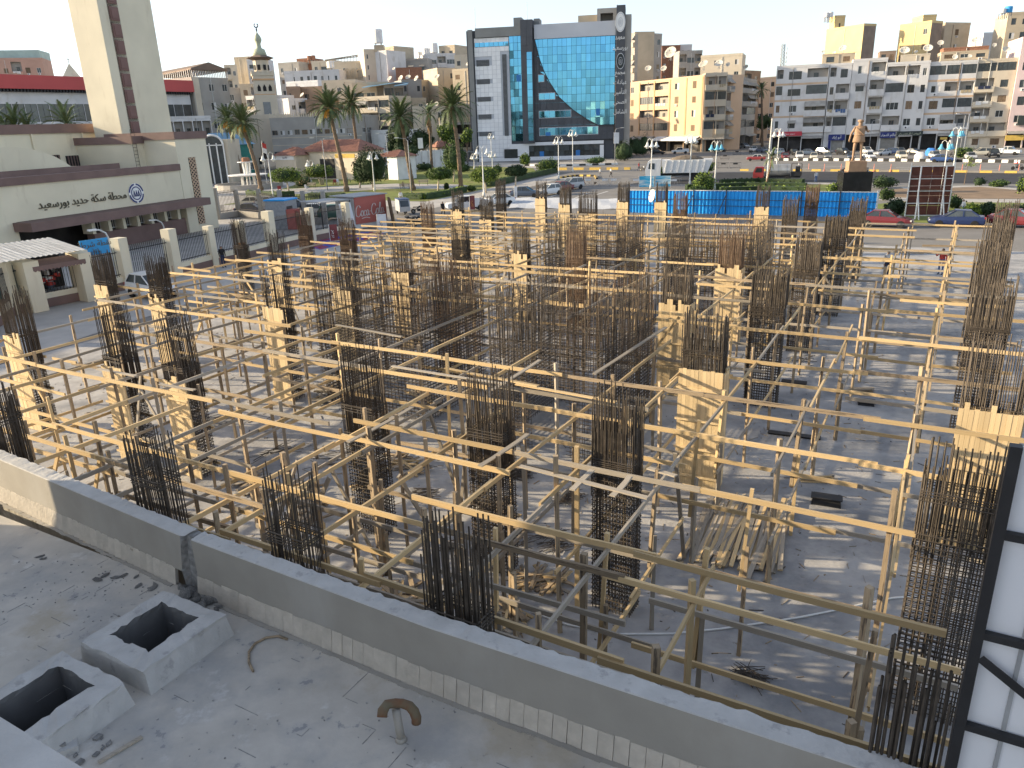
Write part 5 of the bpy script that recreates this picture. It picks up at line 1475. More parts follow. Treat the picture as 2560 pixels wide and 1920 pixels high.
# ---------------------------------------------------------------- towers behind the row
def tower(pl, pr_, ty, Y, Y2, mat, lab, nf, code, d=14, seed=0, name='tower_block', side=None, parapet=.8, win=(.4, .42), z0=0):
    a_, b_ = atx(pl, Y), atx(pr_, Y2)
    H = hz((a_ + b_) / 2, ty)
    return building(name, lab, a_, b_, d, H, [(3, code)] * nf, [1] * len(code), mat, seed=seed, side=side, parapet=parapet, win=win)
tower(2040, 2128, 72, 300, 285, 'wall yellow', 'blank yellow tower wall with a slim stair turret', 7, '...', 6, side='wall brown')
tower(2058, 2082, 44, 303, 303, 'wall yellow', 'slim stair turret rising from the blank yellow tower', 8, 't', 5, 1)
tower(2215, 2290, 62, 300, 290, 'wall yellow', 'second yellow tower with a few white windows', 8, '..w', 7, 3, side='wall brown')
tower(2268, 2300, 42, 306, 306, 'wall yellow', 'square stair head on the second yellow tower', 8, '.d', 8, 4)
tower(2323, 2384, 62, 296, 300, 'wall beige', 'beige tower attached to the right of the second yellow one', 8, '.w.', 12, 6)
tower(2420, 2455, 86, 330, 330, 'wall white', 'small white tower in the gap before the third tower', 7, '..', 10, 7)
tower(2470, 2600, 33, 285, 280, 'wall beige', 'tallest beige tower at the right edge with rows of white windows', 9, 'wWwd', 16, 8)
# left of the row: street end, tower behind the orange building
tower(1880, 1935, 198, 330, 320, 'wall orange', 'low orange flats closing the side street', 6, 'ww', 14, 9)
tower(1566, 1582, 88, 330, 322, 'wall beige', 'narrow balcony side of the grey tower behind the glass block', 9, 'p', 8, 10)
tower(1583, 1647, 88, 322, 330, 'wall grey', 'grey tower with few windows behind the orange building', 9, '.t.w', 14, 11)
tower(1648, 1692, 118, 345, 345, 'brick red', 'red brick block behind the orange roof', 8, 'w.w', 12, 12)
tower(1690, 1720, 116, 350, 350, 'wall white', 'white block with water tanks behind the orange roof', 8, 'dw', 12, 13)
tower(1742, 1842, 142, 275, 270, 'wall cream', 'cream flats rising behind the corner block', 8, '.w.w', 12, 14)
tower(1690, 1745, 132, 300, 300, 'wall grey', 'roof storey with a dark canopy behind the orange building', 7, 'bWb', 10, 15)
tower(1845, 1890, 182, 300, 310, 'wall brown', 'brownish flats between the corner block and the side street', 7, 'pw', 12, 16)
# lattice mast
p = atx(1940, 330); H = hz(p, 110); t = thing('lattice_mast', 'red and white lattice phone mast between the two rows', 'mast', p)
q = MB()
for sx, sy in ((-1, -1), (1, -1), (1, 1), (-1, 1)): q.tube((sx * 1.2, sy * 1.2, 0), (sx * .5, sy * .5, H), .12, 4)
for k in range(18):
    z = H * .45 + H * .55 * k / 18; w_ = 1.2 - .7 * z / H; z2 = z + H * .55 / 18
    q.tube((-w_, -w_, z), (w_, -w_, z2), .07, 3); q.tube((w_, -w_, z), (-w_, -w_, z2), .07, 3)
q.build('lattice', 'grey metal', t)
q = MB()
for k in range(9): z = H - 1 - k * 1.6; q.box(-1.3, -1.0, -1.2, -.8, z - 1, z); q.box(1.0, 1.3, -1.2, -.8, z - 1.4, z - .4)
q.build('antennas', 'white paint', t)

# ================================================================ the old town on the left: block after block
tower(-60, 30, 150, 335, 330, 'wall pink', 'pink flats at the left picture edge, sunlit end', 6, 'pp', 16, 20)
tower(31, 162, 150, 329, 335, 'wall pink', 'pink flats with a green glazed top storey', 6, 'cwpww', 16, 21)
t = tower(-40, 158, 131, 331, 338, 'mint', 'green glazed roof storey on the pink flats', 7, 'WWWWW', 14, 22)
a_ = atx(222, 395); zb_, zt = hz(a_, 205), hz(a_, 158)
t = thing('church_spire', 'pale pyramid church spire with a thin cross behind the red roofed hall', 'spire', a_)
q = MB(); w_ = 3.9; q.add([(-w_, -w_, zb_), (w_, -w_, zb_), (w_, w_, zb_), (-w_, w_, zb_), (0, 0, zt)], [(0, 1, 4), (1, 2, 4), (2, 3, 4), (3, 0, 4)]); q.box(-w_, w_, -w_, w_, 0, zb_ - .02); q.build('spire', 'wall cream', t)
q = MB(); q.box(-.12, .12, -.12, .12, zt - .3, zt + 2.6); q.box(-.8, .8, -.1, .1, zt + 1.5, zt + 1.75); q.build('cross', 'wall grey', t)
# red roofed hall behind the station
a_, b_ = atx(-160, 165), atx(505, 222)
H0 = hz(b_, 231); H1_ = hz(b_, 208)
t = building('terminal_hall', 'long low hall with a broad red roof fascia and glass bands', a_, b_, 30, H0, [(.7, '.' * 24), (1, 'G' * 24), (.35, '.' * 24), (1, 'G' * 24), (1.9, '.w' * 12)], [1] * 24, 'wall white', parapet=0, seed=23, win=(.6, .8))
w_ = t['_w']
q = MB(); q.box(-.5, w_ + .5, -1.6, 30, H0 + .02, H1_ + .6); q.build('roof_fascia', 'fascia red', t)
q = MB(); n = 90
for k in range(n): q.box(w_ * k / n, w_ * k / n + .35, -1.3, -.02, H0 - .6, H0 - .01)
q.build('eave_teeth', 'iron black', t)
q = MB()
for k in range(17):
    an = math.pi * (k / 16) * 1.1 - .1; q.bar((w_ * .34 + 2.2 * math.cos(an), -.25, 5 + 2.2 * math.sin(an)), (w_ * .34 + 4.2 * math.cos(an), -.25, 5 + 4.2 * math.sin(an)), .18, .18)
ring(q, 1.5, 2.2, 0, .2, 0, 20); q.v[-160:] = [(x + w_ * .34, y - .3, z + 5) for x, y, z in q.v[-160:]]
q.build('sun_ornament', 'wall cream', t)
# hotel with the pitched brown roof
c_ = atx(515, 222); l_, r_ = atx(408, 246), atx(602, 232)
H = hz(c_, 192)
t1 = building('hotel_building', 'sunlit flank of the hotel under the pitched brown roof', l_, c_, 2, H, [(3, 'wcwcw')] * 5, [1] * 5, 'wall cream', seed=24, parapet=0)
t2 = building('hotel_building', 'gable front of the hotel with three window columns, shade painted as grey', c_ + Vector((.1, 0, 0)), r_, 20, H, [(3, 'w.w.w')] * 5, [1, .5, 1, .5, 1], 'wall grey', seed=25, parapet=0)  # same hotel: shade is painted as grey walls here, sun as cream on the flank
q = MB(); rz_ = hz(atx(560, 232), 160)
pl, pc, pr_ = l_ + Z * (H + 2.2), c_ + Z * (H + 2.2), r_ + Z * (H + 2.2)
mid = (c_ + r_) / 2 + Z * rz_; ml = l_ + (r_ - c_) / 2 + Z * rz_; bl = l_ + (r_ - c_) + Z * (H + 2.2)
e = (c_ - l_).normalized() * .8
q.add([pl, pc + e, mid + e, ml], [(0, 1, 2, 3)]); q.add([pc + e, pr_ + e, mid + e], [(0, 1, 2)]); q.add([bl, pr_ + e, mid + e, ml], [(0, 3, 2, 1)])
q.add([pl - Z * .4, pc + e - Z * .4, pr_ + e - Z * .4, bl - Z * .4], [(0, 3, 2, 1)])
q.add([pl, pc + e, pc + e - Z * .4, pl - Z * .4], [(0, 3, 2, 1)]); q.add([pc + e, pr_ + e, pr_ + e - Z * .4, pc + e - Z * .4], [(0, 3, 2, 1)])
o = q.build('roof', 'roof brown', t2)
o.matrix_parent_inverse = Matrix.LocRotScale(t2.location, t2.rotation_euler, None).inverted()
q = MB(); n = 22
for k in range(n + 1):
    for (s0, s1) in ((l_, c_), (c_, r_)): p_ = s0 + (s1 - s0) * (k / n); q.tube(p_ + Z * H, p_ + Z * (H + 1.9), .12, 4)
o = q.build('gallery_post', 'white frame', t2); o.matrix_parent_inverse = Matrix.LocRotScale(t2.location, t2.rotation_euler, None).inverted()
city = [
 (592, 622, 166, 400, 'wall cream', 'narrow cream flats right behind the hotel roof', 7, 'pw'), (618, 656, 146, 420, 'wall beige', 'plain beige stair tower between hotel and minaret', 9, '..'),
 (648, 694, 152, 410, 'wall white', 'white flats with slatted balconies behind the minaret', 9, 'WW'), (625, 700, 215, 300, 'wall beige', 'old beige house with shutters left of the minaret', 6, 'sps'), (637, 690, 245, 270, 'wall white', 'small white house with a balcony at the minaret foot', 5, 'pw'),
 (560, 645, 225, 300, 'wall grey', 'grey house with a roof terrace left of the minaret', 5, 'wcw'), (722, 772, 160, 400, 'wall grey', 'grey flats right behind the minaret', 8, 'w.w'), (768, 803, 150, 405, 'brick red', 'orange brick flats with roof tanks', 8, 'w.'),
 (735, 868, 181, 330, 'wall white', 'long white block with a row of small windows', 7, '.wwwwcww'), (738, 815, 208, 300, 'plastic white', 'bare white wall building below the long white block', 6, '...'), (737, 770, 222, 285, 'wall brown', 'dark brown brick house beside the minaret', 5, 't.'), (770, 830, 222, 288, 'wall brown', 'unplastered dark house with a water tank', 5, 'd.'),
 (740, 785, 252, 262, 'wall white', 'small white flats with a blue balcony behind the mosque', 5, 'wp'), (780, 850, 255, 265, 'wall brown', 'low brown house behind the mosque roof', 5, '...'), (803, 862, 156, 390, 'wall cream', 'cream flats under the steel roof lattice', 8, 'wWw'),
 (858, 935, 158, 340, 'wall cream', 'cream hall with crossed arches on its upper wall', 7, '.w.wc'), (932, 962, 128, 332, 'wall cream', 'tall cream stair tower with a water tank on top', 10, 't.'), (956, 986, 132, 334, 'wall white', 'bluish white flank of the stair tower', 9, '.'), (970, 1004, 122, 350, 'wall beige', 'beige tower right behind the white flank', 9, '.w'),
 (1003, 1082, 152, 345, 'wall grey', 'grey concrete frame block with striped awnings', 7, 'AAA'), (1005, 1068, 174, 320, 'brick red', 'unfinished red brick infill block', 6, '...'), (1062, 1092, 134, 365, 'wall white', 'white block carrying two roof tanks', 8, 'w.'), (1084, 1150, 138, 350, 'wall white', 'white flats with a long railing balcony', 8, 'WpW'), (1112, 1150, 118, 362, 'wall beige', 'beige roof pavilion on the white flats', 9, 'dd'), (1148, 1190, 142, 330, 'wall cream', 'pale cream flats beside the glass office block', 8, 'w.'),
 (1106, 1152, 176, 275, 'wall beige', 'brown beige brick house left half by the glass office block', 8, '.w'), (1142, 1192, 178, 268, 'wall beige', 'brown beige brick house touching the glass office block', 8, 'w.'), (825, 905, 206, 275, 'wall cream', 'low cream house with small dark windows behind the palms', 5, '.w.'), (898, 985, 212, 262, 'wall beige', 'house with the faded blue sheet roof', 4, 'WWb'), (975, 1022, 216, 258, 'wall grey', 'grey house with scaffolded balconies', 5, 'ep'), (1018, 1066, 205, 270, 'wall grey', 'old grey flats with dark openings', 6, 'd.d'), (1064, 1108, 206, 280, 'wall beige', 'beige flats with small square windows', 6, 'w.w'),
 (905, 985, 248, 240, 'wall cream', 'cream flats with sheet awnings behind the two tall palms', 5, 'ape'), (965, 1075, 252, 245, 'wall beige', 'broad low beige house behind the middle palms', 5, 'w.dw'), (1040, 1120, 272, 238, 'wall cream', 'low cream house with tan dishes on its roof', 4, '.ww'), (1105, 1180, 300, 232, 'wall beige', 'beige ground floor shops beside the glass office block', 3, 'SS')]
for i, (pl, pr_, ty, Y, mt, lab, nf, code) in enumerate(city):
    tower(pl, pr_, ty, Y, Y + rnd(-6, 6), mt, lab, nf, code, 12, 30 + i, 'town_house')
# crossed arches, steel roof lattice, blue sheet roof, tanks
q = MB()
for k in range(4):
    for s in (-1, 1):
        pts = [atY(868 + k * 15 + s * 10 * math.cos(math.pi * j / 10) , 172 + 22 * (1 - math.sin(math.pi * j / 10)) , 338.5) for j in range(0, 11)]
        q.path(pts, .35, 4)
tag(q.build('arch_tracery', 'wall beige'), 'row of crossed plaster arches on the cream hall', 'tracery')
q = MB()
for k in range(12):
    p0 = atY(815 + k * 7.5, 152 - k * 1.3, 345); p1 = atY(818 + k * 7.5, 149 - k * .6, 365); q.tube(p0, p1, .2, 3); q.tube(p0, atY(822 + k * 7.5, 150 - k * 1.4, 345), .2, 3); q.tube(p0, p0 - Z * 3, .12, 3)
q.tube(atY(812, 150, 345), atY(905, 136, 345), .25, 3); q.tube(atY(812, 152, 345), atY(905, 140, 345), .2, 3)
tag(q.build('roof_lattice', 'wall grey'), 'open steel roof lattice over the cream flats', 'roof frame')
def sheet(p4, mat, lab, name='sheet_roof'):
    q = MB(); pts = [atY(px, py, Y) for px, py, Y in p4]
    q.prism(pts, (0, 0, .25)); tag(q.build(name, mat), lab, 'roof')
sheet([(905, 220, 258), (985, 208, 255), (1022, 208, 262), (940, 212, 266)], 'roof blue', 'faded blue sheet roof over the house behind the palms')
sheet([(985, 216, 252), (1018, 212, 252), (1020, 210, 258), (990, 214, 258)], 'roof blue', 'small blue sheet canopy beside the bigger blue roof')
TK = {}
def tank(px, py, Y, r, h, lab, mat='plastic white'):
    p = atY(px, py, Y); t = thing('water_tank', lab, 'water tank', p, 0, 'roof water tanks')
    q = MB(); q.lathe([(r, .3), (r, h), (r * .85, h + .2), (.25, h + .3)], n=14); q.build('tank', mat, t, False)
    q = MB()
    for sx, sy in ((-1, -1), (1, -1), (1, 1), (-1, 1)): q.box(sx * r * .6 - .1, sx * r * .6 + .1, sy * r * .6 - .1, sy * r * .6 + .1, -1.5, .3)
    q.build('stand', 'wall grey', t)
tank(946, 110, 333, 1.9, 5.2, 'big white water tank on top of the cream stair tower')
q = MB(); a_ = atY(936, 130, 333); b_ = atY(958, 112, 333); q.box(a_.x, b_.x, 333, 337, a_.z, b_.z); tag(q.build('roof_house', 'wall beige'), 'rough beige tank base on the cream stair tower', 'roof house')
tank(1065, 140, 364, 1.5, 3, 'left white tank beside the railing balcony flats'); tank(1076, 140, 364, 1.5, 3, 'right white tank beside the railing balcony flats'); tank(1086, 134, 362, 1.6, 4, 'tall pale tank at the edge of the white flats'); tank(831, 172, 380, 2.4, 3, 'wide white tank on the cream flats')
tank(2076, 45, 303, .9, 1.8, 'small tank on the stair turret of the yellow tower'); tank(2066, 45, 303, .9, 1.6, 'second small tank on the stair turret'); tank(2520, 34, 282, 1.2, 2, 'blue tank on the tallest beige tower', 'sign blue'); tank(2505, 36, 282, 1.1, 1.6, 'white tank left on the tallest beige tower')
tank(774, 152, 402, 1.1, 2, 'left roof tank on the orange brick flats', 'brick red'); tank(784, 152, 402, 1.1, 2.2, 'right roof tank on the orange brick flats', 'brick red')
for a_ in [(975, 197, 255, 1.6, 'first white dish in the row on the old grey roofs'), (1003, 196, 255, 1.8, 'second white dish in the row on the old grey roofs'), (1021, 194, 255, 1.8, 'third dish in the row on the old grey roofs'), (1042, 197, 255, 1.8, 'fourth dish in the row on the old grey roofs'), (1093, 193, 258, 2.0, 'dish pair leaning at the brown brick house'), (985, 172, 300, 1.2, 'small white dish on the bluish flank roof'), (1068, 264, 236, 1.3, 'grey dish low behind the shaggy palm'), (1092, 261, 236, 1.5, 'tan dish low beside the shaggy palm'), (756, 238, 262, 1.6, 'white dish on the roof behind the mosque'), (650, 208, 290, 1.4, 'dish left of the minaret'), (1172, 160, 262, 1.7, 'dish on the brown house beside the glass office block'), (805, 282, 225, 1.1, 'white dish on the mosque roof parapet'), (568, 296, 220, 1.2, 'grey dish right of the hotel')]: roofdish(*a_)
for i in range(5):
    pass

# ================================================================ mosque with its minaret
c0 = atx(686, 232); mt = thing('minaret', 'tall cream minaret with a brown gallery roof and a crescent', 'minaret', c0, R(20))
zz = lambda py: hz(c0, py)
w = 3.0
q = MB(); q.box(-w, w, -w, w, 0, zz(238)); q.build('shaft', 'wall cream', mt)
for s in range(2):
    for k in (0,):
        q = MB()
        if s == 0: q.box(-1.0, 1.0, -w - .12, -w - .01, zz(296), zz(256))
        else: q.box(w + .01, w + .12, -1.0, 1.0, zz(296), zz(256))
        q.build('lattice_window', 'louvre', mt)
w = 2.75
q = MB(); q.box(-w, w, -w, w, zz(238), zz(180)); q.build('upper_shaft', 'wall cream', mt)
for a_, b_ in ((240, 236), (202, 198)):
    q = MB(); q.box(-w - .15, w + .15, -w - .15, w + .15, zz(a_), zz(b_)); q.build('red_band', 'pilaster', mt)
for s in range(2):
    for k in (-1, 0, 1):
        q = MB(); a0_, a1_ = k * 1.5 - .45, k * 1.5 + .45; z0_, z1_ = zz(229), zz(212)
        pts = [(a0_, z0_), (a1_, z0_), (a1_, z1_ - .8), (k * 1.5, z1_), (a0_, z1_ - .8)]
        if s == 0: q.prism([(x, -w - .1, z) for x, z in pts], (0, .09, 0))
        else: q.prism([(w + .1, x, z) for x, z in pts], (-.09, 0, 0))
        q.build('arched_window', 'void', mt)
q = MB(); n = 5
for k in range(n):
    for s in (-1, 1):
        x = -w + 2 * w * k / (n - 1)
        q.prism([(x - .4, s * (w + .25), zz(186)), (x + .4, s * (w + .25), zz(186)), (x + .25, s * (w + .25), zz(180)), (x, s * (w + .25), zz(177)), (x - .25, s * (w + .25), zz(180))], (0, -s * .2, 0))
        q.prism([(s * (w + .25), x - .4, zz(186)), (s * (w + .25), x + .4, zz(186)), (s * (w + .25), x, zz(177))], (-s * .2, 0, 0))
q.box(-w - .25, w + .25, -w - .25, w + .25, zz(190), zz(186)); q.build('crenellation', 'wall cream', mt)
q = MB(); q.lathe([(2.1, zz(186)), (2.1, zz(148))], n=8); q.build('lantern', 'wall cream', mt)
for k in range(8):
    an = math.pi / 4 * k + .39; q = MB(); q.box(-.4, .4, -.08, .0, zz(176), zz(163)); o = q.build('lantern_window', 'void', mt); o.location = (math.cos(an) * 2.06, math.sin(an) * 2.06, 0); o.rotation_euler = (0, 0, an + math.pi / 2)
q = MB(); q.lathe([(2.0, zz(152)), (3.9, zz(145)), (2.0, zz(139))], n=8); q.build('gallery_roof', 'roof brown', mt)
q = MB(); q.lathe([(2.0, zz(140)), (1.55, zz(124)), (.75, zz(120)), (.62, zz(110)), (1.0, zz(102)), (1.05, zz(97)), (.75, zz(90)), (.3, zz(84)), (.1, zz(80))], n=10); M('minaret green', (0.42, 0.45, 0.33), .8, .1, 1); q.build('bulb', 'minaret green', mt, True)
q = MB(); q.tube((0, 0, zz(81)), (0, 0, zz(70)), .12, 5)
for py in (77, 73): q.lathe([(.02, zz(py) - .3), (.3, zz(py)), (.02, zz(py) + .3)], n=8)
r0 = (zz(58) - zz(68)) / 2; zc = (zz(58) + zz(69)) / 2
q.path([(r0 * math.sin(t_), 0, zc - r0 * math.cos(t_)) for t_ in [0.0 + .62 * k - 2.8 + 2.8 - 2.6 + .0 for k in range(0)] or [(-2.6 + 5.2 * k / 14) for k in range(15)]], .18, 5); q.build('crescent', 'dark metal', mt)
a_, b_ = atx(690, 222), atx(912, 218)
ms = building('mosque_hall', 'long grey mosque hall with two bands of small windows', a_, b_, 16, hz((a_ + b_) / 2, 294), [(1.3, '.' * 12), (1, 'wwowwowwowww'), (1.6, '.' * 12), (1, 'wowwwwowwwww'), (1.4, '.' * 12)], [1] * 12, 'wall grey', seed=81, parapet=.3, win=(.75, .6))
q = MB(); w_ = ms['_w']; H = hz((a_ + b_) / 2, 294); n = 40
for k in range(n): x = w_ * k / n; q.prism([(x, .05, H + .3), (x + w_ / n * .7, .05, H + .3), (x + w_ / n * .35, .05, H + 1.6)], (0, .2, 0))
q.build('crenellation', 'wall cream', ms)
for zf in (.2, .47, .62): q = MB(); q.box(0, w_, -.06, -.003, H * zf, H * zf + .15); q.build('string_course', 'wall cream', ms)
building('mosque_wing', 'dark end wall of the mosque hall with a shop band', b_ + Vector((.2, 0, 0)), atx(938, 226), 10, hz(b_, 292), [(1.2, '..'), (1, 'WW'), (1.6, '..'), (1, 'WW'), (1.4, '..')], [1, 1], 'wall grey', seed=82, win=(.9, .6))
building('mosque_porch', 'cream crenellated porch left of the minaret', atx(632, 228), atx(690, 226), 12, hz(a_, 296), [(2, '....'), (2, 't.t.'), (2, 'dddd')], [1] * 4, 'wall cream', seed=83, parapet=1.2)
building('white_house', 'small bright white house with dark windows right of the mosque', atx(935, 222), atx(988, 218), 10, hz(atx(960, 220), 328), [(1, '...'), (1, 'w.w'), (1, 'www')], [1] * 3, 'plastic white', seed=84, parapet=.3)
building('white_house', 'white arcade building right of the station tower', atx(432, 200), atx(548, 205), 14, hz(atx(490, 200), 296), [(1.2, 'bbbbb'), (1.4, '.....')], [1] * 5, 'wall white', seed=85)
building('white_house', 'white house with small windows under the red hall end', atx(425, 226), atx(498, 226), 8, hz(atx(460, 226), 272), [(1, '.w.w'), (1, '....')], [1] * 4, 'plastic white', seed=86, parapet=.2)
# arched pavilion with the blue roof
a_, b_ = atx(552, 172), atx(642, 178)
pv = building('garden_pavilion', 'pavilion with a blue sheet roof and dark green glass walls', a_, b_, 9, hz((a_ + b_) / 2, 362), [(1, 'WWWWWW')], [1] * 6, 'gate teal', seed=87, parapet=0, win=(.9, .8))
H = hz((a_ + b_) / 2, 362); w_ = pv['_w']
q = MB(); q.add([(-.6, -.6, H), (w_ + .6, -.6, H), (w_ - 2, 4.5, H + 2.6), (1, 4.5, H + 2.6), (w_ + .6, 9.6, H), (-.6, 9.6, H)], [(0, 1, 2, 3), (3, 2, 4, 5), (0, 3, 5), (1, 4, 2)]); q.build('roof', 'roof blue', pv)
c_ = atx(547, 166); ar_ = thing('entrance_arch', 'white arched glass entrance beside the blue roofed pavilion', 'entrance', c_)
zA = hz(c_, 362); zT = hz(c_, 338); q = MB(); r_ = 2.15
q.prism([(-r_, 0, 0)] + [(r_ * math.cos(math.pi - math.pi * k / 12), 0, zA + (zT - zA) * math.sin(math.pi * k / 12)) for k in range(13)] + [(r_, 0, 0)], (0, .3, 0)); q.build('glass', 'glass dark', ar_)
q = MB(); q.path([(r_ * math.cos(math.pi - math.pi * k / 12), -.1, zA + (zT - zA) * math.sin(math.pi * k / 12)) for k in range(13)], .22, 5)
for x in (-r_, -.75, .75, r_): q.box(x - .12, x + .12, -.15, 0, 0, zA + (.3 if abs(x) < 1 else 0))
q.box(-r_, r_, -.15, -.01, zA - .2, zA); q.build('frame', 'white paint', ar_)
q = MB(); q.box(-r_ - .8, r_ + .8, .31, 8, 0, zA + 1); q.build('wall', 'wall cream', ar_)
# ================================================================ roads, kerbs, lawns
def flat(name, pts, mat, z, kind='structure'):
    g = MB(); v = [at(*p, z) for p in pts]
    n = Vector((0, 0, 0))
    for i in range(len(v)): n += v[i].cross(v[(i + 1) % len(v)])
    if n.z < 0: v.reverse()
    g.add(v, [tuple(range(len(v)))]); return tag(g.build(name, mat), kind=kind)
flat('park_lawn', [(560, 512), (560, 470), (760, 430), (900, 412), (1130, 402), (1330, 418), (1350, 438), (1235, 468), (1075, 503), (1000, 503), (900, 497), (700, 503)], 'lawn', -.018)
flat('park_path', [(520, 500), (700, 474), (820, 466), (990, 459), (1150, 461), (1185, 466), (1150, 473), (1000, 471), (830, 480), (700, 488), (520, 518)], 'paving', -.010)
flat('fountain_terrace', [(480, 500), (540, 462), (690, 446), (760, 455), (700, 474), (560, 500)], 'paving', -.006)
flat('park_pavement', [(560, 513), (900, 498), (1060, 505), (1263, 462), (1393, 434), (1400, 448), (1290, 476), (1075, 522), (900, 512), (560, 527)], 'paving', -.012)
flat('near_pavement', [(1000, 412), (1130, 404), (1330, 408), (1480, 402), (1540, 400), (1545, 410), (1480, 414), (1330, 420), (1130, 414), (1000, 422)], 'paving', -.008)
flat('new_road', [(1560, 462), (1760, 432), (2000, 429.5), (2760, 431), (2760, 462), (2000, 455), (1760, 460)], 'new asphalt', -.020)
flat('island_lawn', [(1715, 480), (1740, 462), (1890, 458), (2080, 461), (2120, 470), (2060, 484)], 'lawn', -.016)
flat('island_edge', [(1860, 456.5), (1990, 455), (2100, 459), (2120, 469), (2095, 468), (2080, 461), (1890, 459)], 'paving', -.012)
flat('east_bed', [(2190, 482), (2260, 470), (2450, 466), (2620, 478), (2640, 496), (2400, 497), (2210, 494)], 'earth', -.016)
flat('east_lawn', [(2170, 552), (2190, 510), (2300, 500), (2640, 506), (2680, 552), (2400, 560)], 'lawn', -.016)
flat('east_path', [(2190, 500), (2220, 493), (2400, 497), (2660, 499), (2670, 508), (2400, 505), (2230, 503)], 'paving', -.010)
flat('east_bed_rim', [(2250, 468), (2450, 463), (2560, 472), (2640, 486), (2625, 488), (2555, 476), (2450, 467), (2260, 472)], 'paving', -.008)
flat('traffic_island', [(1388, 448), (1420, 440), (1460, 444), (1470, 450), (1430, 452)], 'paving', -.012)
for i, (p, q) in enumerate([((1430, 498), (1470, 483)), ((1365, 495), (1395, 486)), ((1490, 487), (1520, 478)), ((1995, 421), (2040, 421)), ((2060, 417), (2110, 416.5)), ((2240, 418), (2290, 418)), ((2250, 424), (2300, 424)), ((2360, 418), (2420, 418)), ((2450, 424), (2500, 424))]):
    a_, b_ = at(*p, -.02), at(*q, -.02); d = (b_ - a_).normalized(); n = Vector((-d.y, d.x, 0)) * (.12 if i < 3 else .18)
    g = MB(); g.quad(a_ - n, b_ - n, b_ + n, a_ + n); tag(g.build('road_marking', 'white line'), kind='structure')
# black and white kerb along the far road
def kerb(name, lab, pts, seg, h, mats, w=.35):
    t = thing(name, lab, 'kerb', at(*pts[0]))
    o = at(*pts[0]); k = 0
    P_ = [at(*p) for p in pts]
    um = [unit(m_, 'kerb_stone') for m_ in mats]
    for a_, b_ in zip(P_, P_[1:]):
        n = max(1, round((b_ - a_).length / seg)); d = (b_ - a_) / n; rz_ = math.atan2(d.y, d.x)
        for i in range(n):
            p = a_ + d * i - o
            link('kerb_stone', um[k % len(um)], t, (p.x, p.y, -.03), (0, 0, rz_), (d.length * .985, w, h)); k += 1
kerb('painted_kerb', 'black and white striped kerb along the far road', [(1935, 401.5), (2150, 402.5), (2330, 404), (2520, 406.5), (2660, 411)], 1.15, .55, ['kerb white', 'kerb black'])
kerb('painted_kerb', 'pale dashed kerb before the glass office block', [(1300, 414.5), (1400, 416), (1545, 411)], 1.6, .4, ['kerb white', 'kerb black'])
kerb('painted_kerb', 'yellow kerb blocks on the road before the glass office block', [(1390, 425), (1575, 424)], 1.3, .5, ['kerb yellow', 'kerb yellow', 'asphalt'], .6)
kerb('painted_kerb', 'yellow median blocks along the far road', [(1850, 427), (2100, 428), (2300, 430), (2480, 432), (2640, 434)], 1.7, .35, ['kerb yellow', 'asphalt'], .5)
kerb('painted_kerb', 'pale kerb round the traffic island with the stump', [(1400, 446), (1440, 440), (1485, 441), (1490, 448)], .9, .3, ['kerb yellow', 'kerb black'])
kerb('painted_kerb', 'white dashed kerb before the white garden wall', [(985, 412), (1060, 408), (1130, 408)], 1.3, .4, ['kerb white', 'kerb black'])
kerb('painted_kerb', 'striped kerb left behind the fountain', [(480, 440), (540, 420), (690, 412)], 1.3, .4, ['kerb white', 'kerb black'])
DPM = MB(); DPM.lathe([(.16, 0), (.16, .06), (.055, .07), (.05, 1.0), (.02, 1.05)], n=8); DPM = DPM.mesh('delineator_post', 'post pink')
for i, px in enumerate([2021, 2060, 2102, 2184, 2226, 2404, 2449, 2497, 2545]):
    o = link('delineator_post', DPM, None, at(px, 427.5 + (px - 2021) * .009)); o.scale = (1.2, 1.2, 1.25)
    tag(o, ['pink plastic road post, first from the tank lorry', 'pink road post, second from the tank lorry', 'pink road post just left of the statue', 'pink road post, first right of the statue', 'pink road post halfway between statue and rust brown board', 'pink road post, first right of the rust brown board', 'pink road post before the cream van', 'pink road post before the white pickup in the far car park', 'pink road post below the motorcyclist'][i], 'road post', 'pink road posts on the median')

# ================================================================ plants
def leaves(mb, shapes, n, s, rr, mi=0, shell=.45, flat_=0.0):
    """n small leaf quads spread through ellipsoids or boxes: (cx,cy,cz,rx,ry,rz,kind)"""
    tot = sum(q[3] * q[4] * q[5] for q in shapes)
    for sh in shapes:
        cx, cy, cz, rx, ry, rz = sh[:6]; bx = len(sh) > 6
        for _ in range(int(n * sh[3] * sh[4] * sh[5] / tot)):
            if bx:
                p = [rr.uniform(-1, 1) for _ in range(3)]; k = rr.randrange(3); p[k] = rr.choice([-1, 1]) * rr.uniform(.86, 1.03)
                if k != 2 and rr.random() < .4: p[2] = 1
            else:
                v = Vector((rr.gauss(0, 1), rr.gauss(0, 1), rr.gauss(0, 1))).normalized() * rr.uniform(0, 1) ** shell
                v *= 1 + .12 * math.sin(5 * v.x + cx) * math.sin(6 * v.y + cz) + .08 * math.sin(9 * v.z + cy)
                p = list(v)
            c = Vector((cx + p[0] * rx, cy + p[1] * ry, cz + p[2] * rz))
            u = Vector((rr.gauss(0, 1), rr.gauss(0, 1), rr.gauss(0, 1) * (1 - flat_))).normalized(); w = u.orthogonal().normalized()
            w.rotate(Matrix.Rotation(rr.uniform(0, 6.28), 3, u)); a = s * rr.uniform(.6, 1.3)
            t = u.cross(w)
            mb.add([c - w * a, c - t * a * .5, c + w * a, c + t * a * .5], [(0, 1, 2, 3)], mi)
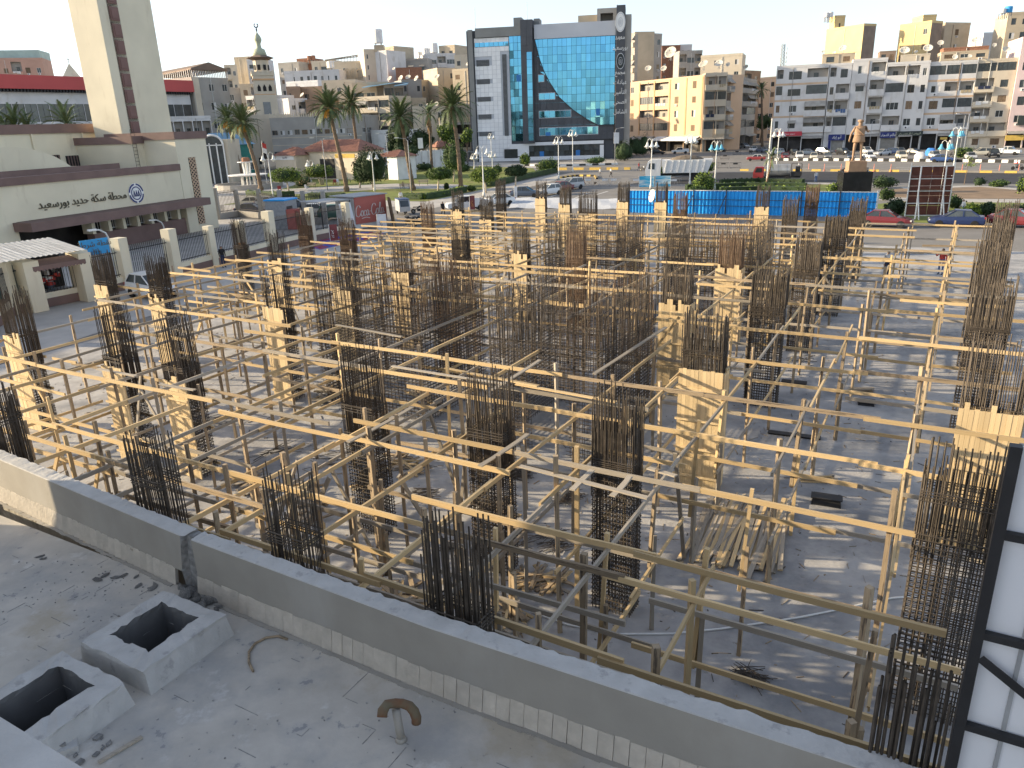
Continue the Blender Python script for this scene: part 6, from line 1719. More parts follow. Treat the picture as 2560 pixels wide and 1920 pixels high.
def inner(mb, shapes, k=.72, mi=0):
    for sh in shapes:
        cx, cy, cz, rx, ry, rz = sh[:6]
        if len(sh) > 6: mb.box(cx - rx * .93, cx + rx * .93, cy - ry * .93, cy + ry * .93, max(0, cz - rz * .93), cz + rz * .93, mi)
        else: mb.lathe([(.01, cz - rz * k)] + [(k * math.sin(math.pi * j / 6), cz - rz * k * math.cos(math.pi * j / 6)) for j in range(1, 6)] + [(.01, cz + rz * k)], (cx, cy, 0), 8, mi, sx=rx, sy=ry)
def plant(name, lab, cat, p, shapes, n, s, leaf='leaf', trunk=None, seed=0, group=None, bark='bark pale', rz=0.0, dark='leaf dark'):
    rr = random.Random(seed)
    t = thing(name, lab, cat, p, rz, group)
    if trunk:
        q = MB()
        for (pts, r0, r1) in trunk: q.path(pts, r0, 7, rs=[r0 + (r1 - r0) * k / (len(pts) - 1) for k in range(len(pts))])
        q.build('trunk', bark, t, True)
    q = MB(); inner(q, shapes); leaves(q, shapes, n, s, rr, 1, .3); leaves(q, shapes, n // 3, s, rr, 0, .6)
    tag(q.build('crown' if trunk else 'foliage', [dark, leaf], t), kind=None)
    return t
def mpp(px, py): return at(px, py).length / FOC          # metres per photo pixel at a ground point
def topiary(px, py, cpx, cy, wpx, hpx, lab, leaf='leaf', seed=0, n=2600, boxy=True, stems=1):
    p = at(px, py); m = mpp(px, py); dx = (cpx - px) * m; zc = hz(p, cy)
    rx, rz = wpx * m / 2, hpx * m / 2
    sh = [(dx, 0, zc, rx, rx * .9, rz)]
    if boxy: sh = [(dx, 0, zc, rx * .8, rx * .7, rz * .95), (dx - rx * .45, 0, zc - rz * .1, rx * .55, rx * .6, rz * .8), (dx + rx * .45, .2, zc - rz * .05, rx * .55, rx * .6, rz * .85), (dx, -rx * .4, zc, rx * .6, rx * .45, rz * .8)]
    tr = []
    for k in range(stems):
        e = (k - (stems - 1) / 2) * .8
        tr.append(([(e * .3, 0, 0), (e * .5 + dx * .3, .05, zc * .4), (dx * .8 + e, 0, zc - rz * .5)], .17, .10))
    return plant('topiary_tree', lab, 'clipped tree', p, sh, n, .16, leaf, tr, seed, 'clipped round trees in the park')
topiary(722, 477, 718, 438, 80, 38, 'clipped tree with a flat wide crown left of the first tall palm', 'leaf bright', 1)
topiary(806, 462, 800, 428, 74, 32, 'clipped tree with a leaning white stem under the first tall palm', 'leaf bright', 2, stems=3)
topiary(1095, 477, 1101, 434, 70, 32, 'clipped tree between two park palms with a pale stem', 'leaf', 3)
topiary(1215, 482, 1213, 437, 72, 40, 'clipped bright tree beside the bell lamp', 'leaf bright', 4)
topiary(1289, 470, 1291, 427, 56, 28, 'dark purplish clipped tree before the office block', 'leaf dark', 5)
topiary(935, 472, 930, 414, 84, 92, 'tall dense dark tree behind the triple bell lamp', 'leaf dark', 6, 4200, True, 2)
topiary(900, 470, 905, 430, 40, 60, 'bright bush at the left of the tall dense tree', 'leaf bright', 16, 1600, True)
topiary(1135, 455, 1138, 392, 62, 78, 'bushy green tree behind the right park palm', 'leaf', 7, 2800, True)
topiary(1310, 430, 1313, 398, 27, 30, 'small round green tree before the office block wall', 'leaf bright', 8, 1200, True)
def bush(px, py, wpx, hpx, lab, leaf='leaf', seed=0, n=900, dpx=None, s=.14, name='bush', twig=False):
    p = at(px, py); m = mpp(px, py); rx, h = wpx * m / 2, hpx * m
    rr = random.Random(seed + 100)
    sh = [(rr.uniform(-.5, .5) * rx, rr.uniform(-.3, .3) * rx, h * rr.uniform(.4, .55), rx * rr.uniform(.5, .8), rx * rr.uniform(.4, .6), h * rr.uniform(.4, .55)) for _ in range(4)] + [(0, 0, h * .42, rx * .9, rx * .55, h * .42)]
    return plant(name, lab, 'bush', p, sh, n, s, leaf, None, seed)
bush(1368, 432, 60, 34, 'big clipped hedge block right of the dark clipped tree', 'leaf bright', 11, 2400)
bush(1117, 474, 15, 16, 'small dark round bush under the right park palm', 'leaf dark', 12, 500)
bush(1178, 478, 24, 14, 'low green bush beside the right park palm', 'leaf', 13, 600)
bush(1015, 424, 34, 16, 'dark low bush left before the garden wall', 'leaf dark', 14, 700); bush(1060, 426, 38, 18, 'dark low bush right before the garden wall', 'leaf dark', 15, 700)
bush(1160, 430, 40, 20, 'dark bush row by the office corner', 'leaf dark', 17, 700); bush(1240, 434, 30, 22, 'green bush behind the bright clipped tree', 'leaf', 18, 700)
bush(1485, 410, 56, 18, 'loose low hedge at the foot of the office block', 'leaf', 19, 900)
bush(1560, 402, 52, 44, 'dark dense shrubs with a pale tent at the office corner', 'leaf dark', 20, 2200); bush(1600, 392, 44, 50, 'dark shrubs between the office block and the orange building', 'leaf dark', 21, 1600)
bush(1755, 478, 56, 44, 'bright feathery shrub behind the left end of the hoarding', 'leaf bright', 22, 1500); bush(1745, 482, 60, 18, 'green low shrub at the left tip of the island', 'leaf', 23, 900)
bush(1655, 441, 60, 24, 'bright thin sapling crown before the dump truck', 'leaf bright', 24, 420, s=.2); bush(1765, 432, 40, 26, 'bright sapling tuft behind the dump truck', 'leaf bright', 25, 300, s=.2)
bush(2086, 482, 40, 22, 'bright shrub left of the black plinth', 'leaf bright', 26, 700); bush(2215, 470, 62, 26, 'dark shrub right of the black plinth', 'leaf dark', 27, 900); bush(2217, 500, 34, 26, 'round bush with a white ball lamp', 'leaf', 28, 800)
bush(2235, 537, 56, 36, 'brownish dry shrub left of the rust brown board', 'leaf dark', 29, 1100); bush(2380, 520, 40, 28, 'dark round shrub right of the rust brown board', 'leaf dark', 30, 900)
bush(2428, 548, 44, 34, 'bright half of the hedge before the walking man', 'leaf bright', 31, 1100); bush(2462, 546, 44, 32, 'dark half of the hedge at the right', 'leaf dark', 32, 1000); bush(2540, 546, 90, 28, 'dark hedge at the right picture edge', 'leaf dark', 33, 1200)
bush(2498, 467, 40, 14, 'green low plants in the east bed', 'leaf', 34, 500); bush(2450, 464, 30, 18, 'thin reddish plants in the east bed', 'leaf dark', 35, 260); bush(2556, 484, 26, 40, 'bright sapling at the right edge', 'leaf bright', 36, 300)
bush(2405, 396, 40, 24, 'bright climbing plant on the poles by the dark blue car', 'leaf bright', 37, 600); bush(760, 468, 46, 30, 'pile of dry brush beside the clipped tree', 'dry frond', 38, 500)
bush(830, 440, 30, 26, 'pale dry shrub behind the leaning stems', 'dry frond', 39, 300)
def tree(px, py, cpx, cy, wpx, hpx, lab, leaf='leaf', seed=0, n=2600, Y=None):
    p = at(px, py) if Y is None else atx(px, Y); m = p.length / FOC; zc = hz(p, cy); rx, rz = wpx * m / 2, hpx * m / 2; dx = (cpx - px) * m
    rr = random.Random(seed + 7)
    sh = [(dx + rr.uniform(-.6, .6) * rx, rr.uniform(-.5, .5) * rx, zc + rr.uniform(-.5, .5) * rz, rx * rr.uniform(.35, .6), rx * rr.uniform(.35, .6), rz * rr.uniform(.35, .6)) for _ in range(9)] + [(dx, 0, zc, rx * .6, rx * .6, rz * .7)]
    tr = [([(0, 0, 0), (dx * .3, .1, zc * .5), (dx, 0, zc)], .25, .12)] + [([(dx * .4, 0, zc * .55), (dx + sx * rx * .5, 0, zc + rz * .2)], .12, .05) for sx in (-1, 1)]
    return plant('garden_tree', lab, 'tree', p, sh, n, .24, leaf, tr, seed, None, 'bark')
tree(1005, 400, 1003, 350, 78, 76, 'dark broad tree behind the garden wall, left', 'leaf dark', 41, 3600, 202)
tree(1058, 400, 1060, 352, 60, 64, 'dark tree behind the garden wall, between two palms', 'leaf dark', 42, 2600, 200)
tree(1118, 392, 1120, 334, 52, 60, 'yellow green tree left of the right park palm crown', 'leaf bright', 43, 2400, 200)
tree(1170, 392, 1170, 342, 30, 40, 'small light green tree by the office corner', 'leaf bright', 44, 1200, 212)
tree(1012, 432, 1014, 383, 70, 40, 'low dark tree over the white garden wall', 'leaf dark', 45, 1500, 186)
tree(1900, 330, 1905, 305, 46, 40, 'dark street tree in the side street', 'leaf dark', 46, 1200, 300)
tree(1540, 330, 1583, 360, 40, 40, 'dark palm like tree at the office tower foot', 'leaf dark', 47, 1200, 236)
def hedge(name, lab, pts, w, h, leaf='leaf', n=900, seed=0):
    t = thing(name, lab, 'hedge', at(*pts[0])); rr = random.Random(seed); o = at(*pts[0]); q = MB()
    for a_, b_ in zip(pts, pts[1:]):
        a_, b_ = at(*a_) - o, at(*b_) - o; L_ = (b_ - a_).length; k = max(1, int(L_ / .8))
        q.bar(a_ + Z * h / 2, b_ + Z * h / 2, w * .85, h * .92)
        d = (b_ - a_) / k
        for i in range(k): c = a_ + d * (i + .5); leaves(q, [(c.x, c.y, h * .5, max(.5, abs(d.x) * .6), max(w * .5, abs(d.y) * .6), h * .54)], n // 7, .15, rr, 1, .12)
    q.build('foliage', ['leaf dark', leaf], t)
hedge('clipped_hedge', 'long low clipped hedge along the park pavement', [(1012, 497), (1060, 498), (1110, 490), (1160, 479)], 1.3, .85, 'leaf bright', 900, 1)
hedge('clipped_hedge', 'clipped hedge running from the bright clipped tree to the office', [(1222, 466), (1290, 452), (1345, 440), (1388, 431)], 1.4, 1.0, 'leaf', 900, 2)
hedge('clipped_hedge', 'hedge behind the park fence near the parked cars', [(622, 493), (700, 497), (735, 494)], 1.2, 1.1, 'leaf bright', 900, 3)
hedge('clipped_hedge', 'hedge behind the park fence right of the gap', [(775, 496), (860, 497)], 1.2, .9, 'leaf', 800, 4)
hedge('clipped_hedge', 'upper dark hedge on the island behind the hoarding', [(1800, 461), (1900, 458), (2008, 461)], 1.4, .8, 'leaf dark', 700, 5)
hedge('clipped_hedge', 'first long green hedge row on the island', [(1715, 477), (1860, 471), (2015, 473)], 1.3, .9, 'leaf', 800, 6)
hedge('clipped_hedge', 'second long green hedge row just behind the hoarding', [(1800, 482), (1900, 479), (2018, 481)], 1.3, .8, 'leaf bright', 800, 7)
# ---------------------------------------------------------------- palms: trunk, boots, separate feather leaves
def frond_mesh(seed, L=3.6, droop=1.0, lw=.55):
    rr = random.Random(seed); q = MB(); pts = []
    for k in range(13):
        f = k / 12; pts.append(Vector((L * (f - .12 * f * f * droop), 0, L * (.50 * f - .62 * droop * f * f))))
    q.path(pts, .04, 3, rs=[.045 - .035 * k / 12 for k in range(13)])
    for k in range(3, 26):
        f = k / 26; i = int(f * 12); p = pts[i].lerp(pts[min(12, i + 1)], f * 12 - i); d = (pts[min(12, i + 1)] - pts[i]).normalized()
        l = lw * (math.sin(math.pi * (.12 + .86 * f)) ** .6) * rr.uniform(.8, 1.15)
        for s in (-1, 1):
            e = p + d * l * .75 + Vector((0, s * l * .72, rr.uniform(-.25, .12) * l)); w = d * .075
            q.add([p - w, p + w, e], [(0, 1, 2)])
    return q.mesh('frond', 'frond')
FR = [frond_mesh(1, 3.6, .7), frond_mesh(2, 3.7, 1.05), frond_mesh(3, 3.4, 1.4)]
FRD = frond_mesh(5, 2.2, 1.6, .3); FRD.materials.clear(); FRD.materials.append(MAT['dry frond'])
def palm(px, py, cpx, cy, lab, size=1.0, n=40, dates=False, skirt=0, Y=None, seed=0, tr=.3):
    p = at(px, py) if Y is None else atx(px, Y); m = p.length / FOC; H = hz(p, cy); dx = (cpx - px) * m
    rr = random.Random(seed + 31)
    t = thing('palm_tree', lab, 'palm tree', p, 0, 'palm trees of the park')
    q = MB(); N_ = 26; pts, rs = [], []
    for k in range(N_ + 1):
        f = k / N_; pts.append((dx * (f ** 1.3) + .08 * math.sin(5 * f + seed), .1 * math.sin(3 * f), H * f)); rs.append((tr * (1.25 - .35 * f) + (.035 if k % 2 else -.02)) * (1.3 if f < .04 else 1.15 if f > .9 else 1))
    q.path(pts, tr, 9, rs=rs); q.build('trunk', 'bark', t)
    for i in range(n):
        f = i / n; el = R(84) * (1 - f) ** .8 - R(38) * f + R(rr.uniform(-6, 6)) - R(14)
        az = i * 2.399 + rr.uniform(-.2, .2); s = size * rr.uniform(.85, 1.1)
        o = link('frond', FR[0 if f < .4 else 1 if f < .75 else 2], t, (dx, 0, H - .1 - .25 * f), None, (s, s, s))
        o.rotation_euler = (rr.uniform(-.4, .4), -el * .9, az)
    for i in range(skirt):
        az = rr.uniform(0, 6.28); z = H - rr.uniform(.2, 3.6); o = link('dry_frond', FRD, t, (dx * z / H + .1 * math.cos(az), .1 * math.sin(az), z), None, (.8, .8, .8)); o.rotation_euler = (rr.uniform(-.5, .5), R(rr.uniform(48, 72)), az)
    if dates:
        for i in range(7):
            az = i * .9 + rr.uniform(-.2, .2); q = MB()
            for k in range(22):
                a0 = az + rr.gauss(0, .22); q.path([(dx + .2 * math.cos(a0), .2 * math.sin(a0), H - .3), (dx + .8 * math.cos(a0), .8 * math.sin(a0), H - .45 - rr.uniform(0, .2)), (dx + 1.0 * math.cos(a0), 1.0 * math.sin(a0), H - 1.2 - rr.uniform(0, .5))], .03, 3)
            q.build('date_cluster', 'date', t)
palm(866, 479, 846, 268, 'tall palm with hanging orange date clusters', 1.15, 62, True, seed=1)
palm(903, 398, 896, 258, 'tall slim palm close behind the one with dates', 1.25, 54, seed=2, Y=172)
palm(1033, 476, 1014, 292, 'broad palm left of the shaggy palm', 1.1, 64, seed=3)
palm(1081, 373, 1080, 283, 'shaggy fan palm with a long skirt of dry leaves', 1.0, 30, False, 46, Y=192, seed=4)
palm(1154, 475, 1142, 266, 'tall palm before the corner of the office block', 1.2, 66, seed=5)
palm(653, 476, 631, 306, 'leaning thick palm right of the station', 1.15, 62, True, seed=6)
palm(606, 402, 592, 300, 'slim palm behind the leaning thick palm', 1.2, 54, True, Y=172, seed=7)
palm(1905, 372, 1895, 223, 'drooping street palm beside the corner block', 1.0, 26, Y=262, seed=8)
for i, (px, cy, s, lab) in enumerate([(30, 322, 1.2, 'low palm crown behind the station roof, first from the left'), (82, 318, 1.3, 'low palm crown behind the station roof, second from the left'), (112, 322, 1.1, 'low palm crown behind the station roof, by the sun ornament'), (205, 308, 1.3, 'low palm crown just left of the clock tower'), (55, 326, 1.0, 'small low palm crown between two others behind the station')]):
    palm(px, 400, px, cy, lab, s, 30, Y=140, seed=20 + i)
palm(1916, 468, 1924, 392, 'young staked palm in the island hedge', .55, 16, seed=30, tr=.12)
for i, (px, py, ty, lab) in enumerate([(2410, 462, 395, 'thin bare sapling in the east bed')]):
    p = at(px, py); h = hz(p, ty); t = thing('sapling', lab, 'sapling', p); q = MB(); q.path([(0, 0, 0), (.05, 0, h * .5), (.15, 0, h)], .05, 5, rs=[.05, .04, .02]); q.build('stem', 'bark', t)
    q = MB(); leaves(q, [(.6, 0, h * .75, 1.2, .8, .3), (.3, 0, h * .95, .6, .5, .4)], 120, .12, random.Random(3)); q.build('leaves', 'leaf bright', t)
# ---------------------------------------------------------------- park buildings and furniture
def hiproof(t, x0, x1, y0, y1, z, h, r0, r1, mat='roof tile', name='roof'):
    q = MB(); ym = (y0 + y1) / 2; e = .6
    A_, B_, C_, D_ = (x0 - e, y0 - e, z), (x1 + e, y0 - e, z), (x1 + e, y1 + e, z), (x0 - e, y1 + e, z); P, Q = (r0, ym, z + h), (r1, ym, z + h)
    q.add([A_, B_, C_, D_, P, Q], [(0, 1, 5, 4), (1, 2, 5), (2, 3, 4, 5), (3, 0, 4), (0, 3, 2, 1)])
    n = int((x1 - x0) / .45)
    for k in range(n):                        # standing ribs of the tile courses
        f = (k + .5) / n; x = x0 - e + (x1 - x0 + 2 * e) * f; xr = min(max(x, r0), r1); tt = 1.0
        if x < r0: tt = (x - A_[0]) / max(.01, r0 - A_[0])
        if x > r1: tt = (B_[0] - x) / max(.01, B_[0] - r1)
        q.bar((x, y0 - e, z + .04), (x, y0 - e + (ym - y0 + e) * tt, z + h * tt + .04), .12, .07)
    return q.build(name, mat, t)
a_, b_ = atx(757, 172), atx(900, 163); d = b_ - a_; wz = hz((a_ + b_) / 2, 379)
pk = thing('park_cafe', 'cream park cafe under a red tiled hip roof', 'pavilion', a_, math.atan2(d.y, d.x)); w_ = d.length
q = MB(); q.box(0, w_, 0, 8, 0, wz); q.build('wall', 'wall cream', pk)
hiproof(pk, 0, w_, 0, 8, wz, 2.3, 3.2, w_ - 2.6)
q = MB(); q.box(w_ * .35, w_ * .6, -.08, -.01, .2, wz - 1.5); q.build('door', 'void', pk)
q = MB(); q.box(w_ * .62, w_ * .95, -.06, -.01, wz - 1.3, wz - .5); q.build('timber_band', 'kerb yellow', pk)
q = MB(); q.box(w_ * .66, w_ * .78, -.06, -.01, .2, 2.4); q.build('shutter', 'bark pale', pk)
a_, b_ = atx(694, 172), atx(745, 168); d = b_ - a_; wz2 = hz((a_ + b_) / 2, 389)
pk2 = thing('park_cafe', 'small red roofed annexe left of the park cafe', 'pavilion', a_, math.atan2(d.y, d.x)); w_ = d.length
q = MB(); q.box(0, w_, 0, 5, 0, wz2); q.build('wall', 'wall cream', pk2); hiproof(pk2, 0, w_, 0, 5, wz2, 1.7, w_ * .5, w_ * .75)
q = MB(); q.box(.5, w_ - .4, -.12, -.02, wz2 - .9, wz2 + .15); q.build('sign_board', 'white paint', pk2)
text_obj('lettering', arabic('كافتيريا الحديقة'[:9]), 'cloth navy', pk2, (w_ / 2, -.15, wz2 - .4), (math.pi / 2, 0, 0), .55, .01)
t = thing('shade_tent', 'tan striped shade sail on poles before the park cafe', 'awning', at(690, 452))
o = at(690, 452); q = MB(); P4 = [at(655, 445), at(800, 442), at(800, 432), at(670, 432)]
hh = [2.6, 2.7, 3.5, 3.6]; n = 12
for k in range(n):
    f0, f1 = k / n, (k + 1) / n
    A_ = P4[0].lerp(P4[1], f0) - o + Z * (2.5 - .1 * (k % 3)); B_ = P4[0].lerp(P4[1], f1) - o + Z * (2.5 - .1 * ((k + 1) % 3)); C_ = P4[3].lerp(P4[2], f1) - o + Z * 3.5; D_ = P4[3].lerp(P4[2], f0) - o + Z * 3.5
    q.add([A_, B_, C_, D_], [(0, 1, 2, 3)], 0); q.add([A_ - Z * .03, B_ - Z * .03, C_ - Z * .03, D_ - Z * .03], [(3, 2, 1, 0)], 0)
q.build('sail', 'tent tan', t); q = MB()
for p_, h_ in zip(P4, (2.45, 2.45, 3.5, 3.5)): q.tube(p_ - o, p_ - o + Z * h_, .06, 6)
q.build('pole', 'bark', t)
a_, b_ = atx(972, 160), atx(996, 158); d = b_ - a_
uh = building('utility_house', 'small white utility house with a red tiled rim behind the dense tree', a_, b_, 5, hz(a_, 392), [(1, '.')], [1], 'plastic white', parapet=0, seed=91, cat='small house')
hiproof(uh, -4, d.length, 0, 5, hz(a_, 392) + .02, 1.2, 0, d.length * .6)
a_, b_ = atx(990, 192), atx(1118, 200); d = b_ - a_; H = hz((a_ + b_) / 2, 377); gw = thing('garden_wall', 'long white garden wall in front of the trees', 'wall', a_, math.atan2(d.y, d.x)); w_ = d.length
q = MB(); q.box(0, w_, 0, .3, 0, H); q.build('wall', 'plastic white', gw)
for k in range(8): q = MB(); q.box(w_ * k / 8, w_ * k / 8 + .35, -.12, -.01, 0, H + .2); q.build('wall_pier', 'wall white', gw)
q = MB(); q.box(w_ * .52, w_ * .56, -.05, -.01, .7, 1.7); q.build('hatch', 'dark metal', gw)
a_, b_ = atx(1096, 206), atx(1135, 208); d = b_ - a_
th = thing('tiled_hut', 'hut with a dark red tiled roof behind the garden wall', 'hut', a_, math.atan2(d.y, d.x)); q = MB(); q.box(0, d.length, 0, 4, 0, hz(a_, 368)); q.build('wall', 'wall brown', th); hiproof(th, 0, d.length, 0, 4, hz(a_, 368), 1.5, 1, d.length - 1)
p = at(1176, 412); h = hz(p, 378); t = thing('iron_gate', 'grey arched iron gate between garden wall and office block', 'gate', p); m = mpp(1176, 412); q = MB()
for k in range(13): x = -16 * m + 32 * m * k / 12; q.tube((x, 0, 0), (x, 0, h * (.72 + .28 * math.sin(math.pi * k / 12))), .05, 4)
q.path([(-16 * m + 32 * m * k / 12, 0, h * (.72 + .28 * math.sin(math.pi * k / 12))) for k in range(13)], .09, 4); q.tube((-16 * m, 0, .4), (16 * m, 0, .4), .07, 4); q.build('gate_bars', 'grey metal', t)
# fountain: two white discs on a bundle of columns
p = at(624, 470); m = mpp(624, 470); t = thing('fountain', 'dry white fountain with two discs on a bundle of columns', 'fountain', p)
q = MB(); q.lathe([(6.2, 0), (6.2, .9), (5.8, .9), (5.8, .35), (.1, .35)], n=24); q.build('basin', 'wall grey', t)
zA = hz(p, 440); zB = hz(p, 407); rA = 43 * m
q = MB()
for k in range(6): q.tube((math.cos(k * 1.047) * rA * .35, math.sin(k * 1.047) * rA * .35, .3), (math.cos(k * 1.047) * rA * .35, math.sin(k * 1.047) * rA * .35, zA), .16, 8)
q.build('lower_columns', 'white paint', t)
q = MB(); q.lathe([(rA * .6, zA), (rA, zA + .18), (rA, zA + .32), (.1, zA + .32)], n=28); q.build('lower_disc', 'white paint', t)
q = MB()
for k in range(6): q.tube((math.cos(k * 1.047) * .55, math.sin(k * 1.047) * .55, zA + .3), (math.cos(k * 1.047) * .7, math.sin(k * 1.047) * .7, zB), .13, 8)
q.build('upper_columns', 'white paint', t)
q = MB(); q.lathe([(.5, zB), (19 * m, zB + .1), (19 * m, zB + .22), (.1, zB + .22)], n=24); q.lathe([(.8, zB + .22), (.75, zB + .9), (.5, zB + 1.0)], n=10, mi=1); q.build('upper_disc', ['white paint', 'brick red'], t)
# benches
def bench(px, py, rz, lab, mat='grey wood'):
    t = thing('park_bench', lab, 'bench', at(px, py), rz, 'park benches on the path')
    for k in range(3): q = MB(); q.box(-.9, .9, -.25 + k * .16, -.12 + k * .16, .43, .47); q.build('seat_slat', mat, t)
    for k in range(3): q = MB(); q.box(-.9, .9, .26, .29, .55 + k * .14, .65 + k * .14); q.build('back_slat', mat, t)
    for s in (-.75, .75): q = MB(); q.path([(s, -.3, 0), (s, -.25, .42), (s, .2, .43), (s, .3, .95)], .035, 5); q.path([(s, .22, .43), (s, .34, 0)], .035, 5); q.path([(s, -.25, .42), (s, -.28, .62), (s, .25, .66)], .03, 5); q.build('frame', 'iron black', t)
bench(1012, 473, .1, 'bench with a seated person in yellow on the park path'); bench(1059, 463, .1, 'empty wooden bench on the lawn edge between two palms', 'bark pale'); bench(778, 470, -.3, 'dark iron bench beside the leaning stems')
for i, (px, py, mt, lab) in enumerate([(837, 462, 'paint red', 'red plastic chair stack on the park path'), (846, 461, 'plastic white', 'white plastic chair stack beside the red one'), (873, 456, 'paint green', 'green plastic chair by the palm trunk'), (768, 476, 'plastic white', 'white plastic chair by the iron bench'), (700, 479, 'paint red', 'red low table left of the pale stem'), (545, 452, 'plastic white', 'white plastic chair at the fountain terrace')]):
    t = thing('plastic_chair', lab, 'chair', at(px, py), i * .8); q = MB()
    for sx in (-.25, .25):
        for sy in (-.25, .25): q.box(sx - .03, sx + .03, sy - .03, sy + .03, 0, .44)
    q.build('legs', mt, t); q = MB(); q.box(-.3, .3, -.3, .3, .44, .48); q.build('seat', mt, t); q = MB(); q.box(-.3, .3, .26, .31, .48, 1.0); q.box(-.31, -.26, -.25, .25, .62, .67); q.box(.26, .31, -.25, .25, .62, .67); q.build('backrest', mt, t)
# ---------------------------------------------------------------- lamps
def bell_lamp(px, py, ty, lab, n=3, mat='pole white', bell='pole white', rz=0.0):
    p = at(px, py); h = hz(p, ty) - .35
    t = thing('bell_lamp', lab, 'street lamp', p, rz, 'bell lamps along the streets')
    q = MB(); q.lathe([(.20, 0), (.18, .5), (.10, .7), (.075, h * .6), (.06, h)], n=10); q.build('pole', mat, t, True)
    for k in range(n):
        an = 2 * math.pi * k / n + .35; c, s = math.cos(an), math.sin(an)
        q = MB(); q.path([(c * .05, s * .05, h - .6), (c * .15, s * .15, h + .1), (c * .42, s * .42, h + .35), (c * .7, s * .7, h + .15), (c * .78, s * .78, h - .2)], .035, 6); q.build('arm', mat, t, True)
        q = MB(); q.lathe([(.05, .0), (.12, -.06), (.18, -.3), (.26, -.5), (.42, -.64), (.43, -.72), (.26, -.68)], (c * .78, s * .78, h - .15), 12); q.lathe([(.24, -.68), (.16, -.9), (.02, -.95)], (c * .78, s * .78, h - .15), 8, 1); q.build('bell_shade', [bell, 'lamp glass'], t, True)
for a_ in [(937, 478, 379, 'white triple bell lamp before the tall dense tree'), (1397, 448, 341, 'white bell lamp in front of the dark office cladding'), (1210, 492, 363, 'white twin bell lamp before the white office panels', 2), (1432, 431, 324, 'white bell lamp before the long ground floor window'), (1627, 472, 346, 'white bell lamp beside the sea posters'), (1724, 462, 336, 'white bell lamp in front of the dump truck bed'), (1939, 448, 321, 'white bell lamp by the tank lorry'), (684, 500, 380, 'white twin bell lamp behind the park fence', 2), (778, 456, 400, 'short white bell lamp by the shade sail'), (1049, 414, 321, 'white bell lamp with a sign panel before the garden wall'), (1230, 417, 333, 'white bell lamp close to the office panels'), (545, 452, 392, 'white bell lamp at the fountain terrace'), (1186, 423, 384, 'low white bell lamp cluster by the iron gate'), (1232, 428, 378, 'short white bell lamp before the office base')]: bell_lamp(*a_)
bell_lamp(1786, 476, 352, 'bell lamp with blue bells behind the hoarding', 3, 'pole white', 'blue lamp')
bell_lamp(2355, 462, 350, 'blue bell lamp before the dark blue car', 3, 'kerb white', 'blue lamp'); bell_lamp(2378, 455, 318, 'taller blue bell lamp behind the rust brown board', 3, 'pole white', 'blue lamp')
def arm_lamp(px, py, ty, lab, arms=1, dirx=1):
    p = at(px, py); h = hz(p, ty); t = thing('arm_lamp', lab, 'street lamp', p, 0, 'slim arm lamps')
    q = MB(); q.tube((0, 0, 0), (0, 0, h - .4), .085, 8, r2=.06); q.build('pole', 'grey metal', t, True)
    for k in range(arms):
        s = dirx * (1 if k == 0 else -1); q = MB(); q.path([(0, 0, h - .6), (s * .3, 0, h - .15), (s * 1.5, 0, h)], .04, 5); q.build('arm', 'grey metal', t); q = MB(); q.box(min(s * 1.4, s * 2.1), max(s * 1.4, s * 2.1), -.13, .13, h - .04, h + .08); q.build('lamp_head', 'pole white', t)
for a_ in [(1537, 414, 320, 'slim arm lamp with a hanging panel beside the office tower', 1, 1), (1966, 379, 295, 'slim lamp before the red shop sign', 1, -1), (819, 476, 344, 'slim twin arm lamp before the cafe wall', 2, 1), (1029, 482, 344, 'slim arm lamp beside the broad palm', 1, -1), (974, 448, 333, 'slim twin arm lamp behind the dense tree', 2, 1), (763, 400, 337, 'slim twin arm lamp before the mosque', 2, 1), (580, 440, 338, 'slim lamp left of the slim palm', 1, 1), (879, 400, 322, 'slim arm lamp before the mosque end', 1, -1), (735, 398, 322, 'slim arm lamp at the left of the mosque hall', 1, -1), (1185, 405, 330, 'slim arm lamp at the office corner', 1, 1), (2172, 378, 300, 'slim white pole before the blue phone shop', 1, 1), (2398, 390, 283, 'tall pale pole before the mint flats', 1, -1), (2407, 390, 281, 'second tall pale pole before the mint flats', 1, 1)]: arm_lamp(*a_)
q = MB(); p = at(1916, 466); q.tube((0, 0, 0), (.1, 0, hz(p, 296)), .13, 8, r2=.09); o = tag(q.build('utility_pole', 'pole white'), 'white bare utility pole rising from the island hedge', 'pole'); o.location = p
for i, (px, py, Y_, lab) in enumerate([(1541, 345, 150, 'white panel hanging on the slim arm lamp'), (1051, 358, 158, 'white sign panel on the bell lamp by the garden wall')]):
    p = atY(px, py, Y_); q = MB(); q.box(-.5, .5, -.03, .03, -1.0, 1.0); q.tube((-.6, 0, .9), (.5, 0, .9), .03, 4, 1); o = tag(q.build('hanging_panel', ['plastic white', 'grey metal']), lab, 'sign'); o.location = p
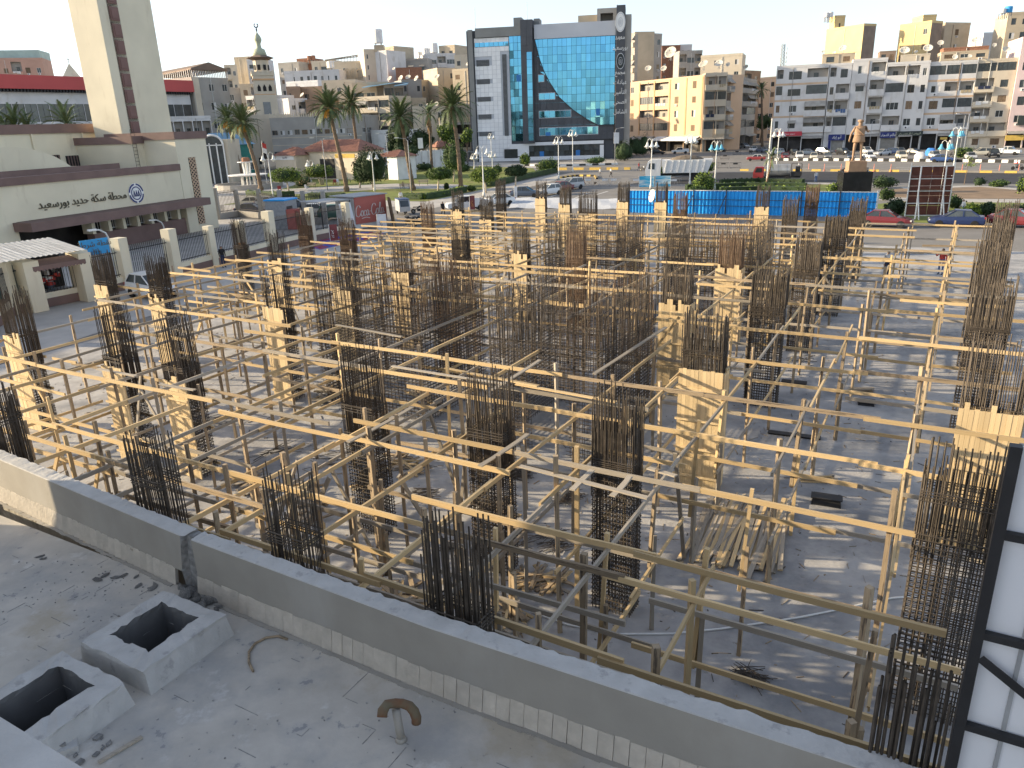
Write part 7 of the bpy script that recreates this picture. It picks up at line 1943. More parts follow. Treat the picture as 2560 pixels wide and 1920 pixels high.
# ================================================================ vehicles
WHEEL = {}
def wheel_meshes(r, w):
    if (r, w) not in WHEEL:
        q = MB(); q.lathe([(r * .62, -w / 2), (r * .95, -w / 2), (r, -w / 2 + .04), (r, w / 2 - .04), (r * .95, w / 2), (r * .62, w / 2)], n=14)
        a = q.mesh('tyre', 'tyre'); q = MB(); q.lathe([(.01, -w * .42), (r * .62, -w * .45), (r * .62, w * .45), (.01, w * .42)], n=12)
        for k in range(5): c, s = math.cos(k * 1.257), math.sin(k * 1.257); q.bar((0, 0, -w * .47), (c * r * .6, s * r * .6, -w * .47), .06, .03, 0, Z)
        WHEEL[(r, w)] = (a, q.mesh('rim', 'rim'))
    return WHEEL[(r, w)]
def wheel(t, x, y, r, w):
    a, b = wheel_meshes(r, w)
    o = link('wheel', a, t, (x, y, r), (math.pi / 2 if y < 0 else -math.pi / 2, 0, 0)); link('rim', b, o)
    return o
CARS = {}
PROF = {  # (x, half width, z low, z belt) along the car, front at +x; cabin: (x, z) base/top
 'sedan': dict(L=4.5, b=[(-2.22, .70, .38, .80), (-2.1, .84, .28, .95), (-1.3, .88, .24, .98), (0, .89, .22, .96), (1.0, .88, .24, .93), (1.7, .85, .26, .82), (2.15, .74, .32, .68), (2.25, .62, .40, .56)], c=[(-1.75, .97, .70), (-1.05, 1.42, .60), (.15, 1.45, .60), (.95, .94, .72)]),
 'suv': dict(L=4.5, b=[(-2.2, .78, .42, 1.0), (-2.1, .88, .34, 1.08), (-1.3, .92, .30, 1.10), (0, .92, .28, 1.08), (1.0, .91, .30, 1.06), (1.75, .88, .34, .98), (2.12, .78, .38, .82), (2.22, .66, .46, .68)], c=[(-2.05, 1.09, .78), (-1.75, 1.64, .66), (.1, 1.70, .66), (.95, 1.07, .78)]),
 'hatch': dict(L=4.0, b=[(-1.95, .72, .38, .90), (-1.85, .84, .28, .98), (-1.1, .87, .24, 1.0), (0, .87, .22, .98), (1.0, .86, .24, .95), (1.6, .82, .28, .84), (1.92, .70, .34, .70), (2.0, .58, .42, .58)], c=[(-1.88, .99, .72), (-1.45, 1.48, .62), (.1, 1.50, .62), (.95, .96, .72)]),
 'old': dict(L=4.3, b=[(-2.1, .74, .40, .88), (-2.0, .80, .30, .96), (-1.2, .82, .28, .98), (0, .82, .26, .98), (1.0, .82, .28, .96), (1.9, .80, .32, .92), (2.08, .74, .36, .84), (2.12, .66, .42, .72)], c=[(-1.35, .98, .68), (-.95, 1.42, .58), (.35, 1.44, .58), (.85, .97, .68)])}
def car_meshes(kind):
    if kind in CARS: return CARS[kind]
    P = PROF[kind]; q = MB(); vs, fs = [], []
    for (x, hw, z0, z1) in P['b']:
        zm = z0 + (z1 - z0) * .55
        vs += [(x, -hw * .9, z0), (x, -hw, z0 + .12), (x, -hw, zm), (x, -hw * .93, z1), (x, hw * .93, z1), (x, hw, zm), (x, hw, z0 + .12), (x, hw * .9, z0)]
    n = len(P['b'])
    for i in range(n - 1):
        for k in range(8): fs.append((i * 8 + k, (i + 1) * 8 + k, (i + 1) * 8 + (k + 1) % 8, i * 8 + (k + 1) % 8))
    fs += [tuple(range(8)), tuple(range((n - 1) * 8 + 7, (n - 1) * 8 - 1, -1))]
    q.add(vs, fs); body = q.mesh('body', 'paint white')
    c = P['c']; q = MB(); vs = []
    for (x, z, hw) in c: vs += [(x, -hw, z), (x, hw, z)]
    base = [(c[0][0], c[0][1], c[0][2]), (c[3][0], c[3][1], c[3][2])]
    z = c[0][1] - .02
    vs = [(c[0][0], -c[0][2], c[0][1]), (c[0][0], c[0][2], c[0][1]), (c[1][0], -c[1][2], c[1][1]), (c[1][0], c[1][2], c[1][1]), (c[2][0], -c[2][2], c[2][1]), (c[2][0], c[2][2], c[2][1]), (c[3][0], -c[3][2], c[3][1]), (c[3][0], c[3][2], c[3][1])]
    q.add(vs, [(0, 2, 3, 1), (2, 4, 5, 3), (4, 6, 7, 5), (0, 6, 4, 2), (1, 3, 5, 7)]); glass = q.mesh('windows', 'glass dark')
    q = MB(); e = .025
    q.ob((c[1][0] - .05, -c[1][2] - .01, c[1][1] + .003), (c[2][0] - c[1][0] + .1, 0, c[2][1] - c[1][1]), (0, 2 * c[1][2] + .02, 0), (0, 0, .045))
    for s in (-1, 1):
        for (i, j) in ((0, 1), (2, 3)): q.bar((c[i][0], s * (c[i][2] + .005), c[i][1]), (c[j][0], s * (c[j][2] + .005), c[j][1]), .05, .07)
        xm = (c[1][0] + c[2][0]) / 2; q.bar((xm, s * (c[1][2] + .01), c[1][1]), (xm, s * (c[0][2] + .03), c[0][1]), .05, .08)
    roof = q.mesh('roof', 'paint white')
    f = P['b'][-2]; r = P['b'][1]
    hl = MB(); hl.box(-.06, .07, -.19, .19, -.07, .07); hl = hl.mesh('headlight', 'lamp glass')
    tl = MB(); tl.box(-.05, .06, -.16, .16, -.08, .08); tl = tl.mesh('tail_light', 'tail red')
    CARS[kind] = (body, glass, roof, hl, tl); return CARS[kind]
def vehicle(kind, p, rz, paint, lab, roofpaint=None, cat='car', name='parked_car', group='cars parked and standing around the square'):
    body, glass, roof, hl, tl = car_meshes(kind); P = PROF[kind]
    t = thing(name, lab, cat, p, rz, group)
    def lk(nm, me, loc=None, m=None, rot=None):
        o = link(nm, me, t, loc, rot)
        if m: o.material_slots[0].link = 'OBJECT'; o.material_slots[0].material = MAT['paint ' + m]
        return o
    lk('body', body, None, paint); lk('windows', glass); lk('roof', roof, None, roofpaint or paint)
    b = P['b']
    for s in (-1, 1):
        lk('headlight', hl, (b[-2][0] - .02, s * b[-2][1] * .72, b[-2][3] - .06)); lk('tail_light', tl, (b[1][0] - .05, s * b[1][1] * .78, b[1][3] - .10))
        for x in (b[0][0] * .62, b[-1][0] * .60): wheel(t, x, s * (b[3][1] - .09), .32 if kind != 'suv' else .36, .2)
    q = MB(); q.box(b[-1][0] - .03, b[-1][0] + .02, -.4, .4, b[-1][2], b[-1][2] + .12); q.build('grille', 'iron black', t)
    return t
def facing_cam(p, d=0.0): return math.atan2(-p.y, -p.x) + d
for (px, py, kind, col, d, lab) in [
 (1963, 398, 'hatch', 'maroon', .1, 'dark maroon hatchback in the front row, left of the white suv'), (1998, 397, 'suv', 'white', .05, 'white suv facing out in the front row of the far car park'), (2034, 398, 'sedan', 'cream', 0, 'cream sedan in the front row, right of the white suv'), (2069, 397, 'sedan', 'grey', 0, 'grey sedan in the front row, left of the statue'),
 (2127, 398, 'sedan', 'slate', 0, 'dark car half hidden behind the statue legs'), (2172, 397, 'sedan', 'white', .35, 'white sedan right of the statue in the front row'), (2253, 398, 'suv', 'cream', .2, 'cream suv facing out before the green awning shop'),
 (1939, 388, 'suv', 'silver', -.9, 'silver wagon seen from the side behind the maroon hatchback'), (1985, 387, 'sedan', 'black', .3, 'black car behind the white suv'), (2022, 387, 'sedan', 'slate', 1.3, 'dark slate car behind the cream sedan'), (2060, 386, 'suv', 'grey', .9, 'grey suv behind the grey sedan'), (2054, 378, 'hatch', 'silver', .6, 'pale car by the blue phone shop door'), (2108, 387, 'suv', 'black', .6, 'black suv left behind the statue'), (2166, 385, 'suv', 'white', .4, 'white suv behind the white sedan'),
 (2205, 389, 'sedan', 'silver', -.7, 'silver blue sedan standing at an angle before the roller shutter'), (2228, 386, 'sedan', 'blue', -.6, 'dark blue sedan behind the silver blue one'), (2250, 384, 'sedan', 'grey', .4, 'grey car behind the cream suv'), (2284, 387, 'sedan', 'black', .9, 'black sedan beside the covered cars'), (2337, 396, 'hatch', 'silver', .3, 'pale blue white hatchback beside the covered car'), (2356, 405, 'sedan', 'blue', 1.45, 'shiny dark blue sedan parked along the striped kerb'), (2426, 399, 'sedan', 'silver', .2, 'silver grey sedan under the climbing plant'), (2450, 390, 'suv', 'cream', -1.3, 'cream van seen from the side'), (2484, 393, 'suv', 'black', .1, 'black suv seen from behind beside the white pickup'),
 (1884, 379, 'hatch', 'white', .3, 'white hatchback in the mouth of the side street'), (1905, 381, 'sedan', 'slate', .5, 'dark car right of the white hatchback in the side street'), (1645, 386, 'sedan', 'black', 1.4, 'black car in the shade of the orange building'), (1840, 372, 'sedan', 'black', .4, 'black car parked before the corner block'), (1862, 370, 'hatch', 'silver', .5, 'silver car in the side street shade'), (1800, 380, 'hatch', 'black', 1.2, 'dark car behind the dump truck tail'),
 (1315, 493, 'sedan', 'slate', 1.35, 'dark blue sedan parked first from the left on the park side'), (1372, 487, 'hatch', 'white', -.9, 'white hatchback between the dark blue and the maroon car'), (1399, 479, 'sedan', 'maroon', -.95, 'maroon sedan between white hatchback and silver suv'), (1426, 473, 'suv', 'silver', -.95, 'silver beige suv last in the park side row'), (1245, 513, 'sedan', 'white', -1.2, 'white sedan behind the deep notched boarding'),
 (639, 518, 'sedan', 'cream', 1.3, 'cream sedan behind the rear yard fence'), (676, 519, 'hatch', 'silver', 1.2, 'pale blue hatchback behind the guard booth'), (633, 537, 'sedan', 'navy', 1.2, 'navy car close behind the rear yard fence'), (738, 522, 'hatch', 'slate', 1.3, 'dark blue grey hatchback behind the red cabinet'), (800, 540, 'hatch', 'silver', 1.2, 'silver hatchback left of the red drinks board'), (845, 548, 'suv', 'green', 1.3, 'dark green car beside the red drinks board'),
 (2212, 566, 'sedan', 'maroon', 1.45, 'dark red car beyond the right end of the hoarding'), (2388, 566, 'sedan', 'navy', -1.5, 'dark blue car behind the rust brown board'), (2540, 566, 'sedan', 'maroon', 1.4, 'dark maroon car behind the rebar at the right edge'), (385, 742, 'hatch', 'white', .5, 'white car beside the station gate behind the scaffold')]:
    p = at(px, py); vehicle(kind, p, facing_cam(p, d), col, lab)
p = at(1890, 402); vehicle('old', p, facing_cam(p, -1.6), 'red', 'old dark red sedan with a white roof at the side street', 'white')
for (px, py, m_, lab) in [(2299, 399, 'paint cover', 'car under a pale grey dust cover'), (2325, 388, 'paint tarp', 'car under a bright blue tarpaulin')]:
    p = at(px, py); t = thing('covered_car', lab, 'car', p, facing_cam(p, .15)); q = MB(); rr = random.Random(int(px)); n = 20
    rings = []
    for (z, k) in ((0, 1.06), (.45, 1.04), (.9, .96), (1.1, .82), (1.5, .60), (1.6, .40)): rings.append([(2.2 * k * math.copysign(abs(math.cos(6.283 * j / n)) ** .55, math.cos(6.283 * j / n)) * (1 if z < 1 else .78) + rr.uniform(-.05, .05), .95 * (k if z < 1 else k * 1.1) * math.copysign(abs(math.sin(6.283 * j / n)) ** .6, math.sin(6.283 * j / n)) + rr.uniform(-.05, .05), z + rr.uniform(-.03, .03)) for j in range(n)])
    q.add([v for r_ in rings for v in r_], [(i * n + j, i * n + (j + 1) % n, (i + 1) * n + (j + 1) % n, (i + 1) * n + j) for i in range(5) for j in range(n)] + [tuple(range(5 * n, 6 * n))]); q.build('cover', m_, t, True)
    for x in (-1.3, 1.3):
        for y in (-.8, .8): wheel(t, x, y, .3, .2)
def pickup(px, py, d, lab, col='white'):
    p = at(px, py); t = thing('pickup_truck', lab, 'pickup', p, facing_cam(p, d), 'white pickups')
    q = MB(); q.prism([(2.5, -.86, .45), (2.55, -.86, .75), (2.4, -.86, 1.0), (1.3, -.86, 1.12), (-2.5, -.86, 1.12), (-2.5, -.86, .45)], (0, 1.72, 0)); q.build('body', 'paint ' + col, t)
    q = MB(); q.prism([(1.35, -.8, 1.125), (.75, -.74, 1.72), (-.55, -.74, 1.74), (-.7, -.8, 1.125)], (0, 1.6, 0)); q.build('cab_glass', 'glass dark', t)
    q = MB(); q.box(-.6, .8, -.77, .77, 1.74, 1.8); q.box(.05, .15, -.81, .81, 1.13, 1.74); q.box(-.72, -.5, -.82, .82, 1.13, 1.74); q.build('cab_roof', 'paint ' + col, t)
    q = MB(); q.box(-2.4, -.85, -.7, .7, 1.1, 1.13, 1); q.box(-2.5, -.8, -.86, -.8, 1.13, 1.36); q.box(-2.5, -.8, .8, .86, 1.13, 1.36); q.box(-2.5, -2.44, -.8, .8, 1.13, 1.36); q.build('load_bed', ['paint ' + col, 'iron black'], t)
    for s in (-1, 1):
        for x in (-1.55, 1.6): wheel(t, x, s * .78, .37, .22)
        q = MB(); q.box(2.42, 2.56, s * .62 - .18, s * .62 + .18, .78, .95); q.build('headlight', 'lamp glass', t)
pickup(1167, 526, -1.35, 'white pickup behind the low notched boarding'); pickup(1700, 384, -1.45, 'white pickup before the orange building shops'); pickup(2518, 387, 1.3, 'white pickup at the right end of the far car park')
# dump truck, facing left
p = at(1694, 452); m = mpp(1694, 452); t = thing('dump_truck', 'big white dump truck heaped with dark earth', 'truck', p, facing_cam(p, -1.57))
L_ = 150 * m; X0 = L_ / 2
q = MB(); q.prism([(X0, -1.2, .9), (X0 + .05, -1.2, 2.0), (X0 - .35, -1.2, 3.25), (X0 - .9, -1.2, 3.6), (X0 - 2.5, -1.2, 3.6), (X0 - 2.5, -1.2, .9)], (0, 2.4, 0)); q.build('cab', 'paint white', t)
q = MB()
for s in (-1.215, 1.205): q.prism([(X0 - .45, s, 2.1), (X0 - .6, s, 3.0), (X0 - 1.5, s, 3.0), (X0 - 1.5, s, 2.0)], (0, .012, 0))
q.ob((X0 + .045, -1.0, 2.1), (-.28, 0, 1.0), (0, 2.0, 0), (.02, 0, 0)); q.build('cab_window', 'glass dark', t)
q = MB(); q.box(X0 - .1, X0 + .25, -1.2, 1.2, .45, 1.0); q.build('bumper', 'paint grey', t)
q = MB(); b0, b1 = -X0 + .1, X0 - 2.9
q.prism([(b1, -1.25, 1.35), (b1 + .25, -1.25, 3.45), (b0 - .35, -1.25, 3.45), (b0 + .5, -1.25, 1.35)], (0, 2.5, 0))
for k in range(7): x = b1 - .3 - k * (b1 - b0 - .5) / 7; q.bar((x, -1.31, 1.45), (x - .35, -1.31, 3.4), .12, .14, 0); q.bar((x, 1.31, 1.45), (x - .35, 1.31, 3.4), .12, .14, 0)
q.box(b0 - .3, b1 + .3, -1.36, -1.251, 3.3, 3.5); q.build('tipper_body', 'paint white', t)
q = MB(); rr = random.Random(4); q.lathe([(3.2, 3.4), (2.6, 3.75), (1.5, 4.05), (.02, 4.2)], ((b0 + b1) / 2, 0, 0), 14, sx=.9, sy=.36); q.build('earth_load', 'pit earth', t, True)
q = MB(); q.box(-X0 + .3, X0 - .3, -.45, .45, .85, 1.3); q.box(X0 - 3.3, X0 - 2.2, -1.2, -.5, .6, 1.2); q.build('chassis', 'iron black', t)
for x in (X0 - 1.3, -X0 + 2.9, -X0 + 1.5):
    for s in (-1, 1): wheel(t, x, s * 1.0, .55, .35)
# tank lorry
p = at(1941, 454); m = mpp(1941, 454); t = thing('tank_lorry', 'red cabbed lorry with a worn silver tank', 'truck', p, facing_cam(p, -1.57)); X0 = 52 * m
q = MB(); q.prism([(X0, -1.05, .6), (X0 + .02, -1.05, 1.5), (X0 - .35, -1.05, 2.35), (X0 - 1.6, -1.05, 2.35), (X0 - 1.6, -1.05, .6)], (0, 2.1, 0)); q.build('cab', 'paint red', t)
q = MB()
for s in (-1.062, 1.055): q.prism([(X0 - .25, s, 1.5), (X0 - .5, s, 2.15), (X0 - 1.3, s, 2.15), (X0 - 1.3, s, 1.5)], (0, .007, 0))
q.ob((X0 + .03, -.9, 1.5), (-.30, 0, .75), (0, 1.8, 0), (.01, 0, 0)); q.build('cab_window', 'glass dark', t)
q = MB(); n = 16
for s0 in (0,): q.path([(X0 - 1.85, 0, 1.75), (X0 - 1.9, 0, 1.75), (-X0 + 1.7, 0, 1.75), (-X0 + 1.65, 0, 1.75)], .9, 16, rs=[.75, .92, .92, .75])
for x in (X0 - 2.6, 0, -X0 + 2.3): q.path([(x, 0, 1.75), (x - .1, 0, 1.75)], .945, 16)
q.build('tank', 'steel tank', t, False)
q = MB(); q.box(-X0 + .1, X0 - .5, -.5, .5, .6, .85); q.box(-X0, -X0 + 1.5, -.9, .9, .86, 1.5); q.box(-X0 + .2, -X0 + .9, -.6, .6, 1.5, 2.3)
for x in (-X0, -X0 + 1.5): q.bar((x, -.95, .86), (x, -.95, 2.7), .06, .06); q.bar((x, .95, .86), (x, .95, 2.7), .06, .06)
q.bar((-X0, -.95, 2.7), (-X0 + 1.5, -.95, 2.7), .06, .06); q.build('pump_frame', 'iron black', t)
for x in (X0 - .9, -X0 + 2.0):
    for s in (-1, 1): wheel(t, x, s * .85, .45, .3)
# three wheeled and two wheeled ones
def motorcycle(px, py, d, lab, col='paint black'):
    p = at(px, py); t = thing('motorcycle', lab, 'motorcycle', p, facing_cam(p, d), 'motorcycles'); q = MB()
    q.path([(.62, 0, .3), (.45, 0, .85), (.38, 0, .95)], .04, 5); q.path([(.45, 0, .8), (0, 0, .72), (-.3, 0, .55), (-.62, 0, .3)], .05, 5); q.box(-.15, .25, -.14, .14, .3, .6); q.tube((.38, -.32, 1.0), (.38, .32, 1.0), .02, 5); q.build('frame', 'iron black', t)
    q = MB(); q.lathe([(.02, -.12), (.16, -.05), (.17, .05), (.02, .14)], (.2, 0, .82), 8, sx=1.5); q.build('fuel_tank', col, t, True); q = MB(); q.box(-.65, .0, -.13, .13, .74, .84); q.build('saddle', 'tyre', t)
    for x in (-.65, .65): wheel(t, x, 0, .3, .1)
    return t
for a_ in [(1047, 534, 1.4, 'black motorcycle standing on the pavement by the pickup'), (1020, 562, .3, 'first motorcycle of the huddle beside the red drinks board'), (1032, 564, .5, 'second motorcycle of the huddle, with white covers'), (1044, 562, .7, 'last motorcycle of the huddle beside the red drinks board'), (1608, 428, .9, 'motorcycle pushed beside the dump truck cab', 'paint white'), (2543, 425, -1.5, 'motorcycle ridden along the far road', 'paint green'), (2390, 393, .6, 'motorcycle parked behind the dark blue sedan'), (2377, 392, .4, 'second motorcycle behind the dark blue sedan'), (1876, 384, .4, 'motorcycle in the side street mouth')]: motorcycle(*a_)
p = at(1008, 535); t = thing('three_wheeler', 'white and blue three wheeler van by the motorcycle huddle', 'three wheeler', p, facing_cam(p, .2))
q = MB(); q.prism([(1.3, -.65, .4), (1.35, -.65, .95), (1.0, -.62, 1.75), (-1.3, -.62, 1.8), (-1.3, -.65, .4)], (0, 1.3, 0)); q.build('body', 'paint silver', t); q = MB(); q.ob((1.36, -.52, 1.0), (-.33, 0, .68), (0, 1.04, 0), (.02, 0, 0)); q.build('windscreen', 'glass dark', t); q = MB(); q.box(-1.35, 1.1, -.68, .68, 1.8, 1.86); q.build('roof', 'paint blue', t)
for x, y in ((.9, 0), (-.8, .55), (-.8, -.55)): wheel(t, x, y, .26, .15)

# ================================================================ people: one skinned body each, clothes by colour of the same surface
def person(name, lab, p, rz, pose, cloth, h=1.72, cat='person', mats=None, detail=None):
    """pose: dict of joint points (x forward, y left, z up) for a 1.72 m figure"""
    J = dict(hip=(0, 0, .95), waist=(0, 0, 1.08), chest=(0, 0, 1.30), neck=(0, 0, 1.48), head=(.03, 0, 1.60), top=(.02, 0, 1.70), lsh=(0, .19, 1.42), lel=(-.02, .25, 1.14), lwr=(.05, .25, .90), lha=(.07, .25, .80), rsh=(0, -.19, 1.42), rel=(-.02, -.25, 1.14), rwr=(.05, -.25, .90), rha=(.07, -.25, .80), lhp=(0, .10, .92), lkn=(.03, .11, .50), lan=(-.02, .11, .08), lto=(.15, .12, .03), rhp=(0, -.10, .92), rkn=(.03, -.11, .50), ran=(-.02, -.11, .08), rto=(.15, -.12, .03))
    J.update(pose)
    Rr = dict(hip=.15, waist=.135, chest=.165, neck=.06, head=.098, top=.075, lsh=.07, lel=.048, lwr=.036, lha=.04, lhp=.10, lkn=.066, lan=.045, lto=.04)
    names = list(J); idx = {k: i for i, k in enumerate(names)}
    E_ = [('hip', 'waist'), ('waist', 'chest'), ('chest', 'neck'), ('neck', 'head'), ('head', 'top')] + [(a + s[0], a + s[1]) if False else (s + x, s + y) for s in 'lr' for x, y in (('sh', 'el'), ('el', 'wr'), ('wr', 'ha'), ('hp', 'kn'), ('kn', 'an'), ('an', 'to'))] + [('chest', 'lsh'), ('chest', 'rsh'), ('hip', 'lhp'), ('hip', 'rhp')]
    me = bpy.data.meshes.new('tmp'); s_ = h / 1.72
    me.from_pydata([tuple(c * s_ for c in J[k]) for k in names], [(idx[a], idx[b]) for a, b in E_], [])
    o = bpy.data.objects.new('tmp', me); COL.objects.link(o)
    o.modifiers.new('skin', 'SKIN'); o.modifiers.new('sub', 'SUBSURF').levels = 1
    for k in names:
        r = Rr.get(k) or Rr.get('l' + k[1:]); sv = me.skin_vertices[0].data[idx[k]]; sv.radius = (r * s_ * (1.15 if k in ('hip', 'waist', 'chest') else 1), r * s_); sv.use_root = k == 'hip'
    dg = bpy.context.evaluated_depsgraph_get(); dg.update(); m2 = bpy.data.meshes.new_from_object(o.evaluated_get(dg)); bpy.data.objects.remove(o)
    m2.name = 'body'; m2.materials.clear(); ml = mats or ['cloth ' + cloth[0], 'cloth ' + cloth[1], 'skin', 'hair', 'iron black']
    for k in ml: m2.materials.append(MAT[k])
    JV = {k: Vector(J[k]) * s_ for k in names}
    grp = {}
    for a, b in E_:
        g_ = 2 if b in ('head', 'top') or b in ('lha', 'rha') else 4 if b in ('lto', 'rto') else 1 if b in ('lkn', 'rkn', 'lan', 'ran', 'lhp', 'rhp') else 0
        grp[(a, b)] = g_
    for pl in m2.polygons:
        c = pl.center; best = 9; bg = 0
        for (a, b), g_ in grp.items():
            u = JV[b] - JV[a]; tt = max(0, min(1, (c - JV[a]).dot(u) / max(1e-6, u.dot(u)))); d = (c - JV[a] - u * tt).length
            if d < best: best = d; bg = g_
        if bg == 2 and c.z > JV['head'].z + .01 and (c.x < JV['head'].x + .05 or c.z > JV['head'].z + .08): bg = 3
        pl.material_index = bg if not mats else 0; pl.use_smooth = True
    t = link(name, m2, None, p, (0, 0, rz)); tag(t, lab, cat)
    hd = JV['head']
    q = MB(); q.lathe([(.001, -.02), (.018, 0), (.001, .03)], (hd.x + .10, hd.y, hd.z - .02), 6)
    for s in (-1, 1): q.lathe([(.001, -.01), (.011, 0), (.001, .01)], (hd.x + .095, hd.y + s * .034, hd.z + .02), 6, 1); q.lathe([(.001, -.03), (.02, 0), (.001, .03)], (hd.x, hd.y + s * .098, hd.z), 6)
    q.box(hd.x + .088, hd.x + .098, hd.y - .025, hd.y + .025, hd.z - .062, hd.z - .052, 1)
    q.build('face', [ml[2] if len(ml) > 2 else ml[0], ml[3] if len(ml) > 3 else ml[0]], t)
    q = MB()
    for s, k in ((1, 'l'), (-1, 'r')):
        hp = JV[k + 'ha']; d = (JV[k + 'ha'] - JV[k + 'wr']).normalized()
        for f in range(4):
            o_ = hp + Vector((.024 * (f - 1.5), 0, 0)); ln = (.075, .085, .08, .06)[f]; q.path([o_, o_ + d * ln * .6, o_ + d * ln * .9 + Vector((.012, 0, 0))], .010, 5)
        q.path([hp + Vector((.035, 0, .03)), hp + Vector((.06, 0, 0)) + d * .02, hp + Vector((.062, 0, 0)) + d * .05], .011, 5)
    q.build('fingers', ml[2] if len(ml) > 2 else ml[0], t)
    return t
WALK = dict(lkn=(.18, .1, .52), lan=(.22, .1, .10), lto=(.38, .1, .06), rkn=(-.06, -.1, .50), ran=(-.28, -.1, .12), rto=(-.14, -.1, .03), lel=(-.12, .25, 1.16), lwr=(-.08, .26, .93), lha=(-.06, .26, .84), rel=(.08, -.25, 1.15), rwr=(.2, -.24, .95), rha=(.23, -.24, .87))
SIT = dict(hip=(0, 0, .55), waist=(-.02, 0, .68), chest=(.02, 0, .92), neck=(.04, 0, 1.10), head=(.08, 0, 1.22), top=(.07, 0, 1.32), lsh=(.02, .19, 1.04), rsh=(.02, -.19, 1.04), lel=(.12, .25, .80), rel=(.12, -.25, .80), lwr=(.34, .2, .76), rwr=(.34, -.2, .76), lha=(.42, .18, .76), rha=(.42, -.18, .76), lhp=(.02, .1, .53), rhp=(.02, -.1, .53), lkn=(.42, .13, .50), rkn=(.42, -.13, .50), lan=(.40, .13, .08), ran=(.40, -.13, .08), lto=(.55, .13, .04), rto=(.55, -.13, .04))
RIDE = dict(SIT); RIDE.update({k: (v[0], v[1] * 1.1, v[2] + .32) for k, v in SIT.items()}); RIDE.update(lan=(.2, .2, .38), ran=(.2, -.2, .38), lto=(.34, .2, .34), rto=(.34, -.2, .34), lwr=(.5, .28, 1.02), rwr=(.5, -.28, 1.02), lha=(.58, .28, 1.02), rha=(.58, -.28, 1.02))
def pp(px, py, d, pose, cl, lab, z=0.0, h=1.72):
    p = at(px, py); q = Vector((p.x, p.y, z - .03)); return person('person', lab, q, facing_cam(p, d), pose, cl, h)
pp(1500, 442, -1.5, WALK, ('pale', 'grey'), 'person in pale shirt walking left of the other on the crossing'); pp(1527, 442, 1.7, WALK, ('white', 'black'), 'person in white shirt and black trousers walking on the crossing')
pp(1597, 427, .9, WALK, ('red', 'navy'), 'person in red shirt pushing the motorcycle by the dump truck'); pp(1996, 426, 1.4, WALK, ('pale', 'grey'), 'person in pale clothes walking behind the tank lorry')
pp(2039, 456, .3, {}, ('pale', 'blue'), 'person in checked shirt standing before the new asphalt'); pp(2404, 542, -1.2, WALK, ('white', 'blue'), 'person in white shirt walking by the clipped hedge')
pp(2214, 692, .6, {}, ('white', 'navy'), 'worker in white shirt inside the rear right bay'); pp(2350, 686, -.4, dict(rel=(.15, -.3, 1.2), rwr=(.3, -.3, 1.35), rha=(.34, -.3, 1.44)), ('red', 'blue'), 'worker in red shirt reaching up inside the rear right bay')
pp(1108, 540, .5, WALK, ('black', 'black'), 'person in black clothes walking by the white pickup'); pp(1003, 508, .2, {}, ('white', 'tan'), 'person in white shirt by the three wheeler'); pp(2272, 389, .3, {}, ('white', 'grey'), 'person in white standing between the parked cars')
p = at(1008, 472.5); person('person', 'person in yellow sitting on the park bench', Vector((p.x, p.y, -.05)), facing_cam(p, .15), SIT, ('tan', 'grey'))
p = at(2541, 425); person('person', 'rider in a red shirt on the far road motorcycle', Vector((p.x, p.y, -.03)), facing_cam(p, -1.5), RIDE, ('red', 'grey'))
p = at(560, 662); pp(560, 668, .5, {}, ('black', 'navy'), 'person in dark clothes beside the orange banner')

# ================================================================ statue on its plinth, boards, hoarding, kiosk
p = atx(2132, 100); HP = hz(p, 428); HS = hz(p, 402)
t = thing('statue_plinth', 'black polished plinth with a tan stone block under the statue', 'plinth', p, facing_cam(p, math.pi / 2 + .25))
q = MB()
q.box(-1.75, 1.75, -1.6, 1.6, 0, HP); q.build('dark_block', 'black stone', t)
for i in range(2):
    for j in range(3): q = MB(); q.box(-1.74 + i * 1.75, -.02 + i * 1.75, 1.605, 1.65, .1 + j * HP / 3, (j + 1) * HP / 3); q.build('panel', 'black stone', t)
q = MB(); q.ob((-1.05, -.95, HP + .01), (2.1, 0, 0), (0, 1.9, 0), (0, 0, HS - HP - .02)); q.box(-1.12, 1.12, -1.02, 1.02, HP + .01, HP + .18); q.build('stone_block', 'statue tan', t)
q = MB(); q.tube((1.2, -.9, HP), (1.2, -.9, HP + .5), .12, 6); q.tube((-1.5, 1.2, HP), (-.9, 1.3, HP + .25), .16, 6); q.build('flood_light', 'dark metal', t)
ST = dict(lel=(.02, .34, 1.14), lwr=(.02, .38, .92), lha=(.03, .39, .82), rel=(.12, -.36, 1.22), rwr=(.36, -.44, 1.24), rha=(.44, -.45, 1.26), lkn=(0, .15, .50), lan=(-.04, .17, .06), lto=(.14, .19, .03), rkn=(.02, -.14, .50), ran=(-.02, -.17, .06), rto=(.16, -.19, .03), lhp=(0, .11, .92), rhp=(0, -.11, .92))
hst = hz(p, 300) - HS
s = person('statue', 'tall tan statue of a uniformed man seen from behind, one arm stretched out', (p.x, p.y, HS), facing_cam(p, math.pi + .15), ST, None, hst, 'statue', ['statue tan'] * 5)
k = hst / 1.72
q = MB(); q.lathe([(.155 * k, 1.42 * k), (.20 * k, 1.30 * k), (.18 * k, 1.10 * k), (.205 * k, .98 * k), (.235 * k, .80 * k), (.225 * k, .79 * k), (.17 * k, .95 * k)], n=14, sx=.82, sy=1.15); q.lathe([(.186 * k, 1.06 * k), (.198 * k, 1.075 * k), (.198 * k, 1.11 * k), (.186 * k, 1.12 * k)], n=14, sx=.85, sy=1.15); q.build('tunic', 'statue tan', s, True)
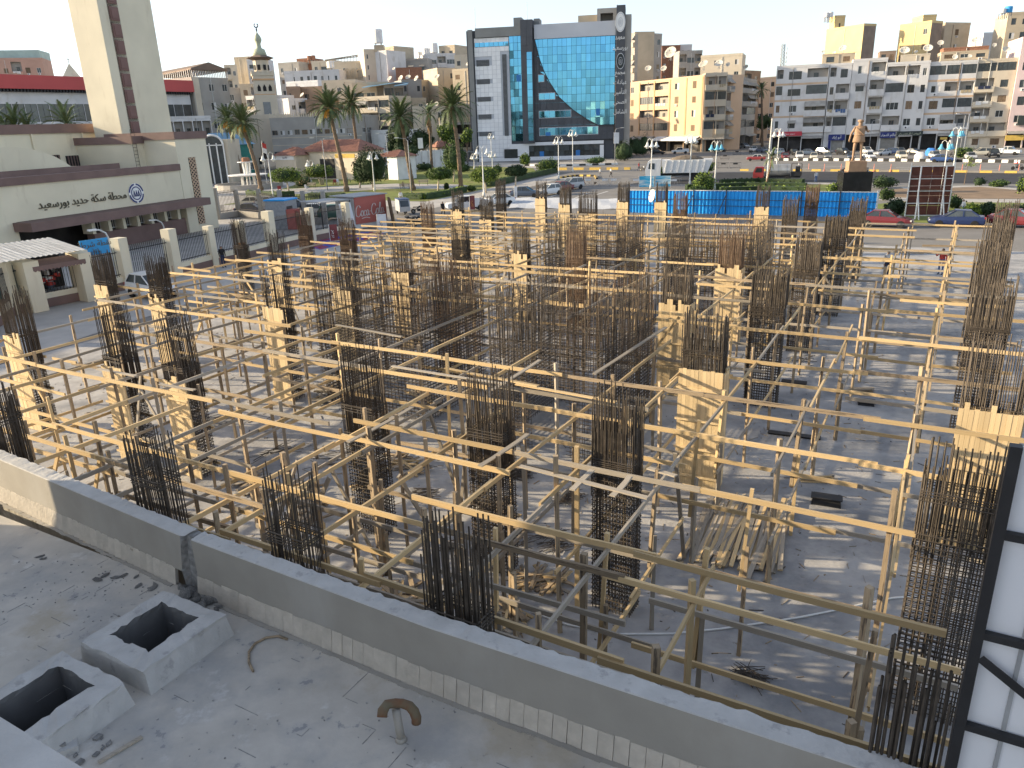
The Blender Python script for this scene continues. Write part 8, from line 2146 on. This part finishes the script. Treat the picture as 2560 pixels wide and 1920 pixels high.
q = MB(); q.path([(-.17 * k, .17 * k, 1.42 * k), (-.18 * k, 0, 1.25 * k), (-.17 * k, -.16 * k, 1.10 * k)], .022 * k, 5); q.build('shoulder_strap', 'statue tan', s)
q = MB(); q.lathe([(.10 * k, 1.635 * k), (.125 * k, 1.65 * k), (.13 * k, 1.70 * k), (.11 * k, 1.735 * k), (.01, 1.74 * k)], (.01 * k, 0, 0), 12); q.build('cap', 'statue tan', s, True)
# rust brown board on poles, seen from behind
b0, b1 = at(2262, 545), at(2352, 545); c = (b0 + b1) / 2; d = b1 - b0
t = thing('back_of_billboard', 'rust brown sheet metal back of a billboard on white poles', 'billboard', b0, math.atan2(d.y, d.x)); w_ = d.length * 1.18; hh = hz(c, 412) * .98
for i in range(4):
    for j in range(5): q = MB(); q.box(w_ * i / 4 + .015, w_ * (i + 1) / 4 - .015, .1, .13, .25 + hh * .95 * j / 5 + .015, .25 + hh * .95 * (j + 1) / 5 - .015); q.build('sheet', 'rust board', t)
for j in range(5): q = MB(); q.box(-.05, w_ + .05, .02, .09, .22 + hh * .235 * j, .29 + hh * .235 * j); q.build('batten', 'pole white', t)
for x in (0, w_): q = MB(); q.box(x - .06, x + .02, -.03, .15, 0, hh + .3); q.build('side_post', 'pole white', t)
for x in (w_ * .22, w_ * .80): q = MB(); q.tube((x, -.1, hh), (x - .1, -.9, 0), .07, 6); q.tube((x, -.05, hh * .55), (x + .12, -1.4, 0), .06, 6); q.build('raking_pole', 'kerb white', t)
q = MB(); q.tube((w_ * .22, -.3, hh * .55), (w_ * .85, -.3, hh * .55), .035, 5); q.build('tie_bar', 'rusty pipe', t)
# hoarding of blue profiled sheet
HB = [(1567, 531), (1640, 532.5), (1732, 534), (1813, 536), (1905, 538), (2000, 540), (2095, 542.5), (2188, 545)]
hb = [at(*p) for p in HB]; zt = 2.55
hd = thing('site_hoarding', 'long blue profiled sheet hoarding along the rear of the site', 'hoarding', hb[0])
for i in range(7):
    a_, b_ = hb[i] - hb[0], hb[i + 1] - hb[0]; d = b_ - a_; u = d.normalized(); n = Vector((-u.y, u.x, 0)); L_ = d.length; q = MB(); k = int(L_ / .36); vs = []
    for j in range(k * 4 + 1):
        f = j / (k * 4); e = (0, .09, .09, 0)[j % 4]; pnt = a_ + d * f + n * e; vs += [pnt, pnt + Z * (zt - .1)]
    q.add(vs, [(2 * j, 2 * j + 2, 2 * j + 3, 2 * j + 1) for j in range(k * 4)]); q.build('blue_sheet', 'hoarding blue', hd)
    for zz in (.9, 1.55): q = MB(); q.bar(a_ - n * .06 + Z * zz, b_ - n * .06 + Z * zz, .05, .05); q.build('rail', 'dark metal' if zz > 1 else 'paint slate', hd)
    q = MB(); q.bar(a_ + n * .02 + Z * (zt - .06), b_ + n * .02 + Z * (zt - .06), .1, .08); q.build('top_rail', 'pole white', hd)
    q = MB(); q.bar(a_ - n * .1, a_ - n * .1 + Z * zt, .09, .09); q.build('post', 'dark metal', hd)
    if i in (2, 3, 5): q = MB(); q.tube(a_ - n * .1 + Z * 2.1, a_ - n * 1.4 - u * .6, .05, 5); q.build('brace', 'dark metal', hd)
q = MB(); q.bar(hb[7] - hb[0], hb[7] - hb[0] + Z * (zt + .1), .14, .14); q.build('post', 'pole white', hd)
satellite(atY(1634, 490, 60), .95, 'tan dish standing before the left end of the blue hoarding', -1.3, .2)
q = MB(); A_ = [at(1272, 520), at(1290, 503), at(1562, 507), at(1572, 523)]; z4 = [.05, 1.1, 1.2, .05]; n = 14
for i in range(n):
    for j in range(4):
        def P_(a_, b_): return (A_[0].lerp(A_[3], a_)).lerp(A_[1].lerp(A_[2], a_), b_) + Z * (.5 * b_ ** .6 + .06 * math.sin(a_ * 23 + b_ * 5))
        q.quad(P_(i / n, j / 4), P_((i + 1) / n, j / 4), P_((i + 1) / n, (j + 1) / 4), P_(i / n, (j + 1) / 4))
tag(q.build('white_tarpaulin', 'cloth pale', None, True), 'wide white tarpaulin stretched behind the rear of the site', 'tarpaulin')
# drinks kiosk with its big red board
c0 = at(893, 573); r1 = at(969, 561); l1 = at(862, 572); d = r1 - c0; rz_ = math.atan2(d.y, d.x); Hk = hz(c0, 494)
t = thing('drinks_kiosk', 'corner kiosk with a faded red drinks board and a grey sheet roof', 'kiosk', c0, rz_); w_ = d.length
q = MB(); q.box(0, w_, .1, 3.2, 0, Hk - .1); q.build('wall', 'wall white', t)
q = MB(); q.box(-.02, w_, -.02, .09, .5, Hk); q.build('red_board', 'cola red', t)
q = MB(); q.box(-.3, w_ + .2, -.15, 3.8, Hk + .01, Hk + .1); q.box(-4.2, -.31, .2, 3.6, Hk - .2, Hk - .1); q.build('sheet_roof', 'grey metal', t)
q = MB(); q.ob((-1.9, -.4, .3), (1.7, .25, 0), (0, .06, 0), (-.5, 0, Hk - .7)); q.build('white_panel', 'sheet white', t)
q = MB()
for x in (-4.1, -.4): q.tube((x, .3, 0), (x, .3, Hk - .2), .05, 5)
q.build('post', 'iron black', t)
SCRIPT = {  # flowing brush letters drawn as strokes, x to the right, one unit per cap height
 'C': [[(.78, .80), (.66, .98), (.40, 1.0), (.14, .78), (.02, .42), (.10, .10), (.36, 0), (.62, .10), (.78, .30)]], 'o': [[(.30, .52), (.12, .48), (.03, .24), (.12, .02), (.30, .04), (.40, .26), (.30, .52), (.46, .46)]], 'c': [[(.40, .40), (.30, .52), (.10, .42), (.03, .18), (.14, .0), (.32, .06), (.46, .2)]],
 'a': [[(.38, .46), (.24, .53), (.08, .40), (.03, .14), (.14, .0), (.30, .12), (.40, .46), (.38, .12), (.46, .02), (.56, .12)]], 'l': [[(.06, .2), (.30, .75), (.34, 1.0), (.22, .98), (.12, .5), (.14, .06), (.26, .0), (.38, .14)]], '-': [[(.05, .34), (.28, .40)]]}
q = MB(); x = 0.0; wd = dict(C=.80, o=.46, c=.44, a=.54, l=.36); wd['-'] = .32; tot = sum(wd[ch] for ch in 'Coca-Cola'); sc = w_ * .92 / tot
for ch in 'Coca-Cola':
    for st_ in SCRIPT[ch]:
        pts = [Vector(((x + u) * sc, -.045, Hk * .50 + (v - .35) * sc * 1.35 + (x + u) * .02)) for u, v in st_]
        dense = []
        for i in range(len(pts) - 1):
            p0, p1, p2, p3 = pts[max(0, i - 1)], pts[i], pts[i + 1], pts[min(len(pts) - 1, i + 2)]
            for k_ in range(4):
                f = k_ / 4; dense.append(p1 * 1 + (p2 - p0) * .5 * f + (p0 * 2 - p1 * 5 + p2 * 4 - p3) * .5 * f * f + (p1 * 3 - p0 - p2 * 3 + p3) * .5 * f ** 3)
        dense.append(pts[-1])
        for i in range(len(dense) - 1):
            dd = dense[i + 1] - dense[i]; wdt = (.055 if abs(dd.z) < abs(dd.x) else .12) * sc
            q.bar(dense[i] - dd * .15, dense[i + 1] + dd * .15, .02, wdt, 0, Vector((0, 1, 0)).cross(dd.normalized()))
    x += wd[ch]
q.path([(sc * .9, -.045, Hk * .50 - sc * .72), (sc * 1.6, -.045, Hk * .50 - sc * .62), (sc * 2.2, -.045, Hk * .5 - sc * .76)], .05 * sc, 5)
q.build('lettering', 'cola white', t); 
p = at(985, 563); t = thing('reed_screen', 'brown reed screen leaning beside the red drinks board', 'screen', p, rz_ + .9); q = MB(); rr = random.Random(8)
for k in range(34): x = -1.4 + k * .085; q.tube((x, rr.uniform(-.1, .1), 0), (x + rr.uniform(-.1, .1), .3 + rr.uniform(-.1, .1), Hk - rr.uniform(.3, .9)), .045, 4)
q.build('reeds', 'bark', t)
q = MB(); q.ob((-1.2, -.12, 0), (2.2, 0, 0), (0, .05, 0), (0, .1, 1.3)); q.build('yellow_sheet', 'kerb yellow', t)
def banner(px, py, ty, wpx, mat, lab, s_, tm, rot=0.0, rows_=1):
    p = at(px, py); m = mpp(px, py); h = hz(p, ty); t = thing('feather_banner', lab, 'banner', p, facing_cam(p, math.pi / 2), 'upright banners by the fence'); w = wpx * m
    q = MB(); q.tube((-w / 2 - .03, 0, 0), (-w / 2 - .03, 0, h), .03, 5); q.build('pole', 'pole white', t); q = MB(); n = 8
    for k in range(n): q.ob((-w / 2, .05 * math.sin(k), .3 + (h - .35) * k / n), (w, .02, 0), (0, .02, 0), (0, .05 * (math.sin(k + 1) - math.sin(k)), (h - .35) / n))
    q.build('cloth', mat, t); text_obj('lettering', s_, tm, t, (0, -.09, h * .5), (math.pi / 2, R(90), 0), w * .62, .005)
banner(610, 662, 605, 20, 'orange banner', 'orange upright banner with dark brush writing by the fence', arabic('تجربة'), 'sign dark'); banner(837, 608, 560, 18, 'maroon banner', 'maroon and white upright banner by the fence', arabic('برجر'), 'white paint'); banner(958, 590, 534, 22, 'plastic white', 'white upright banner before the red drinks board', arabic('بحر'), 'cloth grey'); banner(1182, 530, 488, 12, 'maroon banner', 'dark maroon banner standing at the white pickup', arabic('كافيه'), 'orange banner'); banner(1290, 502, 465, 7, 'plastic white', 'slim white feather flag beside the dark blue sedan', arabic('شاطئ'), 'cloth blue')
flat('ground_mats', [(775, 618), (800, 600), (905, 580), (960, 580), (955, 592), (880, 606), (800, 624)], 'mat pattern', -.006)
# sea posters, barriers, stump, flag
p = at(1637, 470); m = mpp(1637, 470); h = hz(p, 440); t = thing('poster_stand', 'stand with two sea wave posters on the road island', 'poster stand', p, facing_cam(p, math.pi / 2))
for k in range(2): q = MB(); q.box((-37 + k * 38) * m, (-2 + k * 38) * m, -.06, .06, .2, h); q.build('poster', 'sea poster', t); q = MB(); q.box((-37.6 + k * 38) * m, (-37 + k * 38) * m, -.1, .1, 0, h + .05); q.box((-2 + k * 38) * m, (-1.4 + k * 38) * m, -.1, .1, 0, h + .05); q.build('poster_frame', 'white frame', t)
def barrier(px, py, lab, mat='grey metal'):
    p = at(px, py); t = thing('crowd_barrier', lab, 'barrier', p, facing_cam(p, math.pi / 2 + rnd(-.2, .2)), 'crowd barriers on the road'); q = MB()
    q.path([(-1.1, 0, .2), (-1.1, 0, 1.15), (1.1, 0, 1.15), (1.1, 0, .2), (-1.1, 0, .2)], .035, 5)
    for k in range(1, 9): q.tube((-1.1 + 2.2 * k / 9, 0, .2), (-1.1 + 2.2 * k / 9, 0, 1.15), .018, 4)
    for s_ in (-.9, .9): q.bar((s_, -.3, .03), (s_, .3, .03), .06, .04); q.bar((s_, 0, .03), (s_, 0, .2), .05, .05)
    q.build('barrier_frame', mat, t); q = MB(); q.box(-.45, .45, -.03, .03, .78, 1.08); q.build('sign_plate', 'plastic white' if mat == 'grey metal' else 'iron black', t)
for i, (px, py) in enumerate([(1470, 464), (1512, 464), (1534, 464), (1590, 465), (1684, 466), (1782, 420), (1808, 421), (1838, 421), (1790, 392), (1842, 388), (1812, 399)]):
    barrier(px, py, ['barrier right of the tree stump', 'first barrier of the pair on the open road', 'second barrier of the pair on the open road', 'barrier left of the sea posters', 'barrier right of the sea posters', 'first barrier behind the dump truck', 'second barrier behind the dump truck', 'third barrier behind the dump truck', 'low barrier before the corner block', 'barrier across the side street mouth', 'barrier before the old red sedan'][i] + (', plain metal' if i < 5 else ', black sign plate'), 'grey metal' if i < 5 else 'dark metal')
p = at(1440, 465); t = thing('tree_stump', 'heap of brown palm stumps and roots on the traffic island', 'stump', p); rr = random.Random(6)
for k in range(26): q = MB(); a_ = rr.uniform(0, 6.28); r_ = rr.uniform(0, 2.4); q.tube((r_ * math.cos(a_) * 1.4, r_ * math.sin(a_) * .6, rr.uniform(0, .5)), (r_ * math.cos(a_) * 1.4 + rr.uniform(-.5, .5), r_ * math.sin(a_) * .6, rr.uniform(.6, 2.0) * (1.1 - r_ / 3)), rr.uniform(.12, .3), 6, r2=.1); q.build('root', 'bark', t)
p = at(669, 470); h = hz(p, 352); t = thing('flag', 'red white and black flag on a pole before the park cafe', 'flag', p); q = MB(); q.tube((0, 0, 0), (0, 0, h), .05, 6); q.build('flag_pole', 'pole white', t)
for k, m_ in enumerate(('cloth black', 'cloth white', 'cloth red')): q = MB(); q.ob((.06, 0, h - 3.0 + k * .9), (.7, .1, -.3), (0, .02, 0), (0, 0, .88)); q.build('stripe', m_, t)
# shop signs on the far row
def fsign(px0, px1, y0, y1, mat, lab, s_='', tm='white paint', off=1.2, size=.6):
    a_, b_ = fpt(px0) + fnn * off, fpt(px1) + fnn * off; d = b_ - a_; z1, z0 = hz((a_ + b_) / 2, y0), hz((a_ + b_) / 2, y1)
    t = thing('shop_sign', lab, 'sign', (a_.x, a_.y, z0), math.atan2(d.y, d.x)); q = MB(); q.box(0, d.length, 0, .25, 0, z1 - z0); q.build('sign_board', mat, t)
    if s_: text_obj('lettering', s_, tm, t, (d.length / 2, -.02, (z1 - z0) / 2), (math.pi / 2, 0, 0), (z1 - z0) * size, .01)
fsign(1940, 2001, 329, 340, 'sign red', 'red shop sign with white writing at the left end of the row', arabic('سوبر ستار')); fsign(2067, 2108, 336, 351, 'sign navy', 'navy phone shop sign with white writing', arabic('أبو إياد')); fsign(2195, 2232, 330, 345, 'sign navy', 'navy sign with pale writing over the roller shutter', arabic('عالم التجارة')); fsign(2236, 2300, 328, 340, 'sign dark', 'dark green sign with ornate pale writing', arabic('الروضة الخضراء'), 'minaret green'); fsign(2345, 2362, 343, 349, 'kerb yellow', 'small yellow sign under the long loggia')
fsign(2530, 2600, 288, 312, 'sign dark', 'black sign with white writing at the right picture edge', arabic('طالب'), 'white paint'); fsign(2506, 2552, 338, 351, 'kerb yellow', 'dull yellow shop sign under the rose pink flats')
fsign(1932, 1998, 352, 372, 'dark room', 'dark stall front with goods under the red shop sign', '', off=.5); fsign(2068, 2074, 352, 374, 'sign navy', 'navy side panel of the phone shop front', '', off=1.0)
a_, b_ = OL.lerp(OR_, .02), OR_; 
for f0, f1, m_, lab in ((.1, .42, 'awning grey', 'striped grey awning over the left shops of the orange building'), (.45, .98, 'plastic white', 'pale blue shop canopy at the right of the orange building')):
    p0, p1 = OL.lerp(OR_, f0), OL.lerp(OR_, f1); d = p1 - p0; z_ = hz(p0, 342); t = thing('shop_awning', lab, 'awning', (p0.x, p0.y, z_), math.atan2(d.y, d.x)); q = MB(); n = 16
    for k in range(n): q.ob((d.length * k / n, -2.2, -.9 + .04 * (k % 2)), (d.length / n, 0, 0), (0, 2.1, .9), (0, 0, .06))
    q.build('canopy', m_, t); q = MB(); q.box(0, d.length, -2.25, -2.2, -1.2, -.85); q.build('valance', m_, t)
# houses across the street behind the viewpoint: they only show as reflections in the glass front
for i, (x, y, w, dd, h, m_) in enumerate([(18, -95, 10, 12, 30, 'wall cream'), (30, -100, 12, 12, 46, 'wall yellow'), (46, -92, 14, 12, 26, 'wall grey'), (62, -98, 9, 12, 62, 'wall cream'), (-6, -90, 20, 12, 20, 'wall brown')]):
    building('town_house', ['cream', 'tall yellow', 'grey', 'slim cream', 'broad brown'][i] + ' house behind the viewpoint, mirrored in the office glass', (x + w, y, 0), (x, y, 0), dd, h, [(3, 'wdw')] * 8, [1, 1, 1], m_, seed=200 + i)
